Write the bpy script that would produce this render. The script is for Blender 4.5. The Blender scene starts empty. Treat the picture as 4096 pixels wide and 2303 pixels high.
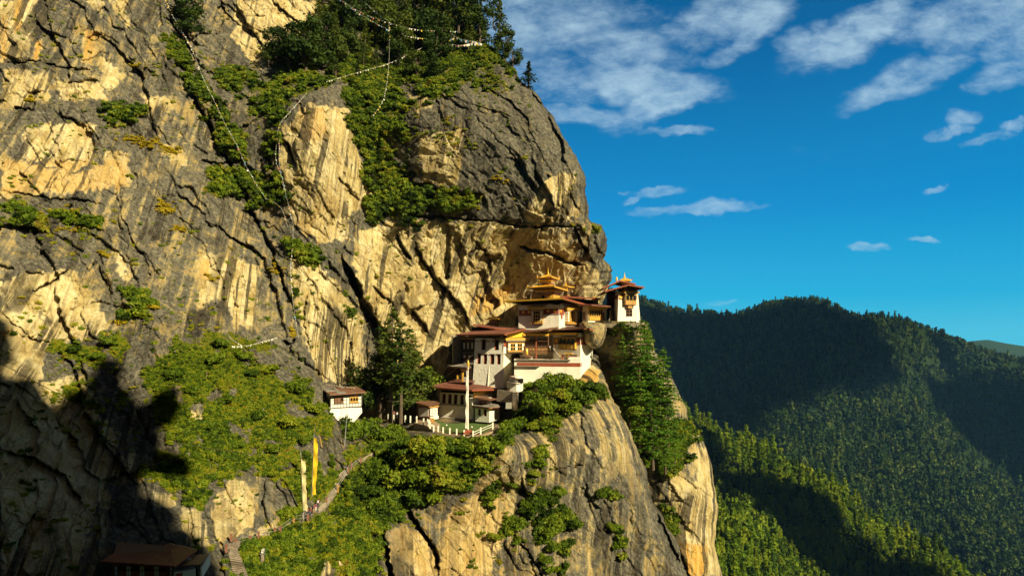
import bpy, math, random
import numpy as np
from mathutils import Vector, Matrix
random.seed(7); rng = np.random.default_rng(11)
R = math.radians
scene = bpy.context.scene
col = scene.collection

# ------------------------------------------------------------------ camera
F = 2730.0; CX = 2048.0; HY = 1330.0      # photograph pixels: focal length, centre column, horizon row
cd = bpy.data.cameras.new('camera'); cam = bpy.data.objects.new('camera', cd); col.objects.link(cam)
cd.sensor_width = 36.0; cd.lens = F / 4096 * 36.0; cd.shift_y = (HY - 1151.5) / 4096
cd.clip_start = 0.5; cd.clip_end = 40000
cam.rotation_euler = (R(90), 0, 0); scene.camera = cam

# ------------------------------------------------------------------ sun and exposure
SUN = Vector((0.61, -0.62, 0.50)).normalized()
sl = bpy.data.lights.new('sun', 'SUN'); sl.energy = 5.0; sl.angle = R(0.5); sl.color = (1.0, 0.87, 0.58)
so = bpy.data.objects.new('sun', sl); col.objects.link(so)
so.rotation_euler = SUN.to_track_quat('Z', 'Y').to_euler(); so.location = (0, 0, 300)
vs = scene.view_settings
vs.view_transform = 'Standard'; vs.look = 'None'; vs.gamma = 1.0; vs.exposure = 0.72; vs.use_curve_mapping = False

# ------------------------------------------------------------------ sky
def build_world():
    w = bpy.data.worlds.new('World'); scene.world = w; w.use_nodes = True
    nt = w.node_tree; N = nt.nodes; L = nt.links; N.clear()
    out = N.new('ShaderNodeOutputWorld'); bg = N.new('ShaderNodeBackground')
    L.new(bg.outputs[0], out.inputs[0]); bg.inputs[1].default_value = 0.085
    sky = N.new('ShaderNodeTexSky'); sky.sky_type = 'NISHITA'; sky.sun_disc = False
    sky.sun_elevation = math.asin(SUN.z); sky.sun_rotation = math.atan2(SUN.x, SUN.y)
    sky.altitude = 2800; sky.air_density = 1.1; sky.dust_density = 0.3; sky.ozone_density = 2.5
    def math_(op, a, b=None, c=None, clamp=False):
        n = N.new('ShaderNodeMath'); n.operation = op; n.use_clamp = clamp
        for i, v in enumerate((a, b, c)):
            if v is None: continue
            if isinstance(v, (int, float)): n.inputs[i].default_value = v
            else: L.new(v, n.inputs[i])
        return n.outputs[0]
    tc = N.new('ShaderNodeTexCoord'); sep = N.new('ShaderNodeSeparateXYZ'); L.new(tc.outputs['Generated'], sep.inputs[0])
    # a deep polarised autumn blue, paling towards the horizon
    rp = N.new('ShaderNodeValToRGB'); el = rp.color_ramp.elements; L.new(sep.outputs[2], rp.inputs[0])
    stops = [(0.0, (.05, .44, .62)), (.05, (.004, .36, .60)), (.17, (.0, .215, .49)), (.36, (.0, .105, .29)), (.65, (.002, .022, .07)), (1.0, (.006, .014, .035))]
    while len(el) > 1: el.remove(el[-1])
    for i, (p_, c_) in enumerate(stops):
        e_ = el[0] if i == 0 else el.new(p_); e_.position = p_; e_.color = c_ + (1,)
    sc_ = N.new('ShaderNodeVectorMath'); sc_.operation = 'SCALE'; sc_.inputs['Scale'].default_value = 9.2; L.new(rp.outputs[0], sc_.inputs[0])
    tint = N.new('ShaderNodeMix'); tint.data_type = 'RGBA'; tint.inputs[0].default_value = 0.01; L.new(sky.outputs[0], tint.inputs[7])
    # sky around the sun set dim and warm, added to neutralise blue shadow fill
    dt = N.new('ShaderNodeVectorMath'); dt.operation = 'DOT_PRODUCT'; L.new(tc.outputs['Generated'], dt.inputs[0]); dt.inputs[1].default_value = tuple(SUN)
    sm = N.new('ShaderNodeMapRange'); sm.interpolation_type = 'SMOOTHSTEP'; L.new(dt.outputs['Value'], sm.inputs['Value']); sm.inputs['From Min'].default_value = .25; sm.inputs['From Max'].default_value = .95
    wm = N.new('ShaderNodeMix'); wm.data_type = 'RGBA'; L.new(sm.outputs[0], wm.inputs[0]); L.new(sc_.outputs[0], wm.inputs[6]); wm.inputs[7].default_value = (.62, .52, .38, 1); L.new(wm.outputs[2], tint.inputs[6])
    ysafe = math_('MAXIMUM', sep.outputs[1], 0.05)
    u = math_('DIVIDE', sep.outputs[0], ysafe); v = math_('DIVIDE', sep.outputs[2], ysafe)
    comb = N.new('ShaderNodeCombineXYZ'); L.new(u, comb.inputs[0]); L.new(v, comb.inputs[1])
    # wind-stretched noise (bands rise to the right like the photographed cloud streets)
    mp = N.new('ShaderNodeMapping'); mp.inputs['Rotation'].default_value = (0, 0, R(-22)); mp.inputs['Scale'].default_value = (1.0, 1.9, 1)
    L.new(comb.outputs[0], mp.inputs[0])
    def noise(scale, detail, rough, dist=0.0, vec=None):
        n = N.new('ShaderNodeTexNoise'); n.inputs['Scale'].default_value = scale; n.inputs['Detail'].default_value = detail
        n.inputs['Roughness'].default_value = rough; n.inputs['Distortion'].default_value = dist
        L.new(vec or mp.outputs[0], n.inputs['Vector']); return n.outputs['Fac']
    n1 = noise(8, 12, 0.62, 0.25); n2 = noise(34, 9, 0.66, 0.3)
    nz = math_('MULTIPLY_ADD', n2, 0.35, math_('MULTIPLY', n1, 0.65))
    # warped coordinate for the cloud groups
    wn = N.new('ShaderNodeTexNoise'); wn.inputs['Scale'].default_value = 9; wn.inputs['Detail'].default_value = 4; L.new(comb.outputs[0], wn.inputs['Vector'])
    wv = N.new('ShaderNodeVectorMath'); wv.operation = 'SUBTRACT'; wv.inputs[1].default_value = (.5, .5, .5); L.new(wn.outputs['Color'], wv.inputs[0])
    ws = N.new('ShaderNodeVectorMath'); ws.operation = 'SCALE'; ws.inputs['Scale'].default_value = 0.07; L.new(wv.outputs[0], ws.inputs[0])
    wa = N.new('ShaderNodeVectorMath'); wa.operation = 'ADD'; L.new(comb.outputs[0], wa.inputs[0]); L.new(ws.outputs[0], wa.inputs[1])
    wn2 = N.new('ShaderNodeTexNoise'); wn2.inputs['Scale'].default_value = 42; wn2.inputs['Detail'].default_value = 5; L.new(comb.outputs[0], wn2.inputs['Vector'])
    wv2 = N.new('ShaderNodeVectorMath'); wv2.operation = 'SUBTRACT'; wv2.inputs[1].default_value = (.5, .5, .5); L.new(wn2.outputs['Color'], wv2.inputs[0])
    ws2 = N.new('ShaderNodeVectorMath'); ws2.operation = 'SCALE'; ws2.inputs['Scale'].default_value = 0.022; L.new(wv2.outputs[0], ws2.inputs[0])
    wb = N.new('ShaderNodeVectorMath'); wb.operation = 'ADD'; L.new(comb.outputs[0], wb.inputs[0]); L.new(ws2.outputs[0], wb.inputs[1])
    blobs = [  # px, py, rx, ry, angle, weight
        (2150, 90, 420, 170, 5, .86), (2420, 175, 300, 90, -8, .98), (2600, 330, 260, 75, -6, 1.0), (2250, 270, 330, 110, -4, .7),
        (2360, 445, 230, 38, -3, 1.0), (2650, 410, 230, 55, 22, 1.0), (2700, 525, 130, 20, 3, .85), (2900, 35, 260, 90, 25, .8),
        (3050, 95, 150, 80, 40, 1.0), (2900, 185, 130, 45, 20, .9), (3000, 50, 120, 60, 20, .9), (3400, 150, 260, 90, 24, 1.12),
        (3280, 200, 150, 80, 10, .9), (3900, 80, 340, 120, 10, .93), (4060, 180, 170, 130, 0, .8), (3620, 330, 260, 60, 22, 1.02),
        (3520, 360, 120, 45, 20, .85), (4010, 310, 130, 60, 10, 1.02), (3840, 460, 70, 30, 10, .8), (3800, 530, 90, 22, 15, .75),
        (3960, 555, 110, 20, 12, .72), (4060, 500, 60, 22, 15, .78), (2790, 835, 230, 24, 3, .98), (2860, 815, 80, 22, 5, 1.0),
        (2620, 765, 110, 18, 4, .72), (2530, 800, 40, 14, 20, .7), (3470, 985, 78, 18, -2, 1.05), (3690, 960, 62, 12, -2, .85),
        (3740, 758, 42, 11, 12, .8), (2490, 770, 26, 10, 10, .75), (3005, 838, 22, 9, 20, .7), (2860, 1210, 80, 9, 2, .55),
        (3200, 620, 220, 40, 20, .2), (2300, 590, 60, 20, 0, .2)]
    acc = None
    for (bx, by, rx, ry, ang, wt) in blobs:
        m = N.new('ShaderNodeMapping'); m.vector_type = 'TEXTURE'
        m.inputs['Location'].default_value = ((bx - CX) / F, (HY - by) / F, 0)
        m.inputs['Rotation'].default_value = (0, 0, R(ang)); m.inputs['Scale'].default_value = (rx * 1.45 / F, ry * 1.45 / F, 1)
        L.new(wa.outputs[0] if ry > 26 else wb.outputs[0], m.inputs[0])
        ln = N.new('ShaderNodeVectorMath'); ln.operation = 'LENGTH'; L.new(m.outputs[0], ln.inputs[0])
        e = math_('SUBTRACT', 1.0, ln.outputs['Value'], clamp=True)
        e = math_('SMOOTH_MIN', math_('MULTIPLY', e, 1.9 * wt), wt, 0.15)
        acc = e if acc is None else math_('MAXIMUM', acc, e)
    dens = math_('ADD', math_('MULTIPLY', acc, 0.86), math_('MULTIPLY', math_('SUBTRACT', nz, 0.5), 3.1))
    dens = math_('MULTIPLY', dens, math_('MULTIPLY', acc, 3.0, clamp=True))
    mr = N.new('ShaderNodeMapRange'); mr.interpolation_type = 'SMOOTHSTEP'; mr.inputs['From Min'].default_value = 0.06
    mr.inputs['From Max'].default_value = 1.75; L.new(dens, mr.inputs['Value'])
    # thin high veil
    fac = math_('MULTIPLY', mr.outputs[0], 0.9, clamp=True)
    mx = N.new('ShaderNodeMix'); mx.data_type = 'RGBA'; L.new(fac, mx.inputs[0]); L.new(tint.outputs[2], mx.inputs[6])
    mx.inputs[7].default_value = (3.7, 5.2, 6.1, 1); L.new(mx.outputs[2], bg.inputs[0])
build_world()

# ------------------------------------------------------------------ small helpers
def P(px, py, Y): return Vector(((px - CX) / F * Y, Y, (HY - py) / F * Y))
def tag(o, label=None, cat=None, group=None, kind=None):
    if label: o['label'] = label
    if cat: o['category'] = cat
    if group: o['group'] = group
    if kind: o['kind'] = kind
    return o
def empty(name, loc=(0, 0, 0), rz=0.0):
    o = bpy.data.objects.new(name, None); col.objects.link(o); o.location = loc; o.rotation_euler = (0, 0, rz)
    o.empty_display_size = 0.3; return o
def link_mesh(name, me, parent=None, mats=()):
    o = bpy.data.objects.new(name, me); col.objects.link(o)
    for m in mats: me.materials.append(m)
    if parent is not None: o.parent = parent
    return o
def np_mesh(name, V, faces, smooth=True):
    """V (n,3); faces (m,4) or (m,3) array."""
    me = bpy.data.meshes.new(name); V = np.ascontiguousarray(V, dtype=np.float32); faces = np.asarray(faces, dtype=np.int32)
    k = faces.shape[1]; me.vertices.add(len(V)); me.vertices.foreach_set('co', V.ravel())
    me.loops.add(faces.size); me.loops.foreach_set('vertex_index', faces.ravel())
    me.polygons.add(len(faces)); me.polygons.foreach_set('loop_start', np.arange(0, faces.size, k, dtype=np.int32))
    me.polygons.foreach_set('loop_total', np.full(len(faces), k, dtype=np.int32))
    me.polygons.foreach_set('use_smooth', np.full(len(faces), smooth))
    me.update(calc_edges=True); me.validate(); return me

class MB:
    """collects boxes, prisms and tubes into one mesh (world or parent space)"""
    def __init__(s): s.v = []; s.f = []; s.mi = []; s.cur = 0
    def add(s, verts, faces):
        b = len(s.v); s.v += [tuple(p) for p in verts]
        for f in faces: s.f.append([b + i for i in f]); s.mi.append(s.cur)
    def hexa(s, p):   # 8 points: bottom 4 (ccw), top 4
        s.add(p, [(3, 2, 1, 0), (4, 5, 6, 7), (0, 1, 5, 4), (1, 2, 6, 5), (2, 3, 7, 6), (3, 0, 4, 7)])
    def box(s, c, sx, sy, sz, rz=0):
        ca, sa = math.cos(rz), math.sin(rz); p = []
        for dz in (-.5, .5):
            for dx, dy in ((-.5, -.5), (.5, -.5), (.5, .5), (-.5, .5)):
                x, y = dx * sx, dy * sy; p.append((c[0] + x * ca - y * sa, c[1] + x * sa + y * ca, c[2] + dz * sz))
        s.hexa(p)
    def bar(s, a, b, w, h=None, n=4):
        a = Vector(a); b = Vector(b); d = (b - a); 
        if d.length < 1e-6: return
        d.normalize(); up = Vector((0, 0, 1)) if abs(d.z) < .95 else Vector((0, 1, 0))
        sx = d.cross(up).normalized(); sy = sx.cross(d).normalized(); h = h or w
        p = []
        for q in (a, b):
            for i, j in ((-.5, -.5), (.5, -.5), (.5, .5), (-.5, .5)): p.append(q + sx * (i * w) + sy * (j * h))
        s.hexa(p)
    def tube(s, pts, radii, n=8, cap=True):
        rings = []; m = len(pts)
        for i, q in enumerate(pts):
            q = Vector(q); a = Vector(pts[max(i - 1, 0)]); b = Vector(pts[min(i + 1, m - 1)]); d = (b - a)
            d = d.normalized() if d.length > 1e-9 else Vector((0, 0, 1))
            up = Vector((0, 0, 1)) if abs(d.z) < .9 else Vector((1, 0, 0))
            sx = d.cross(up).normalized(); sy = sx.cross(d).normalized(); r = radii[i] if hasattr(radii, '__len__') else radii
            rings.append([q + (sx * math.cos(2 * math.pi * k / n) + sy * math.sin(2 * math.pi * k / n)) * r for k in range(n)])
        vv = [p for r in rings for p in r]; ff = []
        for i in range(m - 1):
            for k in range(n): ff.append((i * n + k, i * n + (k + 1) % n, (i + 1) * n + (k + 1) % n, (i + 1) * n + k))
        if cap: ff.append(tuple(range(n - 1, -1, -1))); ff.append(tuple((m - 1) * n + k for k in range(n)))
        s.add(vv, ff)
    def lathe(s, base, prof, n=10):  # prof: list of (r,z)
        s.tube([(base[0], base[1], base[2] + z) for r, z in prof], [max(r, .003) for r, z in prof], n)
    def build(s, name, mat, parent=None, smooth=False):
        me = bpy.data.meshes.new(name); me.from_pydata([tuple(p) for p in s.v], [], s.f); 
        mats = mat if isinstance(mat, (list, tuple)) else ([mat] if mat else [])
        for m in mats: me.materials.append(m)
        if len(mats) > 1: me.polygons.foreach_set('material_index', s.mi)
        if smooth: me.polygons.foreach_set('use_smooth', [True] * len(me.polygons))
        me.update(); o = bpy.data.objects.new(name, me); col.objects.link(o)
        if parent is not None:
            o.parent = parent; o.matrix_parent_inverse = Matrix.Identity(4)
            if parent.type == 'EMPTY' or True:
                # vertices were given in world space: bring them into the parent's space
                chain = Matrix.Identity(4); q = parent
                while q is not None:
                    chain = Matrix.LocRotScale(q.location, q.rotation_euler, q.scale) @ chain; q = q.parent
                me.transform(chain.inverted())
        return o
def children(o): return [c for c in bpy.data.objects if c.parent == o]

# ---- vectorised noise
def _h(ix, iy, iz, s):
    n = (ix.astype(np.int64) * 374761393 + iy.astype(np.int64) * 668265263 + iz.astype(np.int64) * 2147483647 + s * 1274126177) & 0xffffffff
    n = ((n ^ (n >> 13)) * 1274126177) & 0xffffffff
    n = ((n ^ (n >> 16)) * 2246822519) & 0xffffffff
    return ((n ^ (n >> 15)) & 0xffffff) / float(0xffffff)
def vnoise(x, y, z, s=0):
    ix = np.floor(x); iy = np.floor(y); iz = np.floor(z); fx = x - ix; fy = y - iy; fz = z - iz
    fx = fx * fx * fx * (fx * (fx * 6 - 15) + 10); fy = fy * fy * fy * (fy * (fy * 6 - 15) + 10); fz = fz * fz * fz * (fz * (fz * 6 - 15) + 10)
    r = 0
    for dx in (0, 1):
        for dy in (0, 1):
            for dz in (0, 1):
                w = (fx if dx else 1 - fx) * (fy if dy else 1 - fy) * (fz if dz else 1 - fz)
                r = r + w * _h(ix + dx, iy + dy, iz + dz, s)
    return r * 2 - 1
def fbm(x, y, z, o=5, s=0, g=0.5):
    a = 1.0; t = 0; n = 0; k = 1.0
    for i in range(o): t = t + a * vnoise(x * k + 17.3 * i, y * k + 5.1 * i, z * k - 9.7 * i, s + i); n += a; a *= g; k *= 2.03
    return t / n
def ridged(x, y, z, o=4, s=0, g=0.5):
    a = 1.0; t = 0; n = 0; k = 1.0
    for i in range(o): t = t + a * (1 - 2 * np.abs(vnoise(x * k + 7.3 * i, y * k + 3.1 * i, z * k - 4.7 * i, s + i))); n += a; a *= g; k *= 2.1
    return t / n
def facets(u, v, s):
    """cellular planes: every cell a tilted slab -> (offset, distance to the slab edge)"""
    iu = np.floor(u); iv = np.floor(v); best = np.full(u.shape, 9e9); sec = np.full(u.shape, 9e9); off = np.zeros(u.shape)
    z = np.zeros(u.shape)
    for du in (-1, 0, 1):
        for dv in (-1, 0, 1):
            cu = iu + du; cv = iv + dv
            pu = cu + _h(cu, cv, z, s); pv = cv + _h(cu, cv, z, s + 1)
            d = (u - pu) ** 2 + (v - pv) ** 2
            o = (_h(cu, cv, z, s + 2) - .5) * 1.0 + (u - pu) * (_h(cu, cv, z, s + 3) - .5) * 2 + (v - pv) * (_h(cu, cv, z, s + 4) - .5) * 2
            near = d < best
            sec = np.where(near, best, np.minimum(sec, d)); off = np.where(near, o, off); best = np.where(near, d, best)
    return off, np.sqrt(sec) - np.sqrt(best)
def sd_poly(X, Y, poly):
    """signed distance to polygon, positive inside"""
    poly = np.asarray(poly, float); n = len(poly); d = np.full(X.shape, 1e18); ins = np.zeros(X.shape, bool)
    for i in range(n):
        ax, ay = poly[i]; bx, by = poly[(i + 1) % n]
        ex, ey = bx - ax, by - ay; wx = X - ax; wy = Y - ay
        t = np.clip((wx * ex + wy * ey) / (ex * ex + ey * ey + 1e-9), 0, 1)
        d = np.minimum(d, (wx - ex * t) ** 2 + (wy - ey * t) ** 2)
        c = ((ay <= Y) != (by <= Y)) & (X < (bx - ax) * (Y - ay) / ((by - ay) if by != ay else 1e-9) + ax)
        ins ^= c
    d = np.sqrt(d); return np.where(ins, d, -d)
def dist_line(X, Y, pts):
    """distance to polyline, signed side (+ = right-hand/below side of travel), fraction along"""
    pts = np.asarray(pts, float); best = np.full(X.shape, 1e18); side = np.zeros(X.shape); frac = np.zeros(X.shape)
    seg = np.hypot(*(pts[1:] - pts[:-1]).T); tot = seg.sum(); acc = 0
    for i in range(len(pts) - 1):
        ax, ay = pts[i]; bx, by = pts[i + 1]; ex, ey = bx - ax, by - ay; wx = X - ax; wy = Y - ay
        t = np.clip((wx * ex + wy * ey) / (ex * ex + ey * ey), 0, 1)
        d = (wx - ex * t) ** 2 + (wy - ey * t) ** 2; m = d < best
        best = np.where(m, d, best); side = np.where(m, np.sign(ex * wy - ey * wx), side)
        frac = np.where(m, (acc + t * seg[i]) / tot, frac); acc += seg[i]
    return np.sqrt(best), side, frac
def sstep(a, b, x):
    t = np.clip((x - a) / (b - a), 0, 1); return t * t * (3 - 2 * t)
def rbf(pts, X, Y):
    pts = np.asarray(pts, float); c = pts[:, :2]; n = len(c)
    d = np.sqrt(((c[:, None] - c[None]) ** 2).sum(-1) + 50 ** 2)
    A = np.zeros((n + 3, n + 3)); A[:n, :n] = d; A[:n, n] = 1; A[:n, n + 1:] = c / 1000; A[n:, :n] = A[:n, n:].T
    w = np.linalg.solve(A, np.r_[pts[:, 2], 0, 0, 0]); r = w[n] + w[n + 1] * X / 1000 + w[n + 2] * Y / 1000
    for i in range(n): r = r + w[i] * np.sqrt((X - c[i, 0]) ** 2 + (Y - c[i, 1]) ** 2 + 50 ** 2)
    return r

# ------------------------------------------------------------------ materials
class NT:
    def __init__(s, name):
        s.m = bpy.data.materials.new(name); s.m.use_nodes = True; s.nt = s.m.node_tree; s.N = s.nt.nodes; s.L = s.nt.links
        s.b = s.N['Principled BSDF']
    def put(s, sock, v):
        if v is None: return
        if hasattr(v, 'is_output') or isinstance(v, bpy.types.NodeSocket): s.L.new(v, sock)
        else: sock.default_value = v
    def math(s, op, a, b=None, c=None, clamp=False):
        n = s.N.new('ShaderNodeMath'); n.operation = op; n.use_clamp = clamp
        for i, v in enumerate((a, b, c)): s.put(n.inputs[i], v)
        return n.outputs[0]
    def mix(s, f, a, b, mode='MIX'):
        n = s.N.new('ShaderNodeMix'); n.data_type = 'RGBA'; n.blend_type = mode
        s.put(n.inputs[0], f)
        for k, v in ((6, a), (7, b)):
            if isinstance(v, (tuple, list)): v = tuple(v)[:3] + (1,)
            s.put(n.inputs[k], v)
        return n.outputs[2]
    def coord(s, which='Object', scale=(1, 1, 1), rot=(0, 0, 0)):
        t = s.N.new('ShaderNodeTexCoord'); m = s.N.new('ShaderNodeMapping'); m.inputs['Scale'].default_value = scale
        m.inputs['Rotation'].default_value = rot; s.L.new(t.outputs[which], m.inputs[0]); return m.outputs[0]
    def pos(s, scale=(1, 1, 1), rot=(0, 0, 0)):
        t = s.N.new('ShaderNodeNewGeometry'); m = s.N.new('ShaderNodeMapping'); m.inputs['Scale'].default_value = scale
        m.inputs['Rotation'].default_value = rot; s.L.new(t.outputs['Position'], m.inputs[0]); return m.outputs[0]
    def noise(s, vec, scale, detail=4, rough=.55, dist=0.0, out='Fac'):
        n = s.N.new('ShaderNodeTexNoise'); s.L.new(vec, n.inputs['Vector']); n.inputs['Scale'].default_value = scale
        n.inputs['Detail'].default_value = detail; n.inputs['Roughness'].default_value = rough; n.inputs['Distortion'].default_value = dist
        return n.outputs[out]
    def vor(s, vec, scale, feat='F1', out='Distance'):
        n = s.N.new('ShaderNodeTexVoronoi'); n.feature = feat; s.L.new(vec, n.inputs['Vector']); n.inputs['Scale'].default_value = scale
        return n.outputs[out]
    def ramp(s, f, stops, interp='LINEAR'):
        n = s.N.new('ShaderNodeValToRGB'); e = n.color_ramp.elements; n.color_ramp.interpolation = interp
        while len(e) > 1: e.remove(e[-1])
        for i, (p, c) in enumerate(stops):
            q = e[0] if i == 0 else e.new(p); q.position = p; q.color = tuple(c)[:3] + (1,) if isinstance(c, (tuple, list)) else (c, c, c, 1)
        s.L.new(f, n.inputs[0]); return n.outputs[0]
    def step(s, f, a, b, lo=0.0, hi=1.0):
        n = s.N.new('ShaderNodeMapRange'); n.interpolation_type = 'SMOOTHSTEP'; s.put(n.inputs['Value'], f)
        n.inputs['From Min'].default_value = a; n.inputs['From Max'].default_value = b
        n.inputs['To Min'].default_value = lo; n.inputs['To Max'].default_value = hi; return n.outputs[0]
    def attr(s, name, out='Fac'):
        n = s.N.new('ShaderNodeAttribute'); n.attribute_name = name; return n.outputs[out]
    def bump(s, h, strength=.5, dist=.3, prev=None):
        n = s.N.new('ShaderNodeBump'); n.inputs['Strength'].default_value = strength; n.inputs['Distance'].default_value = dist
        s.L.new(h, n.inputs['Height'])
        if prev is not None: s.L.new(prev, n.inputs['Normal'])
        return n.outputs[0]
    def fin(s, color=None, rough=.8, metal=0.0, normal=None, spec=None):
        if color is not None: s.put(s.b.inputs['Base Color'], tuple(color)[:3] + (1,) if isinstance(color, (tuple, list)) else color)
        s.put(s.b.inputs['Roughness'], rough); s.put(s.b.inputs['Metallic'], metal)
        if normal is not None: s.L.new(normal, s.b.inputs['Normal'])
        if spec is not None: s.b.inputs['Specular IOR Level'].default_value = spec
        return s.m

def mat_rock(name='cliff_rock'):
    t = NT(name)
    crust = t.attr('crust'); veg = t.attr('veg'); orange = t.attr('orange'); edge = t.attr('edge'); wet = t.attr('streak')
    p = t.pos()
    def along(n1, n2, s1, s2):
        # coordinates laid along the rock face: n1 across the streaks, n2 along them
        out = []
        for n_, s_ in ((n1, s1), (n2, s2)):
            d = t.N.new('ShaderNodeVectorMath'); d.operation = 'DOT_PRODUCT'; t.L.new(p, d.inputs[0]); d.inputs[1].default_value = tuple(x * s_ for x in n_); out.append(d.outputs['Value'])
        c_ = t.N.new('ShaderNodeCombineXYZ'); t.L.new(out[0], c_.inputs[0]); t.L.new(out[1], c_.inputs[2]); return c_.outputs[0]
    st = along((.9, .45, -.22), (0, .1, 1), 1, .09); st2 = along((.9, .45, -.20), (0, .1, 1), 1, .04); st3 = along((.9, .45, -.22), (0, .1, 1), 1, .05)
    big = t.noise(p, .035, 6, .6, .6); mid = t.noise(p, .16, 8, .66, 1.0); fine = t.noise(p, 1.1, 8, .7)
    streak = t.noise(st, .55, 8, .62, .3); streak2 = t.noise(st2, 1.0, 6, .6, .15)
    diag = t.noise(along((.77, .3, .64), (.64, .2, -.77), 1.4, .35), .5, 8, .68, .5)
    # clean rock: pale cream, straw and ochre, streaked down the face
    c1 = t.ramp(mid, [(.30, (.26, .18, .065)), (.43, (.43, .32, .125)), (.52, (.55, .44, .195)), (.61, (.66, .55, .29)), (.76, (.76, .67, .42))])
    c1 = t.mix(t.step(streak, .48, .60, 0, .45), c1, (.70, .60, .36))
    c1 = t.mix(t.step(streak, .50, .38, 0, .0), c1, (.2, .17, .1))
    c1 = t.mix(t.step(streak2, .44, .36, 1, 0), c1, c1)
    c1 = t.mix(t.step(streak2, .54, .61, 0, .55), c1, (.30, .23, .12))
    c1 = t.mix(t.step(diag, .54, .7, 0, .5), c1, (.27, .20, .095))
    c1 = t.mix(t.step(fine, .56, .68, 0, .5), c1, (.24, .20, .12))
    c1 = t.mix(t.math('MULTIPLY', orange, t.step(streak, .3, .5)), c1, t.ramp(streak2, [(.35, (.42, .22, .04)), (.6, (.68, .42, .11))]))
    # dark lichen and mineral crust
    c2 = t.ramp(fine, [(.28, (.024, .023, .018)), (.42, (.058, .055, .043)), (.53, (.108, .101, .075)), (.63, (.21, .195, .14)), (.78, (.44, .39, .27))])
    c2 = t.mix(t.step(mid, .45, .7, 0, .7), c2, t.ramp(fine, [(.35, (.050, .046, .034)), (.6, (.22, .195, .135))]))
    c2 = t.mix(t.step(diag, .5, .68, 0, .4), c2, (.27, .24, .165))
    cf = t.math('ADD', crust, t.math('MULTIPLY', t.math('SUBTRACT', mid, .5), 1.5))
    cf = t.math('ADD', cf, t.math('MULTIPLY', t.math('SUBTRACT', fine, .5), .7))
    cf = t.math('ADD', cf, t.math('MULTIPLY', t.math('SUBTRACT', streak, .5), 1.15))
    cf = t.step(cf, .34, .68)
    c = t.mix(cf, c1, c2)
    # black water streaks
    wide = t.noise(st3, .30, 7, .66, .2)
    wgate = t.math('ADD', wet, t.step(t.noise(p, .045, 4, .6), .44, .56, 0, 1.0), None, True)
    sw = t.math('MAXIMUM', t.math('MULTIPLY', wet, t.step(streak2, .51, .56)), t.math('MULTIPLY', wgate, t.step(wide, .52, .56)))
    c = t.mix(t.math('MULTIPLY', sw, .85), c, t.mix(t.step(fine, .45, .65), (.026, .023, .018), (.09, .078, .055)))
    ws = t.math('MULTIPLY', wet, t.step(streak2, .44, .36, 1, 0)); 
    # fine joints: thin dark lines of two sizes
    wp = t.N.new('ShaderNodeVectorMath'); wp.operation = 'ADD'; wsc = t.N.new('ShaderNodeVectorMath'); wsc.operation = 'SCALE'; wsc.inputs['Scale'].default_value = 3.5
    t.L.new(t.noise(p, .18, 4, .6, 0, 'Color'), wsc.inputs[0]); t.L.new(t.pos(scale=(1, 1, .42), rot=(0, R(-24), 0)), wp.inputs[0]); t.L.new(wsc.outputs[0], wp.inputs[1])
    v1 = t.vor(wp.outputs[0], .22, 'DISTANCE_TO_EDGE'); v2 = t.vor(wp.outputs[0], .85, 'DISTANCE_TO_EDGE')
    gate = t.step(t.noise(p, .09, 4, .6), .42, .58)
    j1 = t.math('MULTIPLY', t.step(v1, .0, .045, 1, 0), gate); j2 = t.math('MULTIPLY', t.step(v2, .0, .07, 1, 0), t.step(t.noise(p, .21, 3, .6), .47, .60))
    jj = t.math('MAXIMUM', j1, t.math('MULTIPLY', j2, .75))
    c = t.mix(t.math('MULTIPLY', jj, .55), c, (.045, .036, .02))
    # joints
    c = t.mix(t.math('MULTIPLY', edge, t.step(fine, .35, .6, .15, .5)), c, (.045, .036, .022))
    # moss, grass and soil
    grn = t.ramp(t.noise(p, .45, 6, .7), [(.3, (.030, .036, .008)), (.45, (.075, .088, .012)), (.58, (.15, .15, .02)), (.72, (.19, .12, .025))])
    vf = t.math('ADD', veg, t.math('MULTIPLY', t.math('SUBTRACT', t.noise(p, .35, 7, .7), .5), 1.1))
    vf = t.step(vf, .42, .60)
    c = t.mix(vf, c, grn)
    yl = t.step(t.math('MULTIPLY', t.noise(p, .22, 5, .6, .5), t.noise(t.pos(scale=(1, 1, 1)), 1.6, 3, .6)), .35, .41)
    c = t.mix(t.math('MULTIPLY', yl, .5), c, (.30, .27, .03))
    h = t.math('ADD', t.math('MULTIPLY', t.noise(p, .8, 12, .72, .2), 1.0), t.math('MULTIPLY', diag, .7))
    n = t.bump(h, .55, 1.5); n = t.bump(t.math('SUBTRACT', t.noise(p, 2.6, 8, .72), t.math('MULTIPLY', jj, .8)), .5, .40, n)
    n = t.bump(streak, .35, .8, n)
    return t.fin(c, .93, 0, n, .12)

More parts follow.
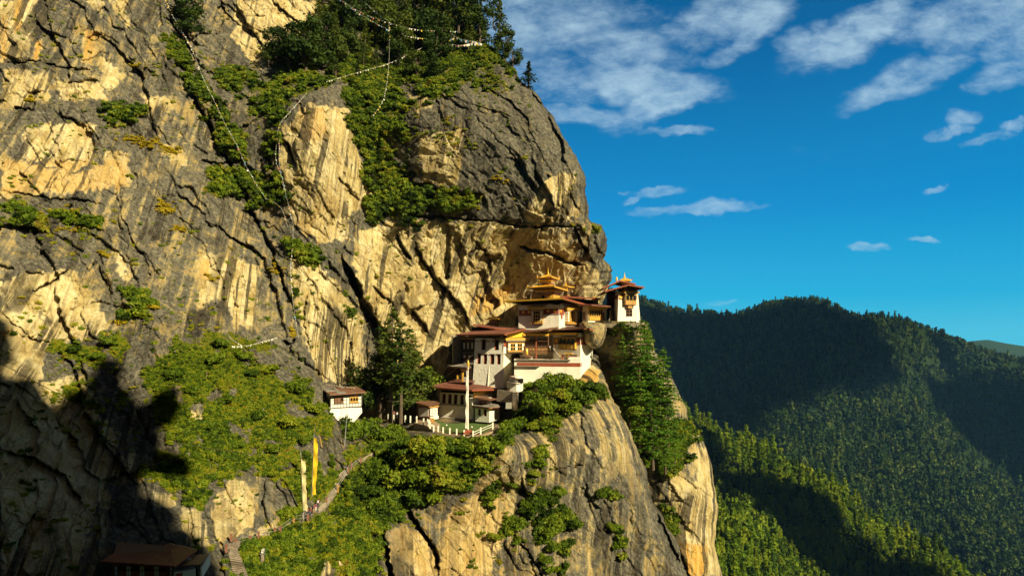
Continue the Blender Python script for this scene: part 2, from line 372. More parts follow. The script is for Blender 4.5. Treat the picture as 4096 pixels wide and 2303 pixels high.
def mat_leaf(name, stops, hue_scale=.05, trans=.35, rough=.6, inst=.35):
    """stops: colours picked by position noise and by instance"""
    t = NT(name); oi = t.N.new('ShaderNodeObjectInfo')
    f = t.math('ADD', t.math('MULTIPLY', t.noise(t.pos(), hue_scale, 4, .65), .75), t.math('MULTIPLY', t.math('SUBTRACT', oi.outputs['Random'], .5), inst)); f = t.math('ADD', f, .175)
    f = t.math('ADD', f, t.math('MULTIPLY', t.math('SUBTRACT', t.noise(t.pos(), 1.3, 3, .6), .5), .5))
    c = t.ramp(f, stops); b = t.b
    t.put(b.inputs['Base Color'], c); b.inputs['Roughness'].default_value = rough; b.inputs['Specular IOR Level'].default_value = .15
    tr = t.N.new('ShaderNodeBsdfTranslucent'); t.L.new(t.mix(1.0, c, (1.3, 1.25, .6), 'MULTIPLY'), tr.inputs[0])
    ms = t.N.new('ShaderNodeMixShader'); ms.inputs[0].default_value = trans
    t.L.new(b.outputs[0], ms.inputs[1]); t.L.new(tr.outputs[0], ms.inputs[2])
    out = [n for n in t.N if n.type == 'OUTPUT_MATERIAL'][0]; t.L.new(ms.outputs[0], out.inputs[0]); return t.m
def mat_plain(name, c, rough=.8, metal=0, var=.25, scale=1.5, bump=.0, dirt=None, bscale=6):
    t = NT(name); p = t.pos(); n = t.noise(p, scale, 6, .65)
    dk = tuple(x * (1 - var) for x in c); lt = tuple(min(1, x * (1 + var)) for x in c)
    cc = t.ramp(n, [(.3, dk), (.7, lt)])
    if dirt:
        d = t.noise(t.pos(scale=(1, 1, .25)), scale * .8, 6, .7, .3)
        cc = t.mix(t.step(d, .5, .72, 0, dirt[1]), cc, dirt[0])
    nr = t.bump(t.noise(p, bscale, 6, .7), .8, bump) if bump else None
    return t.fin(cc, rough, metal, nr)
ROCK = mat_rock()
M = {}
M['white'] = mat_plain('whitewash', (.82, .77, .62), .9, 0, .07, .5, .10, ((.45, .36, .24), .5), 1.8)
M['rough_white'] = mat_plain('rough_render', (.76, .73, .60), .92, 0, .10, .6, .28, ((.42, .34, .24), .35), 1.6)
M['red'] = mat_plain('oxblood_band', (.26, .058, .022), .85, 0, .25, .8)
M['redroof'] = mat_plain('red_sheet_roof', (.18, .064, .042), .55, 0, .35, .45, .0, ((.16, .11, .08), .8))
M['rustroof'] = mat_plain('rust_sheet_roof', (.19, .085, .045), .6, 0, .35, .5, .0, ((.22, .20, .16), .75))
M['greyroof'] = mat_plain('weathered_board_roof', (.20, .18, .145), .8, 0, .35, .6, .05, ((.20, .09, .04), .6))
M['gold'] = mat_plain('gilded_copper', (.84, .47, .04), .38, .2, .18, .8)
M['yellow'] = mat_plain('yellow_timber', (.62, .36, .035), .6, 0, .22, 1.2)
M['ochre'] = mat_plain('ochre_timber', (.42, .22, .05), .65, 0, .35, 2.5)
M['brown'] = mat_plain('brown_timber', (.16, .075, .032), .75, 0, .35, 2.5)
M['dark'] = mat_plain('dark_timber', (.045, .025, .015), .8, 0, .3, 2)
M['redwood'] = mat_plain('red_timber', (.30, .075, .03), .7, 0, .25, 2)
M['glass'] = mat_plain('dark_pane', (.012, .011, .010), .18, 0, .2, 1)
M['pane'] = mat_plain('white_panel', (.72, .68, .58), .8, 0, .08, 1)
M['cloth'] = mat_plain('yellow_cloth', (.75, .50, .03), .85, 0, .12, .8)
M['stone'] = mat_plain('stone_masonry', (.26, .21, .15), .95, 0, .35, 1.2, .25, ((.10, .10, .04), .7), 2)
M['metal'] = mat_plain('grey_metal', (.45, .45, .43), .45, .7, .15, 2)
M['skin'] = mat_plain('skin', (.35, .20, .13), .6, 0, .05, 5)

# ------------------------------------------------------------------ the great cliff
DEPTH = [(-300,-200,215),(-300,700,160),(-300,1400,125),(-300,2400,90),
 (0,-200,205),(0,0,195),(0,300,182),(0,700,160),(0,1000,150),(0,1300,138),(0,1700,118),(0,2000,104),(0,2400,92),
 (350,0,205),(350,300,196),(350,700,178),(350,1000,166),(350,1300,152),(350,1600,134),(350,1900,118),(350,2150,106),(350,2400,96),
 (700,-200,235),(700,0,226),(700,300,210),(700,700,190),(700,1000,176),(700,1250,166),(700,1400,150),(700,1700,134),(700,1950,122),(700,2200,108),(700,2400,100),
 (1000,0,250),(1000,250,226),(950,600,206),(1050,850,202),(1060,1050,190),(1100,1330,176),(1000,1500,160),(1000,1750,146),(1000,2000,128),(1000,2200,118),(1000,2400,108),
 (1300,-150,270),(1300,150,248),(1300,290,220),(1250,420,203),(1300,600,198),(1300,800,196),(1300,1000,193),(1340,1250,190),(1340,1500,186),(1320,1600,176),(1300,1750,158),(1300,2000,142),(1300,2250,128),
 (1480,330,226),(1480,600,220),(1480,850,214),(1480,1100,206),(1500,1400,212),(1480,1600,206),(1480,1690,192),(1460,1780,166),(1480,1950,152),(1450,2150,142),(1450,2400,134),
 (1700,-100,290),(1700,200,250),(1700,330,224),(1700,560,212),(1700,900,208),(1700,1200,212),(1700,1500,212),(1700,1600,208),(1700,1640,202),(1720,1690,186),(1720,1735,163),(1720,2000,152),(1720,2300,146),
 (2000,100,256),(2000,200,240),(2000,350,222),(2000,600,206),(2000,880,204),(2000,1050,214),(2000,1250,222),(2000,1500,220),(2000,1600,212),(2000,1650,202),(2000,1690,186),(2000,1738,160),(2000,1950,154),(2000,2300,149),
 (2250,500,214),(2250,800,205),(2250,950,206),(2330,1060,213),(2350,1250,220),(2330,1400,214),(2250,1450,212),
 (2150,1560,184),(2200,1700,166),(2250,2000,158),(2300,2350,152),(2350,1560,178),(2450,1760,164),(2500,2100,160),(2600,2350,158),(2340,1490,190)]
XS = [(-300,1700),(0,1790),(60,1850),(120,1900),(180,1944),(229,2009),(273,2064),(327,2083),(371,2146),(404,2162),(475,2217),(545,2255),(627,2309),(709,2337),(785,2348),
 (829,2352),(887,2362),(900,2400),(925,2416),(961,2431),(1003,2427),(1036,2410),(1055,2432),(1077,2447),(1119,2449),(1140,2436),(1200,2415),(1290,2400),(1420,2392),
 (1513,2420),(1595,2453),(1715,2518),(1797,2551),(1895,2589),(1928,2596),(2004,2612),(2060,2650),(2113,2672),(2168,2706),(2222,2722),(2303,2745),(2420,2790)]
XSy = np.array([a for a, b in XS], float); XSx = np.array([b for a, b in XS], float)
def xs_of(py): return np.interp(py, XSy, XSx) + 6 * vnoise(py * .03, 0 * py + 3.3, 0 * py, 5) + 3 * vnoise(py * .11, 0 * py + 1.3, 0 * py, 6)

CRACKS = [  # polyline, half width px, depth m, shear m (left side recessed)
 ([(1370,1030),(1400,1090),(1440,1180),(1480,1260),(1530,1340),(1560,1385)],15,9,4.5),
 ([(1580,930),(1600,975),(1645,1040)],6,3.5,1.2), ([(1665,975),(1690,1040),(1745,1115),(1790,1170),(1835,1235)],6,4,2.0),
 ([(1640,1235),(1690,1300),(1715,1335)],6,3.5,1.6), ([(1820,1200),(1850,1240),(1880,1300)],5,2.5,1.0),
 ([(1590,880),(1700,868),(1800,868),(1900,885),(2000,890),(2080,905),(2180,905),(2290,905),(2370,893)],3.5,2.5,0),
 ([(2070,985),(2130,1000),(2200,1012),(2260,1040),(2340,1062)],8,4,0), ([(2300,905),(2320,960),(2350,1010)],5,3,1.0),
 ([(1141,557),(1160,610),(1184,671)],6,3.5,1.5), ([(1060,600),(1090,680),(1110,740)],7,3.5,0),
 ([(125,1175),(200,1130),(273,1076)],4,3,0), ([(0,262),(130,240),(260,268),(400,292)],3,2,0),
 ([(270,330),(400,325)],5,2,0), ([(50,425),(90,438),(140,440)],5,2.5,0), ([(135,360),(137,450)],4,2,.5),
 ([(1605,1990),(1640,2045),(1684,2118),(1733,2189),(1750,2240),(1758,2310)],5,3,1.5),
 ([(1500,2020),(1530,2100),(1540,2180),(1560,2280),(1600,2400)],10,5,2.0),
 ([(2088,1915),(2100,1960),(2125,1990)],4,2,.8), ([(2180,1890),(2330,1850)],2,1,0),
 ([(2035,2090),(2060,2140),(2130,2230),(2190,2330)],3,1.5,.6), ([(2620,2050),(2680,2160),(2720,2260)],6,4,1),
 ([(100,930),(250,880),(400,950),(520,1060),(560,1150)],2,1,.6), ([(395,1050),(420,1120),(450,1200)],5,2,1.0),
 ([(700,240),(780,400),(870,560),(960,720),(1000,830),(1090,1010),(1160,1200),(1200,1320)],7,3.0,1.5),
 ([(660,60),(760,200),(840,300)],4,2,1.5), ([(940,10),(1000,110),(1060,200)],5,2.5,2.0), ([(1080,0),(1150,60),(1220,120)],4,2,1.5),
 ([(870,30),(905,38)],4,3,0), ([(985,275),(1020,290)],6,3,0), ([(700,260),(760,275)],7,4,0), ([(800,640),(880,660),(950,645)],5,3,0),
 ([(0,760),(200,795),(330,800),(420,815)],4,2,0), ([(0,1240),(120,1360),(240,1370)],3,1.5,0), ([(360,1215),(450,1215)],3,2,0),
 ([(230,1390),(300,1480),(340,1640),(420,1770),(520,1900),(560,1960)],3,1.5,2.0), ([(0,1800),(130,1830),(260,1900),(340,2030)],3,1.2,1.5),
 ([(60,2200),(100,2100),(150,2040)],3,1.2,1),([(1130,1360),(1160,1370),(1180,1355)],4,3,0),
 ([(1490,1140),(1560,1210),(1600,1300)],4,2,.8), ([(1900,960),(1950,1020),(1960,1100)],4,2,.8), ([(1230,1180),(1215,1300),(1250,1420)],3,1.5,.6),
 ([(900,1640),(1100,1560)],4,1.5,0), ([(850,1020),(890,1120),(900,1240)],3,1.2,.5)]
TAN = [([(95,510),(380,495),(370,650),(270,690),(95,640)],1),([(0,630),(300,690),(520,620),(520,720),(350,770),(0,790)],.9),([(230,330),(420,320),(420,400),(240,400)],.8),
 ([(20,270),(200,290),(190,400),(60,430),(0,400)],.7),([(0,1130),(100,1100),(270,1070),(330,1150),(400,1240),(440,1310),(350,1350),(180,1380),(150,1600),(0,1600)],1),
 ([(0,0),(150,0),(110,250),(0,260)],.75),([(345,120),(385,125),(370,255),(330,255)],1),([(140,160),(170,165),(155,240),(130,240)],.9),([(410,240),(440,250),(490,310),(430,370),(410,320)],.9),
 ([(960,0),(1270,0),(1240,110),(1150,170),(1080,220),(1040,280),(930,150)],1),([(340,0),(412,0),(410,55)],1),([(432,0),(512,0),(512,110)],.9),
 ([(1140,520),(1240,420),(1390,430),(1400,560),(1440,640),(1490,780),(1380,870),(1390,960),(1270,960),(1175,890),(1130,700)],1.15),
 ([(1160,1020),(1270,1050),(1400,1210),(1460,1270),(1440,1530),(1300,1530),(1240,1430),(1200,1270)],1.15),
 ([(1415,940),(1570,890),(1890,890),(2260,910),(2260,1010),(2400,1090),(2430,1180),(2300,1260),(2110,1280),(1990,1350),(1800,1350),(1760,1520),(1560,1420),(1430,1190)],1.15),
 ([(1670,540),(1860,520),(1840,740),(1690,730)],.9),([(2130,800),(2190,720),(2290,690),(2300,850),(2250,890),(2090,890)],1.1),([(1640,380),(1720,360),(1740,440),(1650,460)],.5),
 ([(800,1010),(860,1010),(1030,1060),(1010,1300),(950,1310),(900,1200),(800,1220)],.9),([(450,1000),(480,1000),(530,1110),(490,1110)],.8),
 ([(455,1840),(560,1815),(570,1920),(480,1940)],1),([(860,1990),(930,1900),(1010,1960),(1010,2100),(880,2170),(850,2100)],1),([(600,1965),(710,1990),(700,2035),(600,2010)],.9),
 ([(710,2035),(800,2030),(850,2190),(760,2190)],.8),([(990,2130),(1100,2080),(1120,2100),(1000,2180)],.8),([(770,1640),(880,1650),(870,1730),(760,1720)],.7),
 ([(1280,2190),(1400,2200),(1400,2303),(1290,2290)],.6),([(0,1600),(260,1500),(330,1500),(480,1800),(300,2303),(0,2303)],.8),
 ([(1790,2060),(1980,1930),(2010,2180),(1960,2303),(1760,2303)],.7),([(1560,2090),(1720,2150),(1740,2303),(1540,2303)],.55),([(1980,1780),(2050,1800),(2020,1930),(1970,1960)],.8),
 ([(2270,1480),(2330,1450),(2400,1480),(2390,1560),(2260,1540)],1.2),([(640,560),(720,600),(740,660),(690,660)],.7),([(1080,400),(1140,420),(1130,480),(1080,470)],.6),([(560,380),(700,400),(720,440),(580,430)],.7),
 ([(420,600),(520,620),(500,700),(400,720)],.8),([(1900,1560),(2420,1500),(2700,2303),(1980,2303)],.18),([(2480,1800),(2500,1830),(2500,1900),(2470,1880)],.8),([(30,2000),(420,1900),(470,2100),(200,2303),(0,2303)],.3)]
STREAK = [([(860,1000),(1040,1040),(1020,1300),(860,1250)],1),([(1220,1200),(1440,1250),(1440,1530),(1260,1530)],.9),([(0,0),(640,0),(560,260),(0,260)],.35),([(1660,900),(1960,900),(1960,1150),(1700,1130)],.35),
 ([(1500,2030),(1760,2100),(1780,2303),(1500,2303)],.6),([(1400,640),(1480,640),(1490,780),(1400,800)],.8),([(1900,2180),(2150,2150),(2150,2303),(1900,2303)],.5),([(1660,540),(1860,540),(1850,740),(1700,740)],.4),([(640,1700),(720,1720),(700,1880),(620,1850)],.7),([(1500,1950),(2000,1800),(2400,1560),(2760,2430),(1500,2430)],.42),([(1130,430),(1480,430),(1480,960),(1200,960)],.3)]
ORANGE = [([(345,120),(385,125),(370,255),(330,255)],1),([(140,160),(172,165),(155,240),(130,240)],1),([(60,0),(95,0),(80,130),(55,130)],.9),([(1200,440),(1300,430),(1320,560),(1210,570)],.5),([(2270,1470),(2400,1480),(2390,1560),(2260,1540)],1.1),([(1560,2050),(2000,1900),(2100,2303),(1540,2303)],.35),
 ([(1900,1180),(2060,1140),(2020,1220),(1880,1270)],.8),([(0,640),(520,640),(500,760),(0,780)],.5),([(800,1040),(840,1040),(840,1120),(800,1120)],.7),([(0,60),(30,60),(30,260),(0,260)],.6),([(2050,930),(2150,930),(2200,1000),(2080,1000)],.3),([(1060,900),(1260,870),(1240,960)],.4)]
VEG = [([(640,120),(720,150),(800,290),(880,420),(960,540),(1010,640),(960,660),(880,560),(800,460),(740,340),(660,220)],.95),
 ([(820,280),(1050,270),(1300,245),(1380,300),(1330,340),(1200,380),(1150,420),(1110,560),(1060,540),(1000,400),(900,350)],.95),
 ([(1050,540),(1110,560),(1120,640),(1170,790),(1120,800),(1080,700)],.95),([(840,680),(1000,690),(1140,690),(1170,780),(1080,850),(1000,800),(820,790)],.95),
 ([(1130,950),(1250,970),(1290,1070),(1230,1050),(1150,1020)],.95),([(1390,450),(1500,430),(1620,490),(1650,550),(1560,600),(1440,600),(1400,560)],.95),
 ([(1440,600),(1560,600),(1640,740),(1900,780),(1920,820),(1850,850),(1700,830),(1640,930),(1590,870),(1500,900),(1460,800)],.98),
 ([(1200,150),(1300,50),(1800,0),(2000,150),(2060,300),(2000,330),(1800,350),(1640,370),(1500,440),(1400,450),(1350,300),(1250,260)],.95),
 ([(1500,330),(1900,330),(2080,330),(2060,360),(1800,380),(1640,460),(1500,460)],.75),([(400,410),(590,420),(560,490),(420,490)],.8),([(0,790),(350,850),(480,900),(330,960),(0,930)],.55),
 ([(490,1150),(590,1140),(600,1280),(480,1270)],.9),([(180,1370),(480,1310),(520,1400),(430,1490),(200,1430)],.95),([(400,700),(500,740),(480,800),(400,770)],.2),
 ([(560,1480),(640,1400),(800,1310),(900,1300),(1050,1380),(1100,1370),(1080,1450),(1230,1500),(1300,1600),(1340,1680),(1330,1790),(1490,1770),(1500,1900),(1480,2400),(960,2400),(930,2170),(1100,2100),(1180,1990),(1060,1880),(1000,1870),(850,1930),(800,2030),(700,2010),(620,1950),(540,1900),(700,1800),(640,1700),(600,1600)],1.0),
 ([(1480,1730),(2000,1745),(2130,1650),(2180,1560),(2350,1500),(2420,1560),(2330,1640),(2250,1660),(2200,1790),(2130,1700),(2050,1760),(1990,1830),(1920,1930),(1800,2000),(1640,2030),(1540,2100),(1500,2250),(1440,2303)],1.0),
 ([(2000,2110),(2100,2020),(2170,1950),(2240,1950),(2240,2010),(2140,2060),(2060,2160),(2010,2150)],.9),([(2150,2070),(2230,2040),(2320,2080),(2300,2150),(2220,2260),(2150,2240)],.9),
 ([(2130,1770),(2190,1770),(2190,1850),(2140,1920),(2110,1920)],.85),([(1950,1930),(2000,1930),(1960,2070),(1930,2040)],.8),([(2370,1970),(2440,1950),(2490,1990),(2440,2010),(2380,2000)],.75),
 ([(2430,2060),(2500,2130),(2520,2240),(2470,2200)],.75),([(2150,2270),(2340,2280),(2330,2310),(2160,2310)],.7),([(2290,600),(2330,600),(2330,720),(2300,700)],.2),([(2270,905),(2400,895),(2430,960),(2400,960),(2360,925)],.6),
 ([(450,200),(640,200),(640,300),(560,300)],.3),([(1640,330),(1960,330),(1960,640),(1640,560)],.33),([(1200,430),(1400,430),(1390,520),(1200,500)],.2),([(1140,1060),(1180,1060),(1230,1300),(1200,1380)],.6),([(1340,1060),(1400,1200),(1480,1320),(1450,1330),(1370,1230)],.6),
 ([(2250,1660),(2330,1660),(2300,2000),(2240,2010)],.30),([(2440,1560),(2470,1640),(2530,1780),(2500,1800),(2440,1690)],.4),([(1500,1300),(1700,1400),(1740,1640),(1500,1640)],.5),([(180,1580),(330,1500),(520,1560),(500,1640),(300,1640)],.6)]
FLAT = [([(1560,1790),(2000,1790),(2420,1540),(2500,1700),(2820,2430),(1480,2430)],.5),([(1480,1660),(2060,1660),(2060,1742),(1480,1742)],1.0),([(1900,1215),(2340,1225),(2400,1500),(2100,1600),(1850,1660)],.55)]

def mask(X, Y, polys, soft=26, warp=None):
    m = np.zeros(X.shape)
    wx = X + warp[0]; wy = Y + warp[1]
    for poly, w in polys:
        xs = [p[0] for p in poly]; ys = [p[1] for p in poly]
        k = (wx > min(xs) - 60) & (wx < max(xs) + 60) & (wy > min(ys) - 60) & (wy < max(ys) + 60)
        if not k.any(): continue
        d = sd_poly(wx[k], wy[k], poly); m[k] = np.maximum(m[k], w * sstep(-soft * .7, soft, d))
    return m
def relief(PX, PY, D, amount, flat):
    """rock relief in metres along the view, from world position"""
    X = (PX - CX) / F * D; Z = (HY - PY) / F * D; Yd = D
    u = X + .55 * Yd; w = Z
    wx = fbm(u * .05, w * .05, Yd * .02, 3, 31) * 6 + fbm(u * .3, w * .3, Yd * .1, 3, 32) * 1.6; wz = fbm(u * .05 + 9, w * .05, Yd * .02, 3, 41) * 6 + fbm(u * .3 + 5, w * .3, Yd * .1, 3, 42) * 1.6
    ca, sa = math.cos(R(60)), math.sin(R(60))
    a = (u + wx) * ca - (w + wz) * sa; b = (u + wx) * sa + (w + wz) * ca     # a runs down-right
    f1, e1 = facets(a / 30, b / 11, 101); f2, e2 = facets(a / 10 + 3, b / 4.2, 202); f3, e3 = facets(a / 3.6, b / 1.7, 303); f4, e4 = facets(a / 1.5, b / .9, 404)
    r = f1 * 2.6 + f2 * 1.25 + f3 * .42 + f4 * .12
    r += fbm(u * .028, w * .02, Yd * .03, 3, 7) * 4.5
    r += ridged(u * .09, w * .035, Yd * .08, 4, 17) * .55
    r += fbm(u * .6, w * .3, Yd * .4, 4, 27) * .2
    vf = np.clip(vnoise(u * .07, w * .012, Yd * .02, 55), 0, 1); r += vf * 1.5
    edge = np.maximum(sstep(.05, .0, e1) * .9, sstep(.045, 0, e2) * .45)
    gate = sstep(-.1, .5, vnoise(u * .06, w * .06, Yd * .04, 77))
    edge = edge * gate
    r += edge * .6
    return r * amount * (1 - .93 * flat) , edge
def build_sheet(name, x0, x1f, y0, y1, step, depthf, cracks, tan, streak, orange, veg, flatp, base_crust, wrap=(14, 3.0, 5.0), rnd=(95, 9), amount=1.0):
    rows = np.arange(y0, y1 + step, step, dtype=float); xs = x1f(rows)
    ncol = int((xs.max() - x0) / step); u = np.linspace(0, 1, ncol + 1)
    PX = x0 + (xs - x0)[:, None] * u[None]; PY = np.repeat(rows[:, None], ncol + 1, 1)
    fp, fy = PX.ravel(), PY.ravel()
    D = depthf(fp, fy)
    warp = (14 * fbm(fp * .02, fy * .02, fp * 0, 3, 61) + 9 * vnoise(fp * .07, fy * .07, fp * 0, 62), 14 * fbm(fp * .02 + 50, fy * .02, fp * 0, 3, 71) + 9 * vnoise(fp * .07, fy * .07, fp * 0, 72))
    flat = mask(fp, fy, flatp, 22, (fp * 0, fp * 0)) if flatp else fp * 0
    vg = mask(fp, fy, veg, 30, (warp[0] * 2.2, warp[1] * 2.2)); vg = np.clip(vg - .75 * sstep(.0, .45, fbm(fp * .014, fy * .014, fp * 0, 5, 91)) * (vg > 0), 0, 1)
    r, edge = relief(fp, fy, D, amount, np.clip(flat + .45 * np.clip(vg, 0, 1), 0, 1))
    cr = np.zeros(fp.shape)
    for pts, hw, dep, shear in cracks:
        xs_ = [p[0] for p in pts]; ys_ = [p[1] for p in pts]
        k = (fp > min(xs_) - 130) & (fp < max(xs_) + 130) & (fy > min(ys_) - 130) & (fy < max(ys_) + 130)
        if not k.any(): continue
        d, side, fr = dist_line(fp[k] + warp[0][k] * .6, fy[k] + warp[1][k] * .6, pts)
        taper = np.clip(np.minimum(fr, 1 - fr) * 6 + .15, 0, 1)
        wdt = hw * taper * (1 + .35 * vnoise(fp[k] * .03, fy[k] * .03, fp[k] * 0, 88))
        g = sstep(1.25, .55, d / np.maximum(wdt, .5))
        r[k] += g * dep * taper + np.where(side > 0, 1, 0) * shear * np.exp(-d / 55) * taper * (1 - .4 * g) - np.where(side < 0, 1, 0) * shear * .5 * np.exp(-d / 40) * taper
        cr[k] = np.maximum(cr[k], g * .9)
    t = np.clip(1 - (np.repeat(xs[:, None], ncol + 1, 1).ravel() - fp) / rnd[0], 0, 1)
    D = D + r + rnd[1] * (1 - np.sqrt(1 - np.minimum(t, .995) ** 2))
    tn = mask(fp, fy, tan, 22, warp); sk = mask(fp, fy, streak, 30, warp); og = mask(fp, fy, orange, 12, (warp[0] * .4, warp[1] * .4))
    crust = base_crust(fp, fy) if callable(base_crust) else base_crust + fp * 0
    crust = crust - tn * (crust + .12)
    nr = len(rows); Dg = D.reshape(nr, ncol + 1)
    arrs = dict(crust=crust, veg=vg, orange=og, edge=np.maximum(edge * .5, cr), streak=sk)
    X = (fp - CX) / F * D; Z = (HY - fy) / F * D; V = np.stack([X, D, Z], 1).reshape(nr, ncol + 1, 3)
    # the rock turns the corner and runs back out of sight
    K, sp, sd = wrap; ex = []; 
    last = V[:, -1]; wob = vnoise(rows * .02, rows * 0, rows * 0, 9)
    for k in range(1, K + 1):
        dd = sd * k ** 1.35; q = last.copy(); q[:, 1] += dd; q[:, 0] += -dd * .10 + q[:, 0] * 0 + wob * k * .1
        # stay behind the outline as seen from the front
        q[:, 0] = np.minimum(q[:, 0], last[:, 0] / last[:, 1] * q[:, 1] - .02 * dd); q[:, 0] = np.maximum(q[:, 0], last[:, 0] - .35 * dd)
        ex.append(q)
    V = np.concatenate([V, np.stack(ex, 1)], 1); nc = V.shape[1]
    idx = np.arange(nr * nc).reshape(nr, nc)
    faces = np.stack([idx[:-1, :-1], idx[1:, :-1], idx[1:, 1:], idx[:-1, 1:]], -1).reshape(-1, 4)
    me = np_mesh(name, V.reshape(-1, 3), faces)
    for k, a in arrs.items():
        g = a.reshape(nr, ncol + 1); g = np.concatenate([g, np.repeat(g[:, -1:], K, 1)], 1)
        at = me.attributes.new(k, 'FLOAT', 'POINT'); at.data.foreach_set('value', g.ravel().astype(np.float32))
    o = link_mesh(name, me, None, [ROCK])
    def look(px, py):
        px = np.atleast_1d(np.asarray(px, float)); py = np.atleast_1d(np.asarray(py, float))
        r_ = np.clip((py - y0) / step, 0, nr - 1.001); i = r_.astype(int); fr = r_ - i
        c_ = np.clip((px - x0) / (np.interp(py, rows, xs) - x0) * ncol, 0, ncol - .001); j = c_.astype(int); fc = c_ - j
        d = Dg[i, j] * (1 - fr) * (1 - fc) + Dg[i + 1, j] * fr * (1 - fc) + Dg[i, j + 1] * (1 - fr) * fc + Dg[i + 1, j + 1] * fr * fc
        return d
    look.veg = vg.reshape(nr, ncol + 1); look.PX = PX; look.PY = PY; look.D = Dg; look.xs = lambda py: np.interp(py, rows, xs)
    return o, look
def crust_main(px, py):
    c = .72 + .15 * np.clip(vnoise(px * .004, py * .004, px * 0, 3), -1, 1)
    c = c - .02 * sstep(1700, 1900, py) * sstep(1500, 1600, px) + .12 * sstep(1500, 1700, px) * sstep(900, 800, py)
    return c
def depth_main(px, py):
    d = rbf(DEPTH, px, py)
    # the courtyard and the monastery's ledge are level ground, not rock face
    return d
STEP = 4.0
cliff, LK = build_sheet('cliff', -150, xs_of, -120, 2420, STEP, depth_main, CRACKS, TAN, STREAK, ORANGE, VEG, FLAT, crust_main)
tag(cliff, 'towering grey and ochre rock cliff carrying the white monastery', None, None, 'structure')
def S(px, py, off=0.0):
    d = float(LK(px, py)[0]) - off; return P(px, py, d)

# the rear buttress behind the gully on the right
DB = [(2300,1200,215),(2400,1300,204),(2480,1300,200),(2560,1300,200),(2600,1400,203),(2450,1500,214),(2600,1560,200),(2700,1600,205),(2450,1800,212),(2600,1800,200),(2760,1800,202),(2600,2000,198),(2760,2000,196),(2860,2050,200),(2650,2300,196),(2800,2300,194),(2900,2400,198),(2500,2400,205),(2350,1700,225),(2350,2300,215)]
XB = [(1100,2440),(1270,2470),(1284,2575),(1300,2590),(1400,2620),(1550,2710),(1620,2740),(1681,2757),(1764,2815),(1847,2840),(1930,2857),(2013,2872),(2097,2865),(2180,2861),(2263,2878),(2303,2888),(2420,2905)]
bx = lambda py: np.interp(py, [a for a, b in XB], [b for a, b in XB]) + 4 * vnoise(py * .03, py * 0, py * 0, 15)
buttress, LB = build_sheet('rear_cliff', 2300, bx, 1284, 2420, STEP, lambda x, y: rbf(DB, x, y), [([(2640,2080),(2700,2170),(2740,2260),(2790,2400)],7,4,1.5)],
    [([(2680,1900),(2860,1960),(2880,2303),(2700,2303)],.75),([(2780,1780),(2830,1800),(2850,1960),(2800,1960)],.6),([(2690,2100),(2830,2130),(2830,2303),(2720,2303)],1.1),([(2440,1400),(2560,1400),(2600,1700),(2450,1500)],.8)],
    [([(2650,1960),(2840,1960),(2840,2160),(2650,2160)],.5)], [([(2700,2160),(2825,2180),(2820,2303),(2730,2303)],1.3)],
    [([(2300,1284),(2600,1284),(2640,1420),(2560,1320),(2400,1330)],.8),([(2560,1480),(2740,1620),(2780,1760),(2700,1900),(2640,1900),(2560,1750)],.9),([(2400,1600),(2500,1650),(2600,1900),(2560,1900)],.9),([(2620,2010),(2670,2060),(2720,2160),(2690,2200),(2650,2120)],.8),([(2790,1700),(2840,1900),(2800,1900)],.4)],
    None, .55, rnd=(70, 12), amount=.6)
tag(buttress, 'grey rear buttress of the cliff behind the dark gully', None, None, 'structure')

# ------------------------------------------------------------------ foliage builders
M['leaf'] = mat_leaf('scrub_leaves', [(.25, (.012, .024, .003)), (.40, (.038, .070, .005)), (.52, (.085, .14, .008)), (.64, (.16, .22, .012)), (.75, (.25, .27, .016)), (.88, (.20, .13, .02))], .09, .3)
M['grass'] = mat_leaf('slope_grass', [(.25, (.025, .050, .003)), (.38, (.07, .12, .006)), (.50, (.16, .23, .010)), (.62, (.28, .31, .014)), (.74, (.36, .32, .02)), (.86, (.26, .14, .025))],   .045, .35)
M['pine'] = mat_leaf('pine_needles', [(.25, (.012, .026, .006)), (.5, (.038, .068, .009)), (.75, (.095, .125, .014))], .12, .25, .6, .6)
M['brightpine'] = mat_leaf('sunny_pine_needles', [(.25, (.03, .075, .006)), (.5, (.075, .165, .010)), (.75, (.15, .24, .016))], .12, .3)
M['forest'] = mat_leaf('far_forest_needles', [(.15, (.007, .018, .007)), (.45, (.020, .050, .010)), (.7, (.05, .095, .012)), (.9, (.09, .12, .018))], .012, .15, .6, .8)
M['forest_lit'] = mat_leaf('lit_ridge_needles', [(.2, (.03, .065, .005)), (.45, (.10, .17, .008)), (.65, (.16, .24, .010)), (.85, (.20, .25, .012))], .02, .25, .6, .8)  # brighter, yellower needles: the ridge's sunlight is put into the colour
M['yellowflower'] = mat_leaf('yellow_scrub', [(.2, (.25, .20, .01)), (.8, (.50, .38, .02))], .3, .3)
M['bark'] = mat_plain('pine_bark', (.12, .085, .055), .95, 0, .4, 2.5, .3)

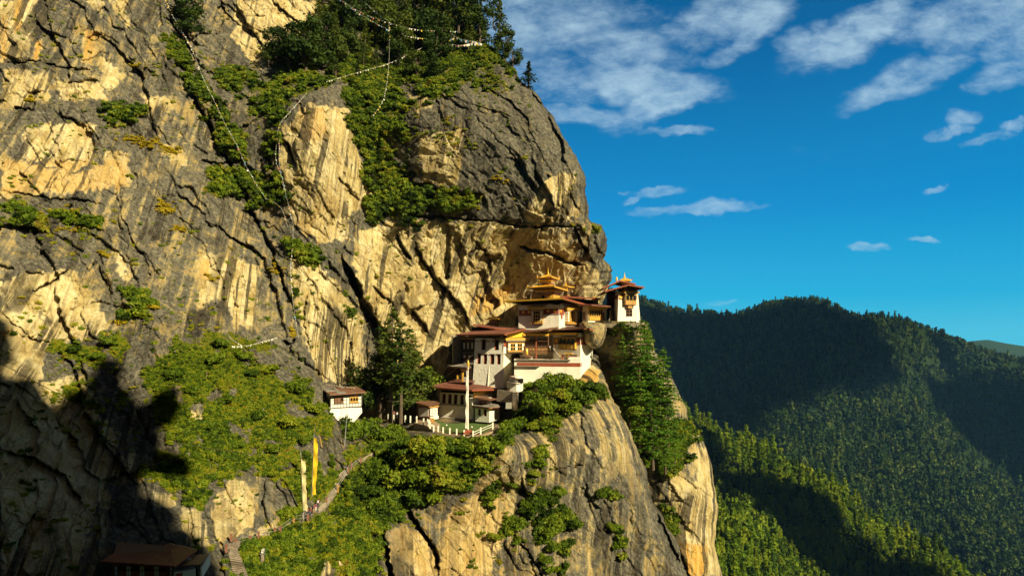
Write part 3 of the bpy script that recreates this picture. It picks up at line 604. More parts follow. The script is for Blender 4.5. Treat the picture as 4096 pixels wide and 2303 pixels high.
def quads(C, size, nrm=None, aspect=1.6, seed=0):
    g = np.random.default_rng(seed); n = len(C)
    a = g.normal(size=(n, 3)); 
    if nrm is not None: a = a * .55 + nrm
    a /= np.linalg.norm(a, axis=1, keepdims=True) + 1e-9
    t = g.normal(size=(n, 3)); t -= (t * a).sum(1, keepdims=True) * a; t /= np.linalg.norm(t, axis=1, keepdims=True) + 1e-9
    b = np.cross(a, t); s = (size * g.uniform(.6, 1.3, n))[:, None] if np.isscalar(size) else (size * g.uniform(.6, 1.3, n))[:, None]
    t = t * s * aspect * .5; b = b * s * .5
    V = np.stack([C - t, C - b * .9 + t * .1, C + t, C + b], 1)     # leaf-shaped lozenge
    return V.reshape(-1, 3), np.arange(4 * n).reshape(n, 4)
class Pile:
    def __init__(s): s.V = []; s.F = []; s.n = 0
    def add(s, V, Fc): s.V.append(V); s.F.append(Fc + s.n); s.n += len(V)
    def mesh(s, name): return np_mesh(name, np.concatenate(s.V), np.concatenate(s.F), False)
def shrub_mesh(name, seed, n=260, leaf=.26, flat=.8, lobes=7, spread=.75, spiky=0):
    g = np.random.default_rng(seed); pl = Pile()
    for i in range(lobes):
        a = g.uniform(0, 6.28); r = spread * math.sqrt(g.uniform(0, 1)); c = np.array([r * math.cos(a), r * math.sin(a), g.uniform(.15, .65) * flat])
        R_ = g.uniform(.3, .55); m = n // lobes
        d = g.normal(size=(m, 3)); d /= np.linalg.norm(d, axis=1, keepdims=True); d[:, 2] = np.abs(d[:, 2]) * 1.0 - .2
        C = c + d * R_ * g.uniform(.55, 1.08, (m, 1)) * np.array([1, 1, flat])
        V, Fc = quads(C, leaf, d, 1.8 + spiky, seed * 31 + i); pl.add(V, Fc)
    return pl.mesh(name)
def tuft_mesh(name, seed, n=70):
    g = np.random.default_rng(seed); a = g.uniform(0, 6.28, n); r = .8 * np.sqrt(g.uniform(0, 1, n))
    b = np.stack([r * np.cos(a), r * np.sin(a), -.1 + 0 * r], 1); lean = g.normal(size=(n, 3)) * .35; lean[:, 2] = g.uniform(.4, 1.0, n)
    w = g.normal(size=(n, 3)); w[:, 2] = 0; w = w / np.linalg.norm(w, axis=1, keepdims=True) * .09
    V = np.stack([b - w, b + w, b + lean * .6 + w * .8, b + lean], 1)
    return np_mesh(name, V.reshape(-1, 3), np.arange(4 * n).reshape(n, 4), False)
def conifer_parts(h, rad, whorls, per, seed, leaf, per_branch=16, droop=.25, base=.12, shape=1.0, flat=.35):
    """needle cloud (V,F) and trunk points of one conifer, base at origin"""
    g = np.random.default_rng(seed); Cs = []; Ns = []
    lean = g.normal(size=2) * .015 * h
    for i in range(whorls):
        t = base + (1 - base) * (i + g.uniform(-.3, .3)) / whorls; t = min(max(t, base), .985)
        L = rad * ((1 - t) ** shape) * g.uniform(.5, 1.4) + rad * .05
        if t < base + .12: L *= .75
        for k in range(per):
            if g.uniform() < .14: continue
            a = g.uniform(0, 6.28); l = L * g.uniform(.55, 1.15); n = max(3, int(per_branch * l / rad) + 2)
            s = g.uniform(.12, 1, n) ** .8; rise = g.uniform(-.05, .28)
            x = l * s; z = h * t + x * rise - droop * x * s + g.normal(size=n) * flat * leaf
            off = g.normal(size=n) * l * .16 * s
            Cs.append(np.stack([x * math.cos(a) - off * math.sin(a) + lean[0] * t, x * math.sin(a) + off * math.cos(a) + lean[1] * t, z], 1))
            Ns.append(np.tile([math.cos(a) * .5, math.sin(a) * .5, .8], (n, 1)))
    n = 8; Cs.append(np.stack([g.normal(size=n) * leaf * .3 + lean[0], g.normal(size=n) * leaf * .3 + lean[1], h * g.uniform(.93, 1.02, n)], 1)); Ns.append(np.tile([0, 0, .2], (n, 1)))
    C = np.concatenate(Cs); Nn = np.concatenate(Ns)
    return quads(C, leaf, Nn, 1.9, seed + 5), lean
def trunk_mb(h, r, lean=(0, 0), top=.97, segs=6, n=7, limbs=0, seed=0, mb=None):
    mb = mb or MB(); pts = [(lean[0] * t, lean[1] * t, h * t) for t in np.linspace(-.03, top, segs)]
    mb.tube(pts, [r * (1.15 - 1.05 * t) for t in np.linspace(0, 1, segs)], n)
    rr = random.Random(seed)
    for i in range(limbs):
        t = rr.uniform(.15, .8); a = rr.uniform(0, 6.28); l = h * .12 * (1.1 - t) * rr.uniform(.6, 1.4)
        p = Vector((lean[0] * t, lean[1] * t, h * t)); mb.tube([p, p + Vector((math.cos(a) * l, math.sin(a) * l, l * .1))], [r * .18, r * .05], 4)
    return mb
def simple_tree_mesh(name, h, rad, whorls, per, seed, leaf, mats, **k):
    """conifer as one mesh (needles + trunk) for the woods"""
    (V, Fc), lean = conifer_parts(h, rad, whorls, per, seed, leaf, **k)
    mb = trunk_mb(h, h * .012, lean, segs=3, n=4)
    n0 = len(V); V2 = np.array(mb.v); tf = [f for f in mb.f if len(f) == 4]
    me = np_mesh(name, np.concatenate([V, V2]), np.concatenate([Fc, np.array(tf) + n0]), False)
    for m in mats: me.materials.append(m)
    mi = np.zeros(len(me.polygons), np.int32); mi[len(Fc):] = 1; me.polygons.foreach_set('material_index', mi[:len(me.polygons)])
    return me
def roundtree_mesh(name, seed, n=420, leaf=.2, mats=()):
    """broad-crowned wood tree, unit height"""
    g = np.random.default_rng(seed); pl = Pile()
    for i in range(9):
        a = g.uniform(0, 6.28); r = .24 * math.sqrt(g.uniform(0, 1)); z = g.uniform(.3, .85); R_ = g.uniform(.13, .22)
        m = n // 9; d = g.normal(size=(m, 3)); d /= np.linalg.norm(d, axis=1, keepdims=True)
        V, Fc = quads(np.array([r * math.cos(a), r * math.sin(a), z]) + d * R_ * g.uniform(.5, 1.05, (m, 1)), leaf, d, 1.4, seed * 7 + i); pl.add(V, Fc)
    me = pl.mesh(name)
    for m in mats: me.materials.append(m)
    return me

def proto_collection(name, meshes):
    c = bpy.data.collections.new(name)      # never linked to the scene
    for i, me in enumerate(meshes): c.objects.link(bpy.data.objects.new(name + '_piece', me))
    return c
def scatter(name, pts, scl, coll, label, cat, rots=None, tilt=.15, seed=0, zs=None):
    """one 'stuff' object: instances of a proto collection on points"""
    n = len(pts); me = bpy.data.meshes.new(name); me.vertices.add(n); me.vertices.foreach_set('co', np.asarray(pts, np.float32).ravel())
    g = np.random.default_rng(seed); rot = g.normal(size=(n, 3)) * tilt; rot[:, 2] = g.uniform(0, 6.28, n)
    if rots is not None: rot = rots
    s3 = np.stack([scl, scl, scl * (zs if zs is not None else g.uniform(.8, 1.25, n))], 1)
    a = me.attributes.new('rot', 'FLOAT_VECTOR', 'POINT'); a.data.foreach_set('vector', rot.astype(np.float32).ravel())
    a = me.attributes.new('scl', 'FLOAT_VECTOR', 'POINT'); a.data.foreach_set('vector', s3.astype(np.float32).ravel())
    o = bpy.data.objects.new(name, me); col.objects.link(o)
    ng = bpy.data.node_groups.new(name, 'GeometryNodeTree'); N = ng.nodes; L = ng.links
    ng.interface.new_socket('Geometry', in_out='INPUT', socket_type='NodeSocketGeometry'); ng.interface.new_socket('Geometry', in_out='OUTPUT', socket_type='NodeSocketGeometry')
    gi = N.new('NodeGroupInput'); go = N.new('NodeGroupOutput'); iop = N.new('GeometryNodeInstanceOnPoints'); ci = N.new('GeometryNodeCollectionInfo')
    ci.inputs['Collection'].default_value = coll; ci.inputs['Separate Children'].default_value = True; ci.inputs['Reset Children'].default_value = True
    def nattr(nm):
        q = N.new('GeometryNodeInputNamedAttribute'); q.data_type = 'FLOAT_VECTOR'; q.inputs['Name'].default_value = nm; return q.outputs['Attribute']
    L.new(gi.outputs[0], iop.inputs['Points']); L.new(ci.outputs[0], iop.inputs['Instance']); iop.inputs['Pick Instance'].default_value = True
    e2r = N.new('FunctionNodeEulerToRotation'); L.new(nattr('rot'), e2r.inputs[0]); L.new(e2r.outputs[0], iop.inputs['Rotation']); L.new(nattr('scl'), iop.inputs['Scale'])
    L.new(iop.outputs[0], go.inputs[0])
    md = o.modifiers.new('scatter', 'NODES'); md.node_group = ng
    return tag(o, label, cat, None, 'stuff')

def withmat(me, *mats):
    for m in mats: me.materials.append(m)
    return me
SHRUBS = proto_collection('shrub_kinds', [withmat(shrub_mesh('scrub', 100 + i, 300, .22, [.8, 1.0, .65, .9][i], 7, .75, i % 2), M['leaf']) for i in range(4)])
GRASSES = proto_collection('grass_kinds', [withmat(tuft_mesh('tuft', 200 + i, 90), M['grass']) for i in range(3)] + [withmat(shrub_mesh('low_scrub', 210 + i, 160, .2, .5, 5, .8, 1), M['grass']) for i in range(2)])
YELLOWS = proto_collection('yellow_kinds', [withmat(shrub_mesh('yellow_scrub', 240, 160, .2, .6, 5, .7, 1), M['yellowflower'])])

def sample_veg(look, n, seed, regions=None, thr=.35, excl=None):
    """random points on a sheet where its vegetation mask is high; returns px,py"""
    g = np.random.default_rng(seed); vg = look.veg; w = np.clip(vg - thr, 0, 1)
    PX, PY = look.PX, look.PY
    if regions is not None:
        m = np.zeros(vg.shape, bool)
        for poly in regions: m |= sd_poly(PX, PY, poly) > 0
        w = w * m
    if excl is not None:
        for poly in excl: w = w * (sd_poly(PX, PY, poly) < 0)
    w = w * (look.D / 180) ** 1.3; w = w.ravel(); cs = np.cumsum(w); k = np.searchsorted(cs, g.uniform(0, cs[-1], n))
    return PX.ravel()[k] + g.uniform(-3, 3, n), PY.ravel()[k] + g.uniform(-3, 3, n)
def on_sheet(look, px, py, sink=.15):
    d = look(px, py) - sink * .5; X = (px - CX) / F * d; Z = (HY - py) / F * d - sink
    return np.stack([X, d, Z], 1)
COURT = [(1500,1655),(2075,1655),(2030,1742),(1870,1756),(1700,1745),(1500,1700)]
PATHX = [(860,2303),(900,2180),(1080,2110),(1200,2065),(1290,2010),(1345,1900),(1420,1830),(1480,1800),(1500,1830),(1380,1930),(1330,2020),(1240,2090),(1100,2130),(960,2180),(980,2303)]
UP = [(-150,-120),(2700,-120),(2700,1290),(-150,1290)]; LOWL = [(-150,1290),(1490,1290),(1490,2420),(-150,2420)]; LOWR = [(1490,1400),(2720,1400),(2720,2420),(1490,2420)]
for nm, reg, n, lo, hi, coll, lab, sd, thr in [
    ('cliff_scrub', [UP], 4400, .45, 2.1, SHRUBS, 'dark green scrub rooted on the ledges and gullies high on the cliff', 1, .45),
    ('ledge_grass', [UP], 5200, .3, .85, GRASSES, 'yellow-green grass fringing the scrub on the high ledges', 5, .12),
    ('slope_scrub', [LOWL], 2300, .5, 1.35, SHRUBS, 'low green scrub spread over the sunlit slope left of the courtyard', 2, .4),
    ('slope_grass', [LOWL], 14000, .35, .8, GRASSES, 'bright yellow-green grass covering the slope around the stepped path', 3, .3),
    ('ledge_scrub', [LOWR], 2600, .7, 1.7, SHRUBS, 'olive scrub hanging over the rock face below the monastery', 4, .42)]:
    px, py = sample_veg(LK, n, sd, reg, thr, [COURT, PATHX] if nm not in ('cliff_scrub', 'ledge_grass') else None)
    g = np.random.default_rng(sd); scatter(nm, on_sheet(LK, px, py), g.uniform(lo, hi, n) ** 1.0, coll, lab, 'scrub' if 'scrub' in nm else 'grass', seed=sd, tilt=.25)
px, py = sample_veg(LB, 700, 9, None, .4); g = np.random.default_rng(9)
scatter('gully_scrub', on_sheet(LB, px, py), g.uniform(.8, 2.2, 700), SHRUBS, 'green scrub on the rear buttress at the foot of the tall pines', 'scrub', seed=9)
# sparse tufts in the joints of the bare rock, and yellow flowering patches
g = np.random.default_rng(21); n = 4200
px = g.uniform(-100, 2300, n); py = g.uniform(-60, 2300, n); k = (px < LK.xs(py) - 25) & (vnoise(px * .012, py * .012, px * 0, 33) > .0) & ~((py > 1150) & (px > 1480) & (py < 1740)); px = px[k]; py = py[k]
scatter('joint_tufts', on_sheet(LK, px, py, .1), .2 + .75 * g.uniform(0, 1, len(px)) ** 2.2, GRASSES, 'small tufts of grass sprouting from joints across the bare rock', 'grass', seed=22)
yp = []
for cx_, cy_, rx, ry, m in [(540,560,60,8,26),(600,580,50,10,30),(680,605,35,12,30),(660,838,35,18,34),(705,920,22,9,14),(1985,715,14,8,10),(540,265,25,8,10),(240,850,60,12,16),(415,1020,25,10,10),(110,400,18,10,10),(360,880,30,12,12),(1110,1080,20,25,10),(1095,1060,10,20,8),(470,1290,40,12,10),(620,1230,30,10,8),(840,1110,20,10,6),(2020,730,14,8,5),(300,920,40,10,10),(1170,1330,10,20,8)]:
    yp += [(cx_ + g.normal() * rx * .6, cy_ + g.normal() * ry * .6) for _ in range(m)]
yp = np.array(yp); scatter('yellow_flowering_scrub', on_sheet(LK, yp[:, 0], yp[:, 1], .1), g.uniform(.5, 1.2, len(yp)), YELLOWS, 'bright yellow flowering scrub in small patches on the grey rock', 'scrub', seed=23)

# ------------------------------------------------------------------ mountains beyond the cliff
def mat_hill(name, c0, c1, sc):
    t = NT(name); p = t.pos(); n = t.noise(p, sc, 8, .65)
    c = t.ramp(n, [(.35, c0), (.65, c1)]); b = t.bump(t.noise(p, sc * 6, 6, .7), .8, 6.0); return t.fin(c, 1, 0, b, .05)
HILLM = mat_hill('forest_floor', (.010, .022, .009), (.03, .05, .014), .01)
FARM = mat_hill('far_hill', (.02, .045, .03), (.03, .06, .035), .002)
def hill(name, crest, xr, ybot, step, depthf, back, mat, rel, relscale, label, rows=90):
    cols = np.arange(xr[0], xr[1] + step, step, dtype=float); top = np.interp(cols, [a for a, b in crest], [b for a, b in crest])
    v = np.linspace(0, 1, rows) ** 1.0; PX = np.repeat(cols[None], rows, 0); PY = top[None] + (ybot - top)[None] * v[:, None]
    D = depthf(PX, PY, (PY - top[None])); X = (PX - CX) / F * D; Z = (HY - PY) / F * D
    r = fbm(X / relscale, Z / relscale * .6, D / relscale, 5, 301) * rel + ridged(X / relscale * 1.1, Z / relscale * .3, D / relscale * .5, 4, 311) * rel * .8
    fade = np.clip((PY - top[None]) / 60, .15, 1); D = D + r * fade
    X = (PX - CX) / F * D; Z = (HY - PY) / F * D; V = np.stack([X, D, Z], -1)
    bk = []
    for k in range(1, 9):
        q = V[0].copy(); q[:, 1] += back * k; q[:, 2] -= back * .35 * k * (1 + k * .05); q[:, 0] += q[:, 0] / q[:, 1] * back * k * .3; bk.append(q)
    V2 = np.concatenate([np.stack(bk[::-1]), V], 0); nr, nc = V2.shape[:2]; idx = np.arange(nr * nc).reshape(nr, nc)
    faces = np.stack([idx[:-1, :-1], idx[1:, :-1], idx[1:, 1:], idx[:-1, 1:]], -1).reshape(-1, 4)
    o = link_mesh(name, np_mesh(name, V2.reshape(-1, 3), faces), None, [mat]); tag(o, label, None, None, 'structure')
    def look(px, py):
        c = np.clip((px - cols[0]) / step, 0, len(cols) - 1.001); i = c.astype(int); fc = c - i; tp = np.interp(px, cols, top)
        rr = np.clip((py - tp) / (ybot - tp) * (rows - 1), 0, rows - 1.001); j = rr.astype(int); fr = rr - j
        return D[j, i] * (1 - fr) * (1 - fc) + D[j + 1, i] * fr * (1 - fc) + D[j, i + 1] * (1 - fr) * fc + D[j + 1, i + 1] * fr * fc
    look.top = lambda px: np.interp(px, cols, top); look.V = V
    return o, look
FARCREST = [(1500,1060),(2000,1120),(2400,1165),(2561,1192),(2640,1222),(2704,1248),(2800,1252),(2943,1264),(3000,1246),(3054,1224),(3120,1212),(3181,1203),(3277,1203),(3340,1228),(3388,1262),(3460,1270),(3531,1268),(3600,1285),(3690,1312),(3817,1360),(3976,1418),(4096,1450),(4300,1500)]
def far_depth(px, py, d):
    base = 2700 - 1.25 * d
    # spurs running down to the lower right
    s = np.sin((px - 2600 + d * -.9) / 150.0) * 120 * np.clip(d / 250, 0, 1) + np.sin((px - 3280 - d * .5) / 260.) * 190 * np.clip(d / 300, 0, 1)
    return np.maximum(base, 1250) + s
hill_far, LF = hill('far_mountain', FARCREST, (1500, 4320), 2450, 8, far_depth, 110, HILLM, 75, 420, 'dark forested mountain beyond the valley, mostly in shadow', 150)
RCREST = [(2000,1400),(2300,1480),(2600,1600),(2755,1655),(2864,1712),(2973,1742),(3082,1798),(3164,1858),(3245,1886),(3355,1946),(3409,2000),(3518,2080),(3627,2142),(3736,2176),(3846,2262),(3911,2330),(4100,2440),(4300,2520)]
def ridge_depth(px, py, d):
    k = np.clip(d / 150, 0, 1); base = 1010 - .72 * d
    return base + 75 * sstep(60, 230, d) - 60 * sstep(230, 420, d) + 35 * np.sin((px + d * 1.3) / 95.) * k
hill_near, LN = hill('forest_ridge', RCREST, (2000, 4200), 2560, 8, ridge_depth, 60, HILLM, 24, 150, 'forested ridge falling to the lower right behind the cliff', 80)
SCREST = [(2350,1750),(2700,1930),(2800,2000),(2880,2050),(2956,2075),(3005,2108),(3082,2168),(3164,2250),(3218,2330),(3300,2450),(3400,2560)]
hill_spur, LS = hill('forest_spur', SCREST, (2350, 3380), 2600, 8, lambda px, py, d: 640 - .5 * d + 20 * np.sin(px / 60.), 40, HILLM, 12, 80, 'small forested spur beside the foot of the rear buttress', 50)
BLUE = [(3700,1400),(3860,1366),(3950,1358),(4020,1372),(4096,1384),(4400,1400)]
blue_hill, _ = hill('blue_hill', BLUE, (3700, 4400), 1500, 16, lambda px, py, d: 5000 - 1 * d, 60, FARM, 30, 500, 'pale blue hill on the far right horizon', 20)
gm = MB(); 
NG = 24; 
g_ = [[(-9000 + 24000 * i / NG, 900 + 19000 * j / NG, -900 + 60 * math.sin(i * 1.7) * math.cos(j * 1.3)) for j in range(NG + 1)] for i in range(NG + 1)]
gm.add([p for r_ in g_ for p in r_], [(i * (NG + 1) + j, (i + 1) * (NG + 1) + j, (i + 1) * (NG + 1) + j + 1, i * (NG + 1) + j + 1) for i in range(NG) for j in range(NG)])
tag(gm.build('valley_floor', HILLM), 'wooded valley floor far below the cliff', None, None, 'structure')
gm2 = MB(); gm2.add([(-9000, -6000, -901), (15000, -6000, -901), (15000, 900, -901), (-9000, 900, -901)], [(0, 1, 2, 3)])
tag(gm2.build('ground', HILLM), 'wooded valley ground beneath the cliffs', None, None, 'structure')

# woods: the nearest conifers are things of their own, the rest one mass each
def wood_points(look, n, seed, xr, dr, thin=None):
    g = np.random.default_rng(seed); px = g.uniform(xr[0], xr[1], n); d = g.uniform(0, 1, n) ** .9 * (dr[1] - dr[0]) + dr[0]; py = look.top(px) + d
    dd = look(px, py); return px, py, np.stack([(px - CX) / F * dd, dd, (HY - py) / F * dd], 1)
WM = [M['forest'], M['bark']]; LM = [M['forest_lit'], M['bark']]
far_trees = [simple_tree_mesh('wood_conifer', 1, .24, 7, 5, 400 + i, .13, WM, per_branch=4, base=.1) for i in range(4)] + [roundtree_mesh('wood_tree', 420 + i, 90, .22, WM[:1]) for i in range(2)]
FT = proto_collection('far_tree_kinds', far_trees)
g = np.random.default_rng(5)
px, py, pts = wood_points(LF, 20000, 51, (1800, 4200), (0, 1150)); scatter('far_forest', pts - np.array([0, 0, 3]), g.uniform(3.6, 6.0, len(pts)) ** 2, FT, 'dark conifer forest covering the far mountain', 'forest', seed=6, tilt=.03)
px, py, pts = wood_points(LF, 1200, 52, (1900, 4200), (-2, 3)); scatter('skyline_trees', pts - np.array([0, 0, 4]), g.uniform(11, 22, len(pts)), FT, 'tiny trees in a row along the skyline of the far mountain', 'forest', seed=7, tilt=.03)
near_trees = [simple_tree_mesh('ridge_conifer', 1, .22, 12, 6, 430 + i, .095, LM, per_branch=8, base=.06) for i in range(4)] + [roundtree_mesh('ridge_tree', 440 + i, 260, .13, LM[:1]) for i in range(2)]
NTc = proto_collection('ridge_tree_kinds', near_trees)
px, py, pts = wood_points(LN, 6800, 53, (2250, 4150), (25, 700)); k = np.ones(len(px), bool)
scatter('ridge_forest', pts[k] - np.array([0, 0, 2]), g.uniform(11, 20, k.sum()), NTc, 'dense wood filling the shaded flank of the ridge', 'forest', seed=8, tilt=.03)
def plant_trees(look, n, seed, xr, dr, hr, kinds, name, label, group, rot=True):
    r_ = random.Random(seed); px, py, pts = wood_points(look, n, seed, xr, dr)
    for p in pts:
        o = bpy.data.objects.new(name, kinds[r_.randrange(len(kinds))]); col.objects.link(o); h = r_.uniform(*hr)
        w = h * r_.uniform(1.1, 1.6); o.location = (p[0], p[1], p[2] - h * .06); o.scale = (w, w, h); o.rotation_euler = (0, 0, r_.uniform(0, 6.28))
        tag(o, label, 'tree', group)
plant_trees(LN, 280, 54, (2720, 4000), (-6, 120), (13, 24), near_trees[:4], 'ridge_conifer', 'sunlit yellow-green conifer on the crest of the forested ridge', 'conifers along the crest of the ridge')
spur_trees = [simple_tree_mesh('spur_conifer', 1, .22, 17, 8, 450 + i, .06, LM, per_branch=8, base=.05) for i in range(4)]
px, py, pts = wood_points(LS, 1300, 57, (2450, 3330), (10, 420)); scatter('spur_forest', pts - np.array([0, 0, 2]), g.uniform(8, 15, len(pts)), NTc, 'green wood filling the small spur beside the rear buttress', 'forest', seed=12, tilt=.03)
plant_trees(LS, 110, 55, (2860, 3300), (-5, 330), (13, 21), spur_trees, 'spur_conifer', 'tall green conifer on the small spur beside the rear buttress', 'conifers on the small spur')

# the air between the cliff and the far mountains
def haze():
    m = MB(); m.box((1500, 1800, -200), 9000, 7600, 1410)
    o = m.build('haze', None); t = bpy.data.materials.new('valley_haze'); t.use_nodes = True; nt = t.node_tree; nt.nodes.clear(); out = nt.nodes.new('ShaderNodeOutputMaterial'); v = nt.nodes.new('ShaderNodeVolumePrincipled')
    v.inputs['Color'].default_value = (.22, .55, 1, 1); v.inputs['Density'].default_value = HAZE; v.inputs['Anisotropy'].default_value = 0.0; nt.links.new(v.outputs[0], out.inputs['Volume']); o.data.materials.clear(); o.data.materials.append(t)
    tag(o, 'thin blue haze filling the valley air', None, None, 'stuff')
HAZE = .000026
haze()

# the mountainside the viewpoint stands on: it closes the view behind the camera and keeps the shade deep
def mountainside():
    m = MB(); na, nr = 40, 10; v = []
    for i in range(na + 1):
        az = R(95 + 185 * i / na)          # from left of the cliff round behind the camera
        for j in range(nr + 1):
            r = 120 + 55 * j + 14 * math.sin(i * .9 + j); k = min(1, i / 5) * min(1, (na - i) / 9)
            v.append((math.cos(az) * r * 1.1 - 30, math.sin(az) * r - 10 if math.sin(az) < 0 else math.sin(az) * r * .6 - 10, -140 + (46 * j + 12 * math.sin(i * 1.3 + j * .7)) * (.35 + .65 * k)))
    f = [(i * (nr + 1) + j, (i + 1) * (nr + 1) + j, (i + 1) * (nr + 1) + j + 1, i * (nr + 1) + j + 1) for i in range(na) for j in range(nr)]
    m.add(v, f); tag(m.build('mountainside', HILLM, None, True), 'dark wooded mountainside behind and left of the viewpoint', None, None, 'structure')
mountainside()

# ------------------------------------------------------------------ building kit
def plan(px, Y): return Vector(((px - CX) / F * Y, Y, 0))
class Face:
    """a vertical wall plane between two plan points, addressed in photograph columns and rows"""
    def __init__(s, a, b, bot=None):
        s.p0 = plan(*a); s.p1 = plan(*b); s.d = (s.p1 - s.p0); s.len = s.d.length; s.d.normalize()
        s.n = Vector((s.d.y, -s.d.x, 0))       # towards the viewer's side
    def s_of(s, px):
        k = (px - CX) / F; return (k * s.p0.y - s.p0.x) / (s.d.x - k * s.d.y)
    def y_of(s, px): return s.p0.y + s.s_of(px) * s.d.y
    def z_of(s, px, py): return (HY - py) / F * s.y_of(px)
    def at(s, q, z, out=0): p = s.p0 + s.d * q + s.n * out; return Vector((p.x, p.y, z))
    def pt(s, px, py, out=0): return s.at(s.s_of(px), s.z_of(px, py), out)
    def sbox(s, mb, s0, s1, z0, z1, o0, o1):
        mb.hexa([s.at(s0, z0, o1), s.at(s1, z0, o1), s.at(s1, z0, o0), s.at(s0, z0, o0), s.at(s0, z1, o1), s.at(s1, z1, o1), s.at(s1, z1, o0), s.at(s0, z1, o0)])
    def box(s, mb, a, b, c, d, o0, o1):
        m = (a + b) / 2; s.sbox(mb, s.s_of(a), s.s_of(b), s.z_of(m, d), s.z_of(m, c), o0, o1)
    def rect(s, a, b, c, d): m = (a + b) / 2; return s.s_of(a), s.s_of(b), s.z_of(m, d), s.z_of(m, c)
def thing(name, label, cat, loc, group=None):
    return tag(empty(name, loc), label, cat, group)
def prism(mb, pts, z0, z1, pts_top=None):
    top = pts_top or pts; n = len(pts); v = [(p[0], p[1], z0) for p in pts] + [(p[0], p[1], z1) for p in top]
    mb.add(v, [tuple(range(n - 1, -1, -1)), tuple(range(n, 2 * n))] + [(i, (i + 1) % n, n + (i + 1) % n, n + i) for i in range(n)])
def arch(mb, f, s0, s1, z0, z1, out, th=.04):
    """pointed-arch opening as a thin proud panel"""
    m = (s0 + s1) / 2; zs = z1 - (s1 - s0) * .6
    pr = [(s0, z0), (s1, z0), (s1, zs), (s1 - (s1 - s0) * .2, z1 - (z1 - zs) * .35), (m, z1), (s0 + (s1 - s0) * .2, z1 - (z1 - zs) * .35), (s0, zs)]
    a = [f.at(p, z, out) for p, z in pr]; b = [f.at(p, z, out + th) for p, z in pr]; n = len(pr)
    mb.add(a + b, [tuple(range(n, 2 * n)), tuple(range(n - 1, -1, -1))] + [(i, (i + 1) % n, n + (i + 1) % n, n + i) for i in range(n)])
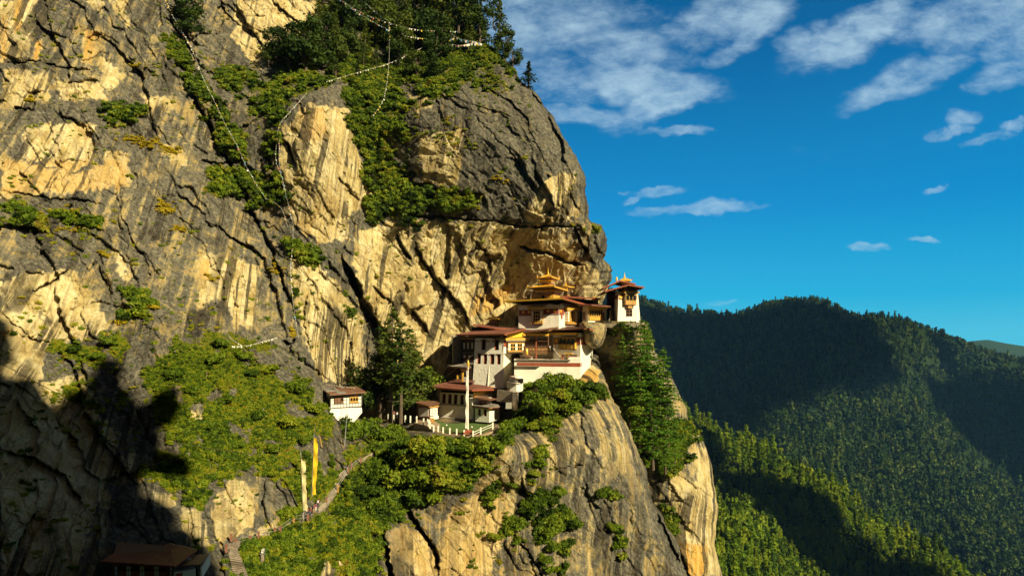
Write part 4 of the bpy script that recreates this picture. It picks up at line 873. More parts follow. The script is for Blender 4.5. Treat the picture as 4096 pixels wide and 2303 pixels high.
def bay(f, parent, rect, out=.8, pattern='waaaw', rows=2, cornice=None, brackets=True, body='ochre', corn_mat='yellow', sill=.16, label=None, gap=.22, dent=True, arched=True, trim='brown'):
    """projecting timber window: body, white panels, dark arched lights, cornice, dentils, brackets"""
    s0, s1, z0, z1 = f.rect(*rect); H = z1 - z0; W = s1 - s0
    zb = z0 + (H * .10 if brackets else 0)
    b = MB(); f.sbox(b, s0, s1, zb, z1, -.1, out)
    w = b.build('window', M[body], parent)
    if label: w['label'] = label
    # frame bars standing proud
    fr = MB(); n = len(pattern); cw = W / n; zz0 = zb + H * sill; zz1 = z1 - H * .06
    for i in range(n + 1):
        q = s0 + cw * i; f.sbox(fr, q - .05, q + .05, zb + .02, z1 - .02, out + .002, out + .09)
    for j in range(rows + 1):
        z = zz0 + (zz1 - zz0) * j / rows; f.sbox(fr, s0 - .03, s1 + .03, z - .05, z + .05, out + .002, out + .07)
    # small square panels under the lights
    fr.build('frame', M['yellow' if body == 'ochre' else 'brown'], w)
    pn = MB(); gl = MB()
    for i, ch in enumerate(pattern):
        a = s0 + cw * i + .07; c = s0 + cw * (i + 1) - .07
        for j in range(rows):
            p0 = zz0 + (zz1 - zz0) * j / rows + .08; p1 = zz0 + (zz1 - zz0) * (j + 1) / rows - .08
            if ch == 'w': f.sbox(pn, a, c, p0, p1, out + .004, out + .04)
            elif ch == 'a':
                (arch(gl, f, a + .02, c - .02, p0, p1, out + .004) if arched else f.sbox(gl, a, c, p0, p1, out + .004, out + .03))
            elif ch == 'b': f.sbox(gl, a, c, p0, p1, out + .004, out + .03)
    if pn.v: pn.build('white_panel', M['pane'], w)
    if gl.v: gl.build('pane', M['glass'], w)
    # returns of the bay on its left flank
    if out > .4:
        sd = MB()
        for j in range(rows): sd.hexa([f.at(s0 - .03, zz0 + (zz1 - zz0) * j / rows + .1, .15), f.at(s0 - .03, zz0 + (zz1 - zz0) * j / rows + .1, out - .12), f.at(s0 - .002, zz0 + (zz1 - zz0) * j / rows + .1, out - .12), f.at(s0 - .002, zz0 + (zz1 - zz0) * j / rows + .1, .15),
            f.at(s0 - .03, zz0 + (zz1 - zz0) * (j + 1) / rows - .1, .15), f.at(s0 - .03, zz0 + (zz1 - zz0) * (j + 1) / rows - .1, out - .12), f.at(s0 - .002, zz0 + (zz1 - zz0) * (j + 1) / rows - .1, out - .12), f.at(s0 - .002, zz0 + (zz1 - zz0) * (j + 1) / rows - .1, .15)])
        sd.build('side_panel', M['pane'], w)
    if brackets:
        br = MB(); k = max(4, int(W / .42))
        for i in range(k):
            q = s0 + W * (i + .5) / k
            br.add([f.at(q - .09, zb, 0), f.at(q + .09, zb, 0), f.at(q + .09, zb, out + .05), f.at(q - .09, zb, out + .05), f.at(q - .09, z0, 0), f.at(q + .09, z0, 0), f.at(q + .09, zb - (zb - z0) * .35, out + .05), f.at(q - .09, zb - (zb - z0) * .35, out + .05)],
                [(0, 1, 2, 3), (7, 6, 5, 4), (4, 5, 1, 0), (5, 6, 2, 1), (6, 7, 3, 2), (7, 4, 0, 3)])
        br.build('bracket_row', M['brown'], w)
    if cornice:
        c0, c1, cz0, cz1 = f.rect(*cornice); cb = MB(); h = cz1 - cz0
        f.sbox(cb, c0, c1, cz0 + h * .25, cz1, -.1, out + .45); f.sbox(cb, c0 + .12, c1 - .12, cz0, cz0 + h * .25 - .003, -.1, out + .3); cb.build('cornice', M[corn_mat], w)
        if dent:
            db = MB(); dk = MB(); f.sbox(dk, c0 + .25, c1 - .25, max(z1, cz0 - gap), cz0 - .004, -.1, out + .12); dk.build('cornice_board', M['dark'], w)
            k = max(5, int((c1 - c0 - .5) / .36))
            for i in range(k):
                q = c0 + .3 + (c1 - c0 - .6) * (i + .5) / k; f.sbox(db, q - .07, q + .07, max(z1, cz0 - gap) + .03, cz0 - .03, out + .122, out + .24)
            db.build('dentil_row', M['pane'], w)
    return w
def frieze(f, parent, rect, discs=(), mat='red', disc_mat='gold', out=.05, dots=True, rd=.42):
    b = MB(); f.box(b, *rect, -.05, out); o = b.build('frieze', M[mat], parent)
    s0, s1, z0, z1 = f.rect(*rect)
    if dots:
        d = MB(); dk = MB(); f.sbox(dk, s0, s1, z0 - .26, z0 - .003, -.05, out + .03); dk.build('frieze_board', M['dark'], o)
        k = int((s1 - s0) / .42)
        for i in range(k):
            q = s0 + (s1 - s0) * (i + .5) / k; f.sbox(d, q - .09, q + .09, z0 - .21, z0 - .05, out + .032, out + .09)
        d.build('dot_row', M['pane'], o)
    for px, py in discs:
        q = f.s_of(px); z = f.z_of(px, py); m = MB(); v = []; n = 16
        for o_ in (out + .002, out + .10):
            for k in range(n): v.append(f.at(q + rd * math.cos(2 * math.pi * k / n), z + rd * 1.08 * math.sin(2 * math.pi * k / n), o_))
        m.add(v, [tuple(range(n, 2 * n)), tuple(range(n - 1, -1, -1))] + [(k, (k + 1) % n, n + (k + 1) % n, n + k) for k in range(n)])
        ce = MB(); ce.add([f.at(q + rd * .45 * math.cos(2 * math.pi * k / 8), z + rd * .45 * math.sin(2 * math.pi * k / 8), out + .102 + dz) for dz in (0, .05) for k in range(8)], [tuple(range(8, 16))] + [(k, (k + 1) % 8, 8 + (k + 1) % 8, 8 + k) for k in range(8)])
        dd = m.build('disc', M[disc_mat], o); ce.build('boss', M[disc_mat], dd) if False else None
    return o
def roof(parent, eaves, apex, th=.25, top='redroof', under='dark', fascia=None, rafters=(), fh=.35, name='roof', raft_len=1.6, raft_mat='ochre', seams=True):
    """eaves: world points around the eave; apex: list of 1..2 points; fascia: {edge index: material}"""
    m = MB(); n = len(eaves); dn = Vector((0, 0, -th)); ev = [Vector(p) for p in eaves]; ap = [Vector(p) for p in apex]
    def tri(i):
        a, b = ev[i], ev[(i + 1) % n]
        if len(ap) == 1: return [a, b, ap[0]]
        ca = min(ap, key=lambda p: (p - a).length); cb = min(ap, key=lambda p: (p - b).length)
        return [a, b, ap[0]] if False else ([a, b, cb, ca] if ca is not cb else [a, b, ca])
    for i in range(n):
        t = tri(i); m.add(t, [tuple(range(len(t)))])
    o = m.build(name, M[top], parent)
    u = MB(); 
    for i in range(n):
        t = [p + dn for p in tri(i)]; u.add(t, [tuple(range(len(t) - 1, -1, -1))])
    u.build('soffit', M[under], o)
    for i in range(n):
        fm = (fascia or {}).get(i, (fascia or {}).get('all', 'brown'))
        b = MB(); a, c = ev[i] + Vector((0, 0, -fh / 2 + .06)), ev[(i + 1) % n] + Vector((0, 0, -fh / 2 + .06)); b.bar(a, c, .16, fh); b.build('fascia', M[fm], o)
    if seams:   # standing seams of the roof sheets
        sm = MB()
        for i in range(n):
            t = tri(i); a, b = t[0], t[1]; L_ = (b - a).length; k = int(L_ / 1.1)
            for j in range(1, k):
                q = a + (b - a) * (j / k)
                if len(t) == 4: e = t[3] + (t[2] - t[3]) * (j / k)
                else: e = t[2]
                e = q + (e - q) * (.97 if len(t) == 4 else .8)
                sm.bar(q + Vector((0, 0, .03)), e + Vector((0, 0, .03)), .07, .07)
        if sm.v: sm.build('roof_seam', M[top], o)
    for i in rafters:
        b = MB(); a, c = ev[i], ev[(i + 1) % n]; L_ = (c - a).length; cen = sum((Vector(p) for p in ev), Vector()) / n; k = max(3, int(L_ / .95))
        for j in range(k):
            q = a + (c - a) * ((j + .5) / k) - Vector((0, 0, th + .16)); dr = (cen - q); dr.z = 0; e = (c - a).normalized(); dr = dr - e * dr.dot(e); dr.normalize()
            up = (sum(ap, Vector()) / len(ap)).z - a.z; b.bar(q - dr * .02, q + dr * raft_len + Vector((0, 0, .12)), .16, .18)
        b.build('rafter', M[raft_mat], o)
    return o
def spire(parent, base, h, name='spire', mat='gold'):
    b = MB(); b.lathe(base, [(.50, 0), (.42, h * .08), (.20, h * .14), (.30, h * .22), (.34, h * .28), (.14, h * .36), (.10, h * .45), (.20, h * .50), (.10, h * .55), (.07, h * .72), (.12, h * .76), (.04, h * .84), (.01, h)], 10)
    return b.build(name, M[mat], parent, True)
def lantern(parent, f, rect, eaveL, eaveC, eaveR, Yl, Yc, Yr, back, mats=('gold', 'gold'), apex_py=None, win='yyy', spire_h=0, apex_px=None, body='brown'):
    pass
def slots(f_top, f_base, z0, z1, holes, mb, rev, dark, depth=.5):
    """battered wall face pierced by slots. holes: (s0,s1,za,zb)"""
    def at(q, z, out=0):
        t = (z - z0) / (z1 - z0); L_ = f_base.len * (1 - t) + f_top.len * t
        a = f_base.p0 * (1 - t) + f_top.p0 * t; b = f_base.p1 * (1 - t) + f_top.p1 * t; p = a + (b - a) * (q / f_base.len if False else q) + f_top.n * out
        return Vector((p.x, p.y, z))
    S_ = sorted({0.0, 1.0} | {h[0] for h in holes} | {h[1] for h in holes}); Z_ = sorted({z0, z1} | {h[2] for h in holes} | {h[3] for h in holes})
    for i in range(len(S_) - 1):
        for j in range(len(Z_) - 1):
            cs = (S_[i] + S_[i + 1]) / 2; cz = (Z_[j] + Z_[j + 1]) / 2
            if any(h[0] < cs < h[1] and h[2] < cz < h[3] for h in holes): continue
            mb.add([at(S_[i], Z_[j]), at(S_[i + 1], Z_[j]), at(S_[i + 1], Z_[j + 1]), at(S_[i], Z_[j + 1])], [(0, 1, 2, 3)])
    for h in holes:
        o = [at(h[0], h[2]), at(h[1], h[2]), at(h[1], h[3]), at(h[0], h[3])]; i_ = [at(h[0], h[2], -depth), at(h[1], h[2], -depth), at(h[1], h[3], -depth), at(h[0], h[3], -depth)]
        rev(h, o, i_)
def slot_window(parent, label=None, lintel=True):
    def go(h, o, i_):
        r = MB(); r.add(o + i_, [(0, 3, 7, 4), (1, 5, 6, 2)]); w = r.build('window', M['redwood'], parent)
        g = MB(); g.add(o + i_, [(0, 4, 5, 1), (3, 2, 6, 7)]); g.build('sill', M['brown'], w)
        p = MB(); p.add(i_, [(0, 1, 2, 3)]); p.build('pane', M['glass'], w)
        fr = MB(); c = (i_[0] + i_[1]) / 2; d = (i_[3] + i_[2]) / 2; up = (o[0] - i_[0]) * .12; fr.bar(c + up, d + up, .10); 
        for t in (.33, .66): a = i_[0].lerp(i_[3], t) + up; b = i_[1].lerp(i_[2], t) + up; fr.bar(a, b, .07)
        fr.build('frame', M['brown'], w)
        if lintel:
            l = MB(); ex = (o[1] - o[0]).normalized(); nn = (o[0] - i_[0]).normalized(); l.bar(o[3] - ex * .22 + nn * .1 + Vector((0, 0, .1)), o[2] + ex * .22 + nn * .1 + Vector((0, 0, .1)), .24, .2); l.build('lintel', M['brown'], w)
    return go

# ================================================================= upper temple
def upper_temple():
    Lp, Cp, Rp = (2074, 203), (2236, 198.5), (2320, 210); back = [plan(2300, 222), plan(2090, 222)]
    A = Face(Lp, Cp); B = Face(Cp, Rp)
    zb = A.z_of(2236, 1318); zt = A.z_of(2236, 1218)
    t = thing('upper_temple', 'topmost white temple with three tiers of gilded roofs against the cliff', 'temple', (A.p0.lerp(B.p1, .5).x, 205, zb))
    w = MB(); prism(w, [A.p0, A.p1, B.p1] + back, zb, zt); w.build('wall', M['white'], t)
    # rounded parapet swelling at the corner
    bl = MB()
    for f, a, b in ((A, 2181, 2236), (B, 2236, 2252)):
        k = 6
        for i in range(k):
            s0 = f.s_of(a) + (f.s_of(b) - f.s_of(a)) * i / k; s1 = f.s_of(a) + (f.s_of(b) - f.s_of(a)) * (i + 1) / k
            f.sbox(bl, s0, s1 + .001, f.z_of(2236, 1229), f.z_of(2236, 1217) + .15 * math.sin(i), .002, .35)
    bl.build('parapet', M['white'], t)
    frieze(A, t, (2076, 2128, 1239, 1260), [(2093, 1248), (2117, 1248)]); frieze(A, t, (2174, 2235, 1234, 1256), [(2193, 1243), (2218, 1243)])
    frieze(B, t, (2237, 2257, 1236, 1258), [(2242, 1244)])
    st = MB(); B.box(st, 2243, 2249, 1236, 1275, .06, .14); st.build('banner_stripe', M['red'], t)
    bay(A, t, (2129, 2173, 1240, 1300), .9, 'waaaw', 3, (2114, 2184, 1228, 1237))
    bay(B, t, (2259, 2298, 1243, 1302), .9, 'wobow', 4, (2254, 2314, 1229, 1241), label='broad ochre bay window on the sunlit side')
    bay(B, t, (2304, 2313, 1248, 1289), .1, 'aw', 3, None, False)
    pr = MB()   # small pent roofs above the two bays
    for f, a, b, y0, y1 in ((A, 2103, 2192, 1219, 1216), (B, 2240, 2322, 1212, 1229)):
        pr.hexa([f.pt(a, y0 + 3, 1.7), f.pt(b, y1 + 3, 1.7), f.pt(b, y1 + 3, .4), f.pt(a, y0 + 3, .4), f.pt(a, y0, 1.7), f.pt(b, y1, 1.7), f.pt(b, y1 - 3, .4), f.pt(a, y0 - 3, .4)])
    pr.build('pent_roof', M['redroof'], t)
    # main roof
    e = [P(2020, 1203, 203), P(2254, 1191, 192), P(2356, 1220, 208), P(2230, 1210, 226), P(2080, 1212, 228)]
    r = roof(t, e, [P(2150, 1196, 210), P(2215, 1195, 206)], .3, 'redroof', 'dark', {0: 'gold', 1: 'redwood', 'all': 'brown'}, (0, 1), .42)
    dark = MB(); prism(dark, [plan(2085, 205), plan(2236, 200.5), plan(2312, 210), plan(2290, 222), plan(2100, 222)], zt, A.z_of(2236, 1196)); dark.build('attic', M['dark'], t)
    # middle gilded tier
    def tier(px0, pxc, px1, y0, yc, y1, wall_t, wall_b, band, Yc, half, rise, spr=0, pat='yyy', fname='tier'):
        f1 = Face((px0[1], Yc + half * .35), (pxc, Yc)); f2 = Face((pxc, Yc), (px1[1], Yc + half * .9))
        m = MB(); bk = [f2.p1 + f2.n * -1.0 + (f1.p0 - f1.p1) * .2, f1.p0 - f1.n * half * 1.1]
        prism(m, [f1.p0, f1.p1, f2.p1, f1.p0 + (f2.p1 - f2.p0)], f1.z_of(pxc, wall_b), f1.z_of(pxc, wall_t)); o = m.build('lantern', M['ochre'], t)
        bm_ = MB(); 
        for f in (f1, f2): f.sbox(bm_, -.45, f.len + .45, f.z_of(pxc, band[1]), f.z_of(pxc, band[0]), .05, .75)
        bm_.build('gilded_band', M['gold'], o)
        db = MB(); dk = MB()
        for f in (f1, f2):
            f.sbox(dk, -.2, f.len + .2, f.z_of(pxc, band[1] + 7), f.z_of(pxc, band[1]) - .003, .02, .4)
            k = int(f.len / .45)
            for i in range(k): q = f.len * (i + .5) / k; f.sbox(db, q - .08, q + .08, f.z_of(pxc, band[1] + 5), f.z_of(pxc, band[1] + 1.5), .402, .5)
        dk.build('lantern_board', M['brown'], o); db.build('dentil_row', M['pane'], o)
        wp = MB(); wd = MB()
        for f in (f1, f2):
            k = max(3, int(round(f.len / 1.15)))
            for i in range(k):
                a = f.len * (i + .18) / k; c = f.len * (i + .82) / k; (arch(wd if (i == 1 and f is f1) else wp, f, a, c, f.z_of(pxc, wall_b - 1), f.z_of(pxc, wall_b - (wall_b - band[1]) * .55), .03))
        wp.build('lantern_panel', M['yellow'], o); wd.build('pane', M['glass'], o)
        return f1, f2
    f1, f2 = tier((0, 2150), 2212, (0, 2240), 0, 0, 0, 1150, 1193, (1158, 1167), 199, 6, 0)
    roof(t, [P(2106, 1149, 202), P(2219, 1144, 193.5), P(2270, 1160, 204), P(2150, 1158, 214)], [P(2187, 1137, 203)], .22, 'gold', 'brown', {'all': 'gold'}, (0, 1), .36, 'gilded_roof', 1.3, seams=True)
    tier((0, 2166), 2199, (0, 2215), 0, 0, 0, 1116, 1145, (1119, 1126), 200.5, 4, 0)
    roof(t, [P(2147, 1111, 203), P(2207, 1106, 197.5), P(2238, 1115, 203), P(2178, 1118, 209)], [P(2192, 1098, 203)], .2, 'gold', 'brown', {'all': 'gold'}, (0, 1), .3, 'gilded_roof', .8)
    spire(t, P(2192.5, 1101, 203), 2.3)
    for px, py, Y in ((2149, 1110, 203), (2237, 1113, 203), (2110, 1148, 202), (2268, 1159, 204)):
        b = MB(); p = P(px, py, Y); b.tube([p, p + Vector((.1, 0, .35)), p + Vector((-.1, 0, .7))], [.14, .11, .03], 6); b.build('roof_horn', M['gold'], t)
    return t
upper_temple()

def small_lantern(name, label, px, Y, wall, band, eave, top, mats=('ochre', 'gold', 'gold'), sp=1.5, windows=3):
    """a little square roof turret: wall px range & rows"""
    (a, c, b), (y1, y0) = wall; t = thing(name, label, 'roof turret', P(px, y0, Y))
    f1 = Face((a, Y + 1.0), (c, Y)); f2 = Face((c, Y), (b, Y + 1.6)); m = MB()
    prism(m, [f1.p0, f1.p1, f2.p1, f1.p0 + (f2.p1 - f2.p0)], f1.z_of(c, y0), f1.z_of(c, y1)); m.build('wall', M[mats[0]], t)
    g = MB()
    for f in (f1, f2): f.sbox(g, -.25, f.len + .25, f.z_of(c, band[1]), f.z_of(c, band[0]), .02, .35)
    g.build('band', M[mats[1]], t)
    w = MB()
    for f, k in ((f1, windows), (f2, 2)):
        for i in range(k): arch(w, f, f.len * (i + .2) / k, f.len * (i + .8) / k, f.z_of(c, y0 - (y0 - band[1]) * .15), f.z_of(c, y0 - (y0 - band[1]) * .85), .02)
    w.build('pane', M['glass'], t)
    (el, ey), (ec, ecy), (er, ery) = eave; roof(t, [P(el, ey, Y + 2), P(ec, ecy, Y - 1.8), P(er, ery, Y + 2.0), P((el + er) / 2, ey, Y + 5)], [P(px, top, Y + 1.2)], .15, mats[2], 'brown', {'all': mats[2]}, (), .26, seams=False)
    if sp: spire(t, P(px, top + 3, Y + 1.2), sp)
    return t
small_lantern('roof_turret', 'gilded roof turret just right of the topmost temple roofs', 2263, 212, ((2255, 2270, 2280), (1155, 1182)), (1149, 1154), ((2244, 1145), (2275, 1146), (2297, 1148)), 1140, ('ochre', 'gold', 'gold'), 1.6)
small_lantern('roof_turret', 'small turret with flat gilded roof above the long ochre window front', 2378, 206, ((2371, 2385, 2393), (1198, 1218)), (1195, 1198), ((2366, 1190), (2386, 1193), (2402, 1195)), 1187, ('ochre', 'ochre', 'gold'), 1.2)
small_lantern('roof_turret', 'dark roof turret with a green-gold roof in the shade above the long red roof', 1975, 208, ((1960, 1985, 1995), (1277, 1304)), (1281, 1286), ((1940, 1276), (1995, 1274), (2014, 1280)), 1262, ('brown', 'brown', 'yellow'), 0)

# ================================================================= long-windowed temple right of it
def front_temple():
    A = Face((2330, 205), (2352, 203)); B = Face((2352, 203), (2424, 207.5)); zb = B.z_of(2390, 1288); zt = B.z_of(2390, 1222)
    t = thing('window_front_temple', 'low temple with a long ochre window front between topmost temple and tower', 'temple', (B.p0.x, 206, zb))
    m = MB(); prism(m, [A.p0, A.p1, B.p1, plan(2426, 216), plan(2330, 216)], zb, zt); m.build('wall', M['white'], t)
    bay(B, t, (2354, 2407, 1236, 1281), .35, 'aaaaaa', 1, (2350, 2424, 1228, 1236), False, 'ochre', 'gold', .38)
    pn = MB()
    for i in range(6): B.box(pn, 2356 + i * 8.6, 2362.5 + i * 8.6, 1271, 1279, .36, .42)
    pn.build('prayer_panel', M['yellow'], t)
    d = MB(); B.box(d, 2408, 2416, 1249, 1281, .01, .06); dd = d.build('door', M['dark'], t); h = MB(); B.box(h, 2414, 2415, 1264, 1267, .062, .10); h.build('handle', M['gold'], dd)
    w = MB(); A.box(w, 2333, 2336, 1246, 1280, .02, .08); A.box(w, 2338, 2342, 1246, 1280, .02, .08); w.build('window', M['brown'], t)
    roof(t, [P(2322, 1216, 200), P(2366, 1218, 198), P(2442, 1224, 203), P(2420, 1222, 216), P(2330, 1218, 216)], [P(2345, 1214, 210), P(2390, 1216, 210)], .25, 'redroof', 'dark', {'all': 'redwood', 1: 'redroof'}, (1,), .3)
    # long upper roof behind
    roof(t, [P(2236, 1184, 205), P(2401, 1194, 204), P(2396, 1192, 218), P(2240, 1184, 219)], [P(2260, 1184, 213), P(2380, 1190, 213)], .25, 'redroof', 'dark', {'all': 'redwood'}, (0,), .32, 'upper_roof', 1.8)
    u = MB(); prism(u, [plan(2300, 208), plan(2392, 208.5), plan(2392, 218), plan(2300, 218)], zt + .6, B.z_of(2390, 1196)); u.build('attic', M['dark'], t)
    return t
front_temple()

# ================================================================= tower temple at the end of the ledge
def tower():
    Y = 201; At = Face((2460, Y + 8), (2474.5, Y)); Bt = Face((2474.5, Y), (2547, Y + 2.4)); Bb = Face((2470.5, Y - .4), (2560, Y + 2.2)); Ab = Face((2454, Y + 8), (2470.5, Y - .4))
    zb = Bt.z_of(2500, 1289); zt = Bt.z_of(2500, 1166)
    t = thing('tower_temple', 'tapering white tower with a red roof standing alone at the right ledge end', 'temple', (Bt.p0.x, Y, zb))
    m = MB(); prism(m, [Ab.p0, Bb.p0, Bb.p1, plan(2562, Y + 12), plan(2470, Y + 14)], zb, zt, [At.p0, Bt.p0, Bt.p1, plan(2552, Y + 11), plan(2475, Y + 13)]); m.build('wall', M['white'], t)
    frieze(Bt, t, (2475, 2547, 1178, 1199), [(2482, 1187), (2539, 1186)], out=.12, dots=False, rd=.5)
    frieze(At, t, (2459, 2474, 1181, 1201), [], out=.1, dots=False)
    bay(Bt, t, (2494, 2535, 1178, 1224), 1.3, 'bbb', 1, (2486, 2545, 1166, 1174), True, 'ochre', 'yellow', .36, label='tall three-light ochre bay window')
    bay(Bt, t, (2503, 2526, 1236, 1266), .35, 'aa', 2, (2499, 2530, 1229, 1233), False, 'brown', 'brown', .1)
    lp = MB(); Bt.box(lp, 2505, 2521, 1224, 1233, .1, 1.1); lp.build('corbel', M['ochre'], t)
    tp = MB(); prism(tp, [plan(2470, Y + 2), plan(2545, Y + 3), plan(2550, Y + 11), plan(2478, Y + 12)], zt, Bt.z_of(2500, 1146)); tp.build('attic', M['brown'], t)
    ap = MB(); Bt.box(ap, 2488, 2500, 1147, 1156, 1.0, 1.4); Bt.box(ap, 2508, 2516, 1149, 1155, 1.0, 1.4); ap.build('gable_panel', M['yellow'], t)
    # gable roof seen from below, with a lower pent
    def gable(a, c, b, Yf, Yb, nm, fm='redroof'):
        bk = Vector((0, Yb - Yf, -.25)); e = [P(*a, Yf), P(*b, Yf), P(*b, Yf) + bk, P(*a, Yf) + bk]; r0 = P(*c, Yf); r1 = r0 + bk; m = MB(); th = Vector((0, 0, -.3))
        m.add([e[0], r0, r1, e[3]], [(0, 1, 2, 3)]); m.add([r0, e[1], e[2], r1], [(0, 1, 2, 3)]); o = m.build('roof', M['redroof'], t)
        u = MB(); u.add([p + th for p in (e[0], r0, r1, e[3])], [(3, 2, 1, 0)]); u.add([p + th for p in (r0, e[1], e[2], r1)], [(3, 2, 1, 0)]); u.build('soffit', M['dark'], o)
        b_ = MB(); b_.bar(e[0] + th * .5, r0 + th * .5, .18, .36); b_.bar(r0 + th * .5, e[1] + th * .5, .18, .36); b_.bar(e[0] + th * .5, e[3] + th * .5, .16, .3); b_.bar(e[1] + th * .5, e[2] + th * .5, .16, .3); b_.build('bargeboard', M['redwood'], o)
        k = MB()
        for i in range(5):
            for p, q in ((e[0], r0), (r0, e[1])):
                z = p.lerp(q, (i + .5) / 5) + th - Vector((0, 0, .12)); k.bar(z, z + Vector((0, 1.6, 0)), .12, .14)
        k.build('purlin', M['ochre'], o)
    gable((2418, 1164), (2514, 1137), (2577, 1147), Y - 3, Y + 13, 'a')
    gable((2412, 1150), (2480, 1121), (2542, 1134), Y + 3, Y + 15, 'b')
    pt = MB(); pt.hexa([Bt.pt(2484, 1162, 2.3), Bt.pt(2552, 1160, 2.3), Bt.pt(2552, 1160, 0), Bt.pt(2484, 1162, 0), Bt.pt(2484, 1160, 2.3), Bt.pt(2552, 1158, 2.3), Bt.pt(2552, 1154, 0), Bt.pt(2484, 1156, 0)]); pt.build('pent_roof', M['redroof'], t)
    rw = MB(); prism(rw, [plan(2428, 211), plan(2466, 209), plan(2470, 216), plan(2430, 217)], zb, Bt.z_of(2500, 1160)); rw.build('shaded_stairwell', M['dark'], t)  # dark block for the stair area, its shade put into the colour
    # turret on top
    f = Face((2486, Y + 4), (2515, Y + 4.5)); q = MB(); prism(q, [f.p0, f.p1, plan(2518, Y + 7), plan(2488, Y + 7)], f.z_of(2500, 1137), f.z_of(2500, 1121)); o = q.build('turret', M['ochre'], t)
    d = MB(); f.box(d, 2484, 2519, 1122, 1127, .05, .3); d.build('turret_band', M['brown'], o); dt = MB()
    for i in range(9): f.box(dt, 2486 + i * 3.6, 2488 + i * 3.6, 1123, 1126, .302, .4)
    dt.build('dentil_row', M['pane'], o)
    roof(t, [P(2478, 1120, Y + 3), P(2527, 1119, Y + 3), P(2525, 1119, Y + 9), P(2480, 1120, Y + 9)], [P(2492, 1112, Y + 6), P(2508, 1112, Y + 6)], .2, 'gold', 'brown', {'all': 'gold'}, (), .34, 'gilded_roof', seams=False)
    spire(t, P(2498, 1115, Y + 6), 2.2)
    g = MB(); p = P(2466.5, 1124, Y + 4); g.lathe(p, [(.3, 0), (.34, .5), (.3, 1.0), (.1, 1.1), (.02, 1.35)], 8); g.build('victory_banner', M['gold'], t)
    h = MB(); p = P(2526, 1119, Y + 4); h.tube([p, p + Vector((.3, 0, .3)), p + Vector((.45, 0, .75))], [.12, .1, .03], 5); h.build('roof_horn', M['brown'], t)
    return t
tower()
def ledge_stairs():
    t = thing('stone_staircase', 'steep stone staircase in the shade beside the white tower', 'stairs', P(2448, 1285, 206)); m = MB()
    for i in range(18):
        p = P(2446 + i * .2, 1287 - i * 3.9, 205 + i * .35); m.box(p, 1.5, .7, .28)
    m.build('stair_treads', M['stone'], t); w = MB(); w.bar(P(2438, 1284, 203), P(2444, 1240, 210), .3, 1.0); w.build('balustrade', M['white'], t)
ledge_stairs()
def ledge_wall():
    t = thing('terrace_wall', 'low stone retaining wall under the window front and the tower', 'wall', P(2440, 1296, 200)); m = MB()
    pts = [(2322, 1292, 202), (2360, 1290, 201), (2420, 1293, 200.5), (2480, 1294, 199.5), (2560, 1292, 200)]
    for a, b in zip(pts[:-1], pts[1:]):
        p, q = P(*a), P(*b); m.hexa([p + Vector((0, 0, -1.2)), q + Vector((0, 0, -1.2)), q + Vector((0, 9, -1.2)), p + Vector((0, 9, -1.2)), p, q, q + Vector((0, 9, 0)), p + Vector((0, 9, 0))])
    m.build('masonry', M['stone'], t)
ledge_wall()
def boulder():
    pl = [(2322,1290),(2345,1284),(2380,1288),(2425,1300),(2428,1318),(2420,1350),(2408,1378),(2388,1396),(2370,1396),(2350,1380),(2325,1330)]
    cx, cy = 2375, 1335; rings = []; V = []; Fq = []; Y0 = 196
    outl = []
    for i in range(len(pl)):
        a = np.array(pl[i], float); b = np.array(pl[(i + 1) % len(pl)], float)
        for k in range(5): outl.append(a + (b - a) * k / 5)
    outl = np.array(outl); n = len(outl); levels = [(.0, -5.2), (.35, -4.8), (.62, -3.8), (.82, -2.2), (.94, -.9), (1.0, .8), (.97, 3), (.9, 6), (.8, 9)]
    for sc, dy in levels:
        for q in outl:
            x = cx + (q[0] - cx) * sc; y = cy + (q[1] - cy) * sc; dd = Y0 + dy + (2.5 if x > 2400 else 0) * sc
            p = P(x, y, dd); j = .35 * float(vnoise(np.array([p.x * .5]), np.array([p.y * .2]), np.array([p.z * .5]), 4)[0]); V.append((p.x + j, p.y + j * 2, p.z + j))
    for l in range(len(levels) - 1):
        for i in range(n): Fq.append((l * n + i, l * n + (i + 1) % n, (l + 1) * n + (i + 1) % n, (l + 1) * n + i))
    me = np_mesh('boulder', np.array(V), np.array(Fq))
    for k, v in (('crust', .5), ('veg', .0), ('orange', .1), ('edge', 0), ('streak', 0)):
        at = me.attributes.new(k, 'FLOAT', 'POINT'); at.data.foreach_set('value', np.full(len(V), v, np.float32))
    tag(link_mesh('boulder', me, None, [ROCK]), 'big overhanging boulder with a tan edge beneath the terrace between the roofs', 'boulder')
boulder()

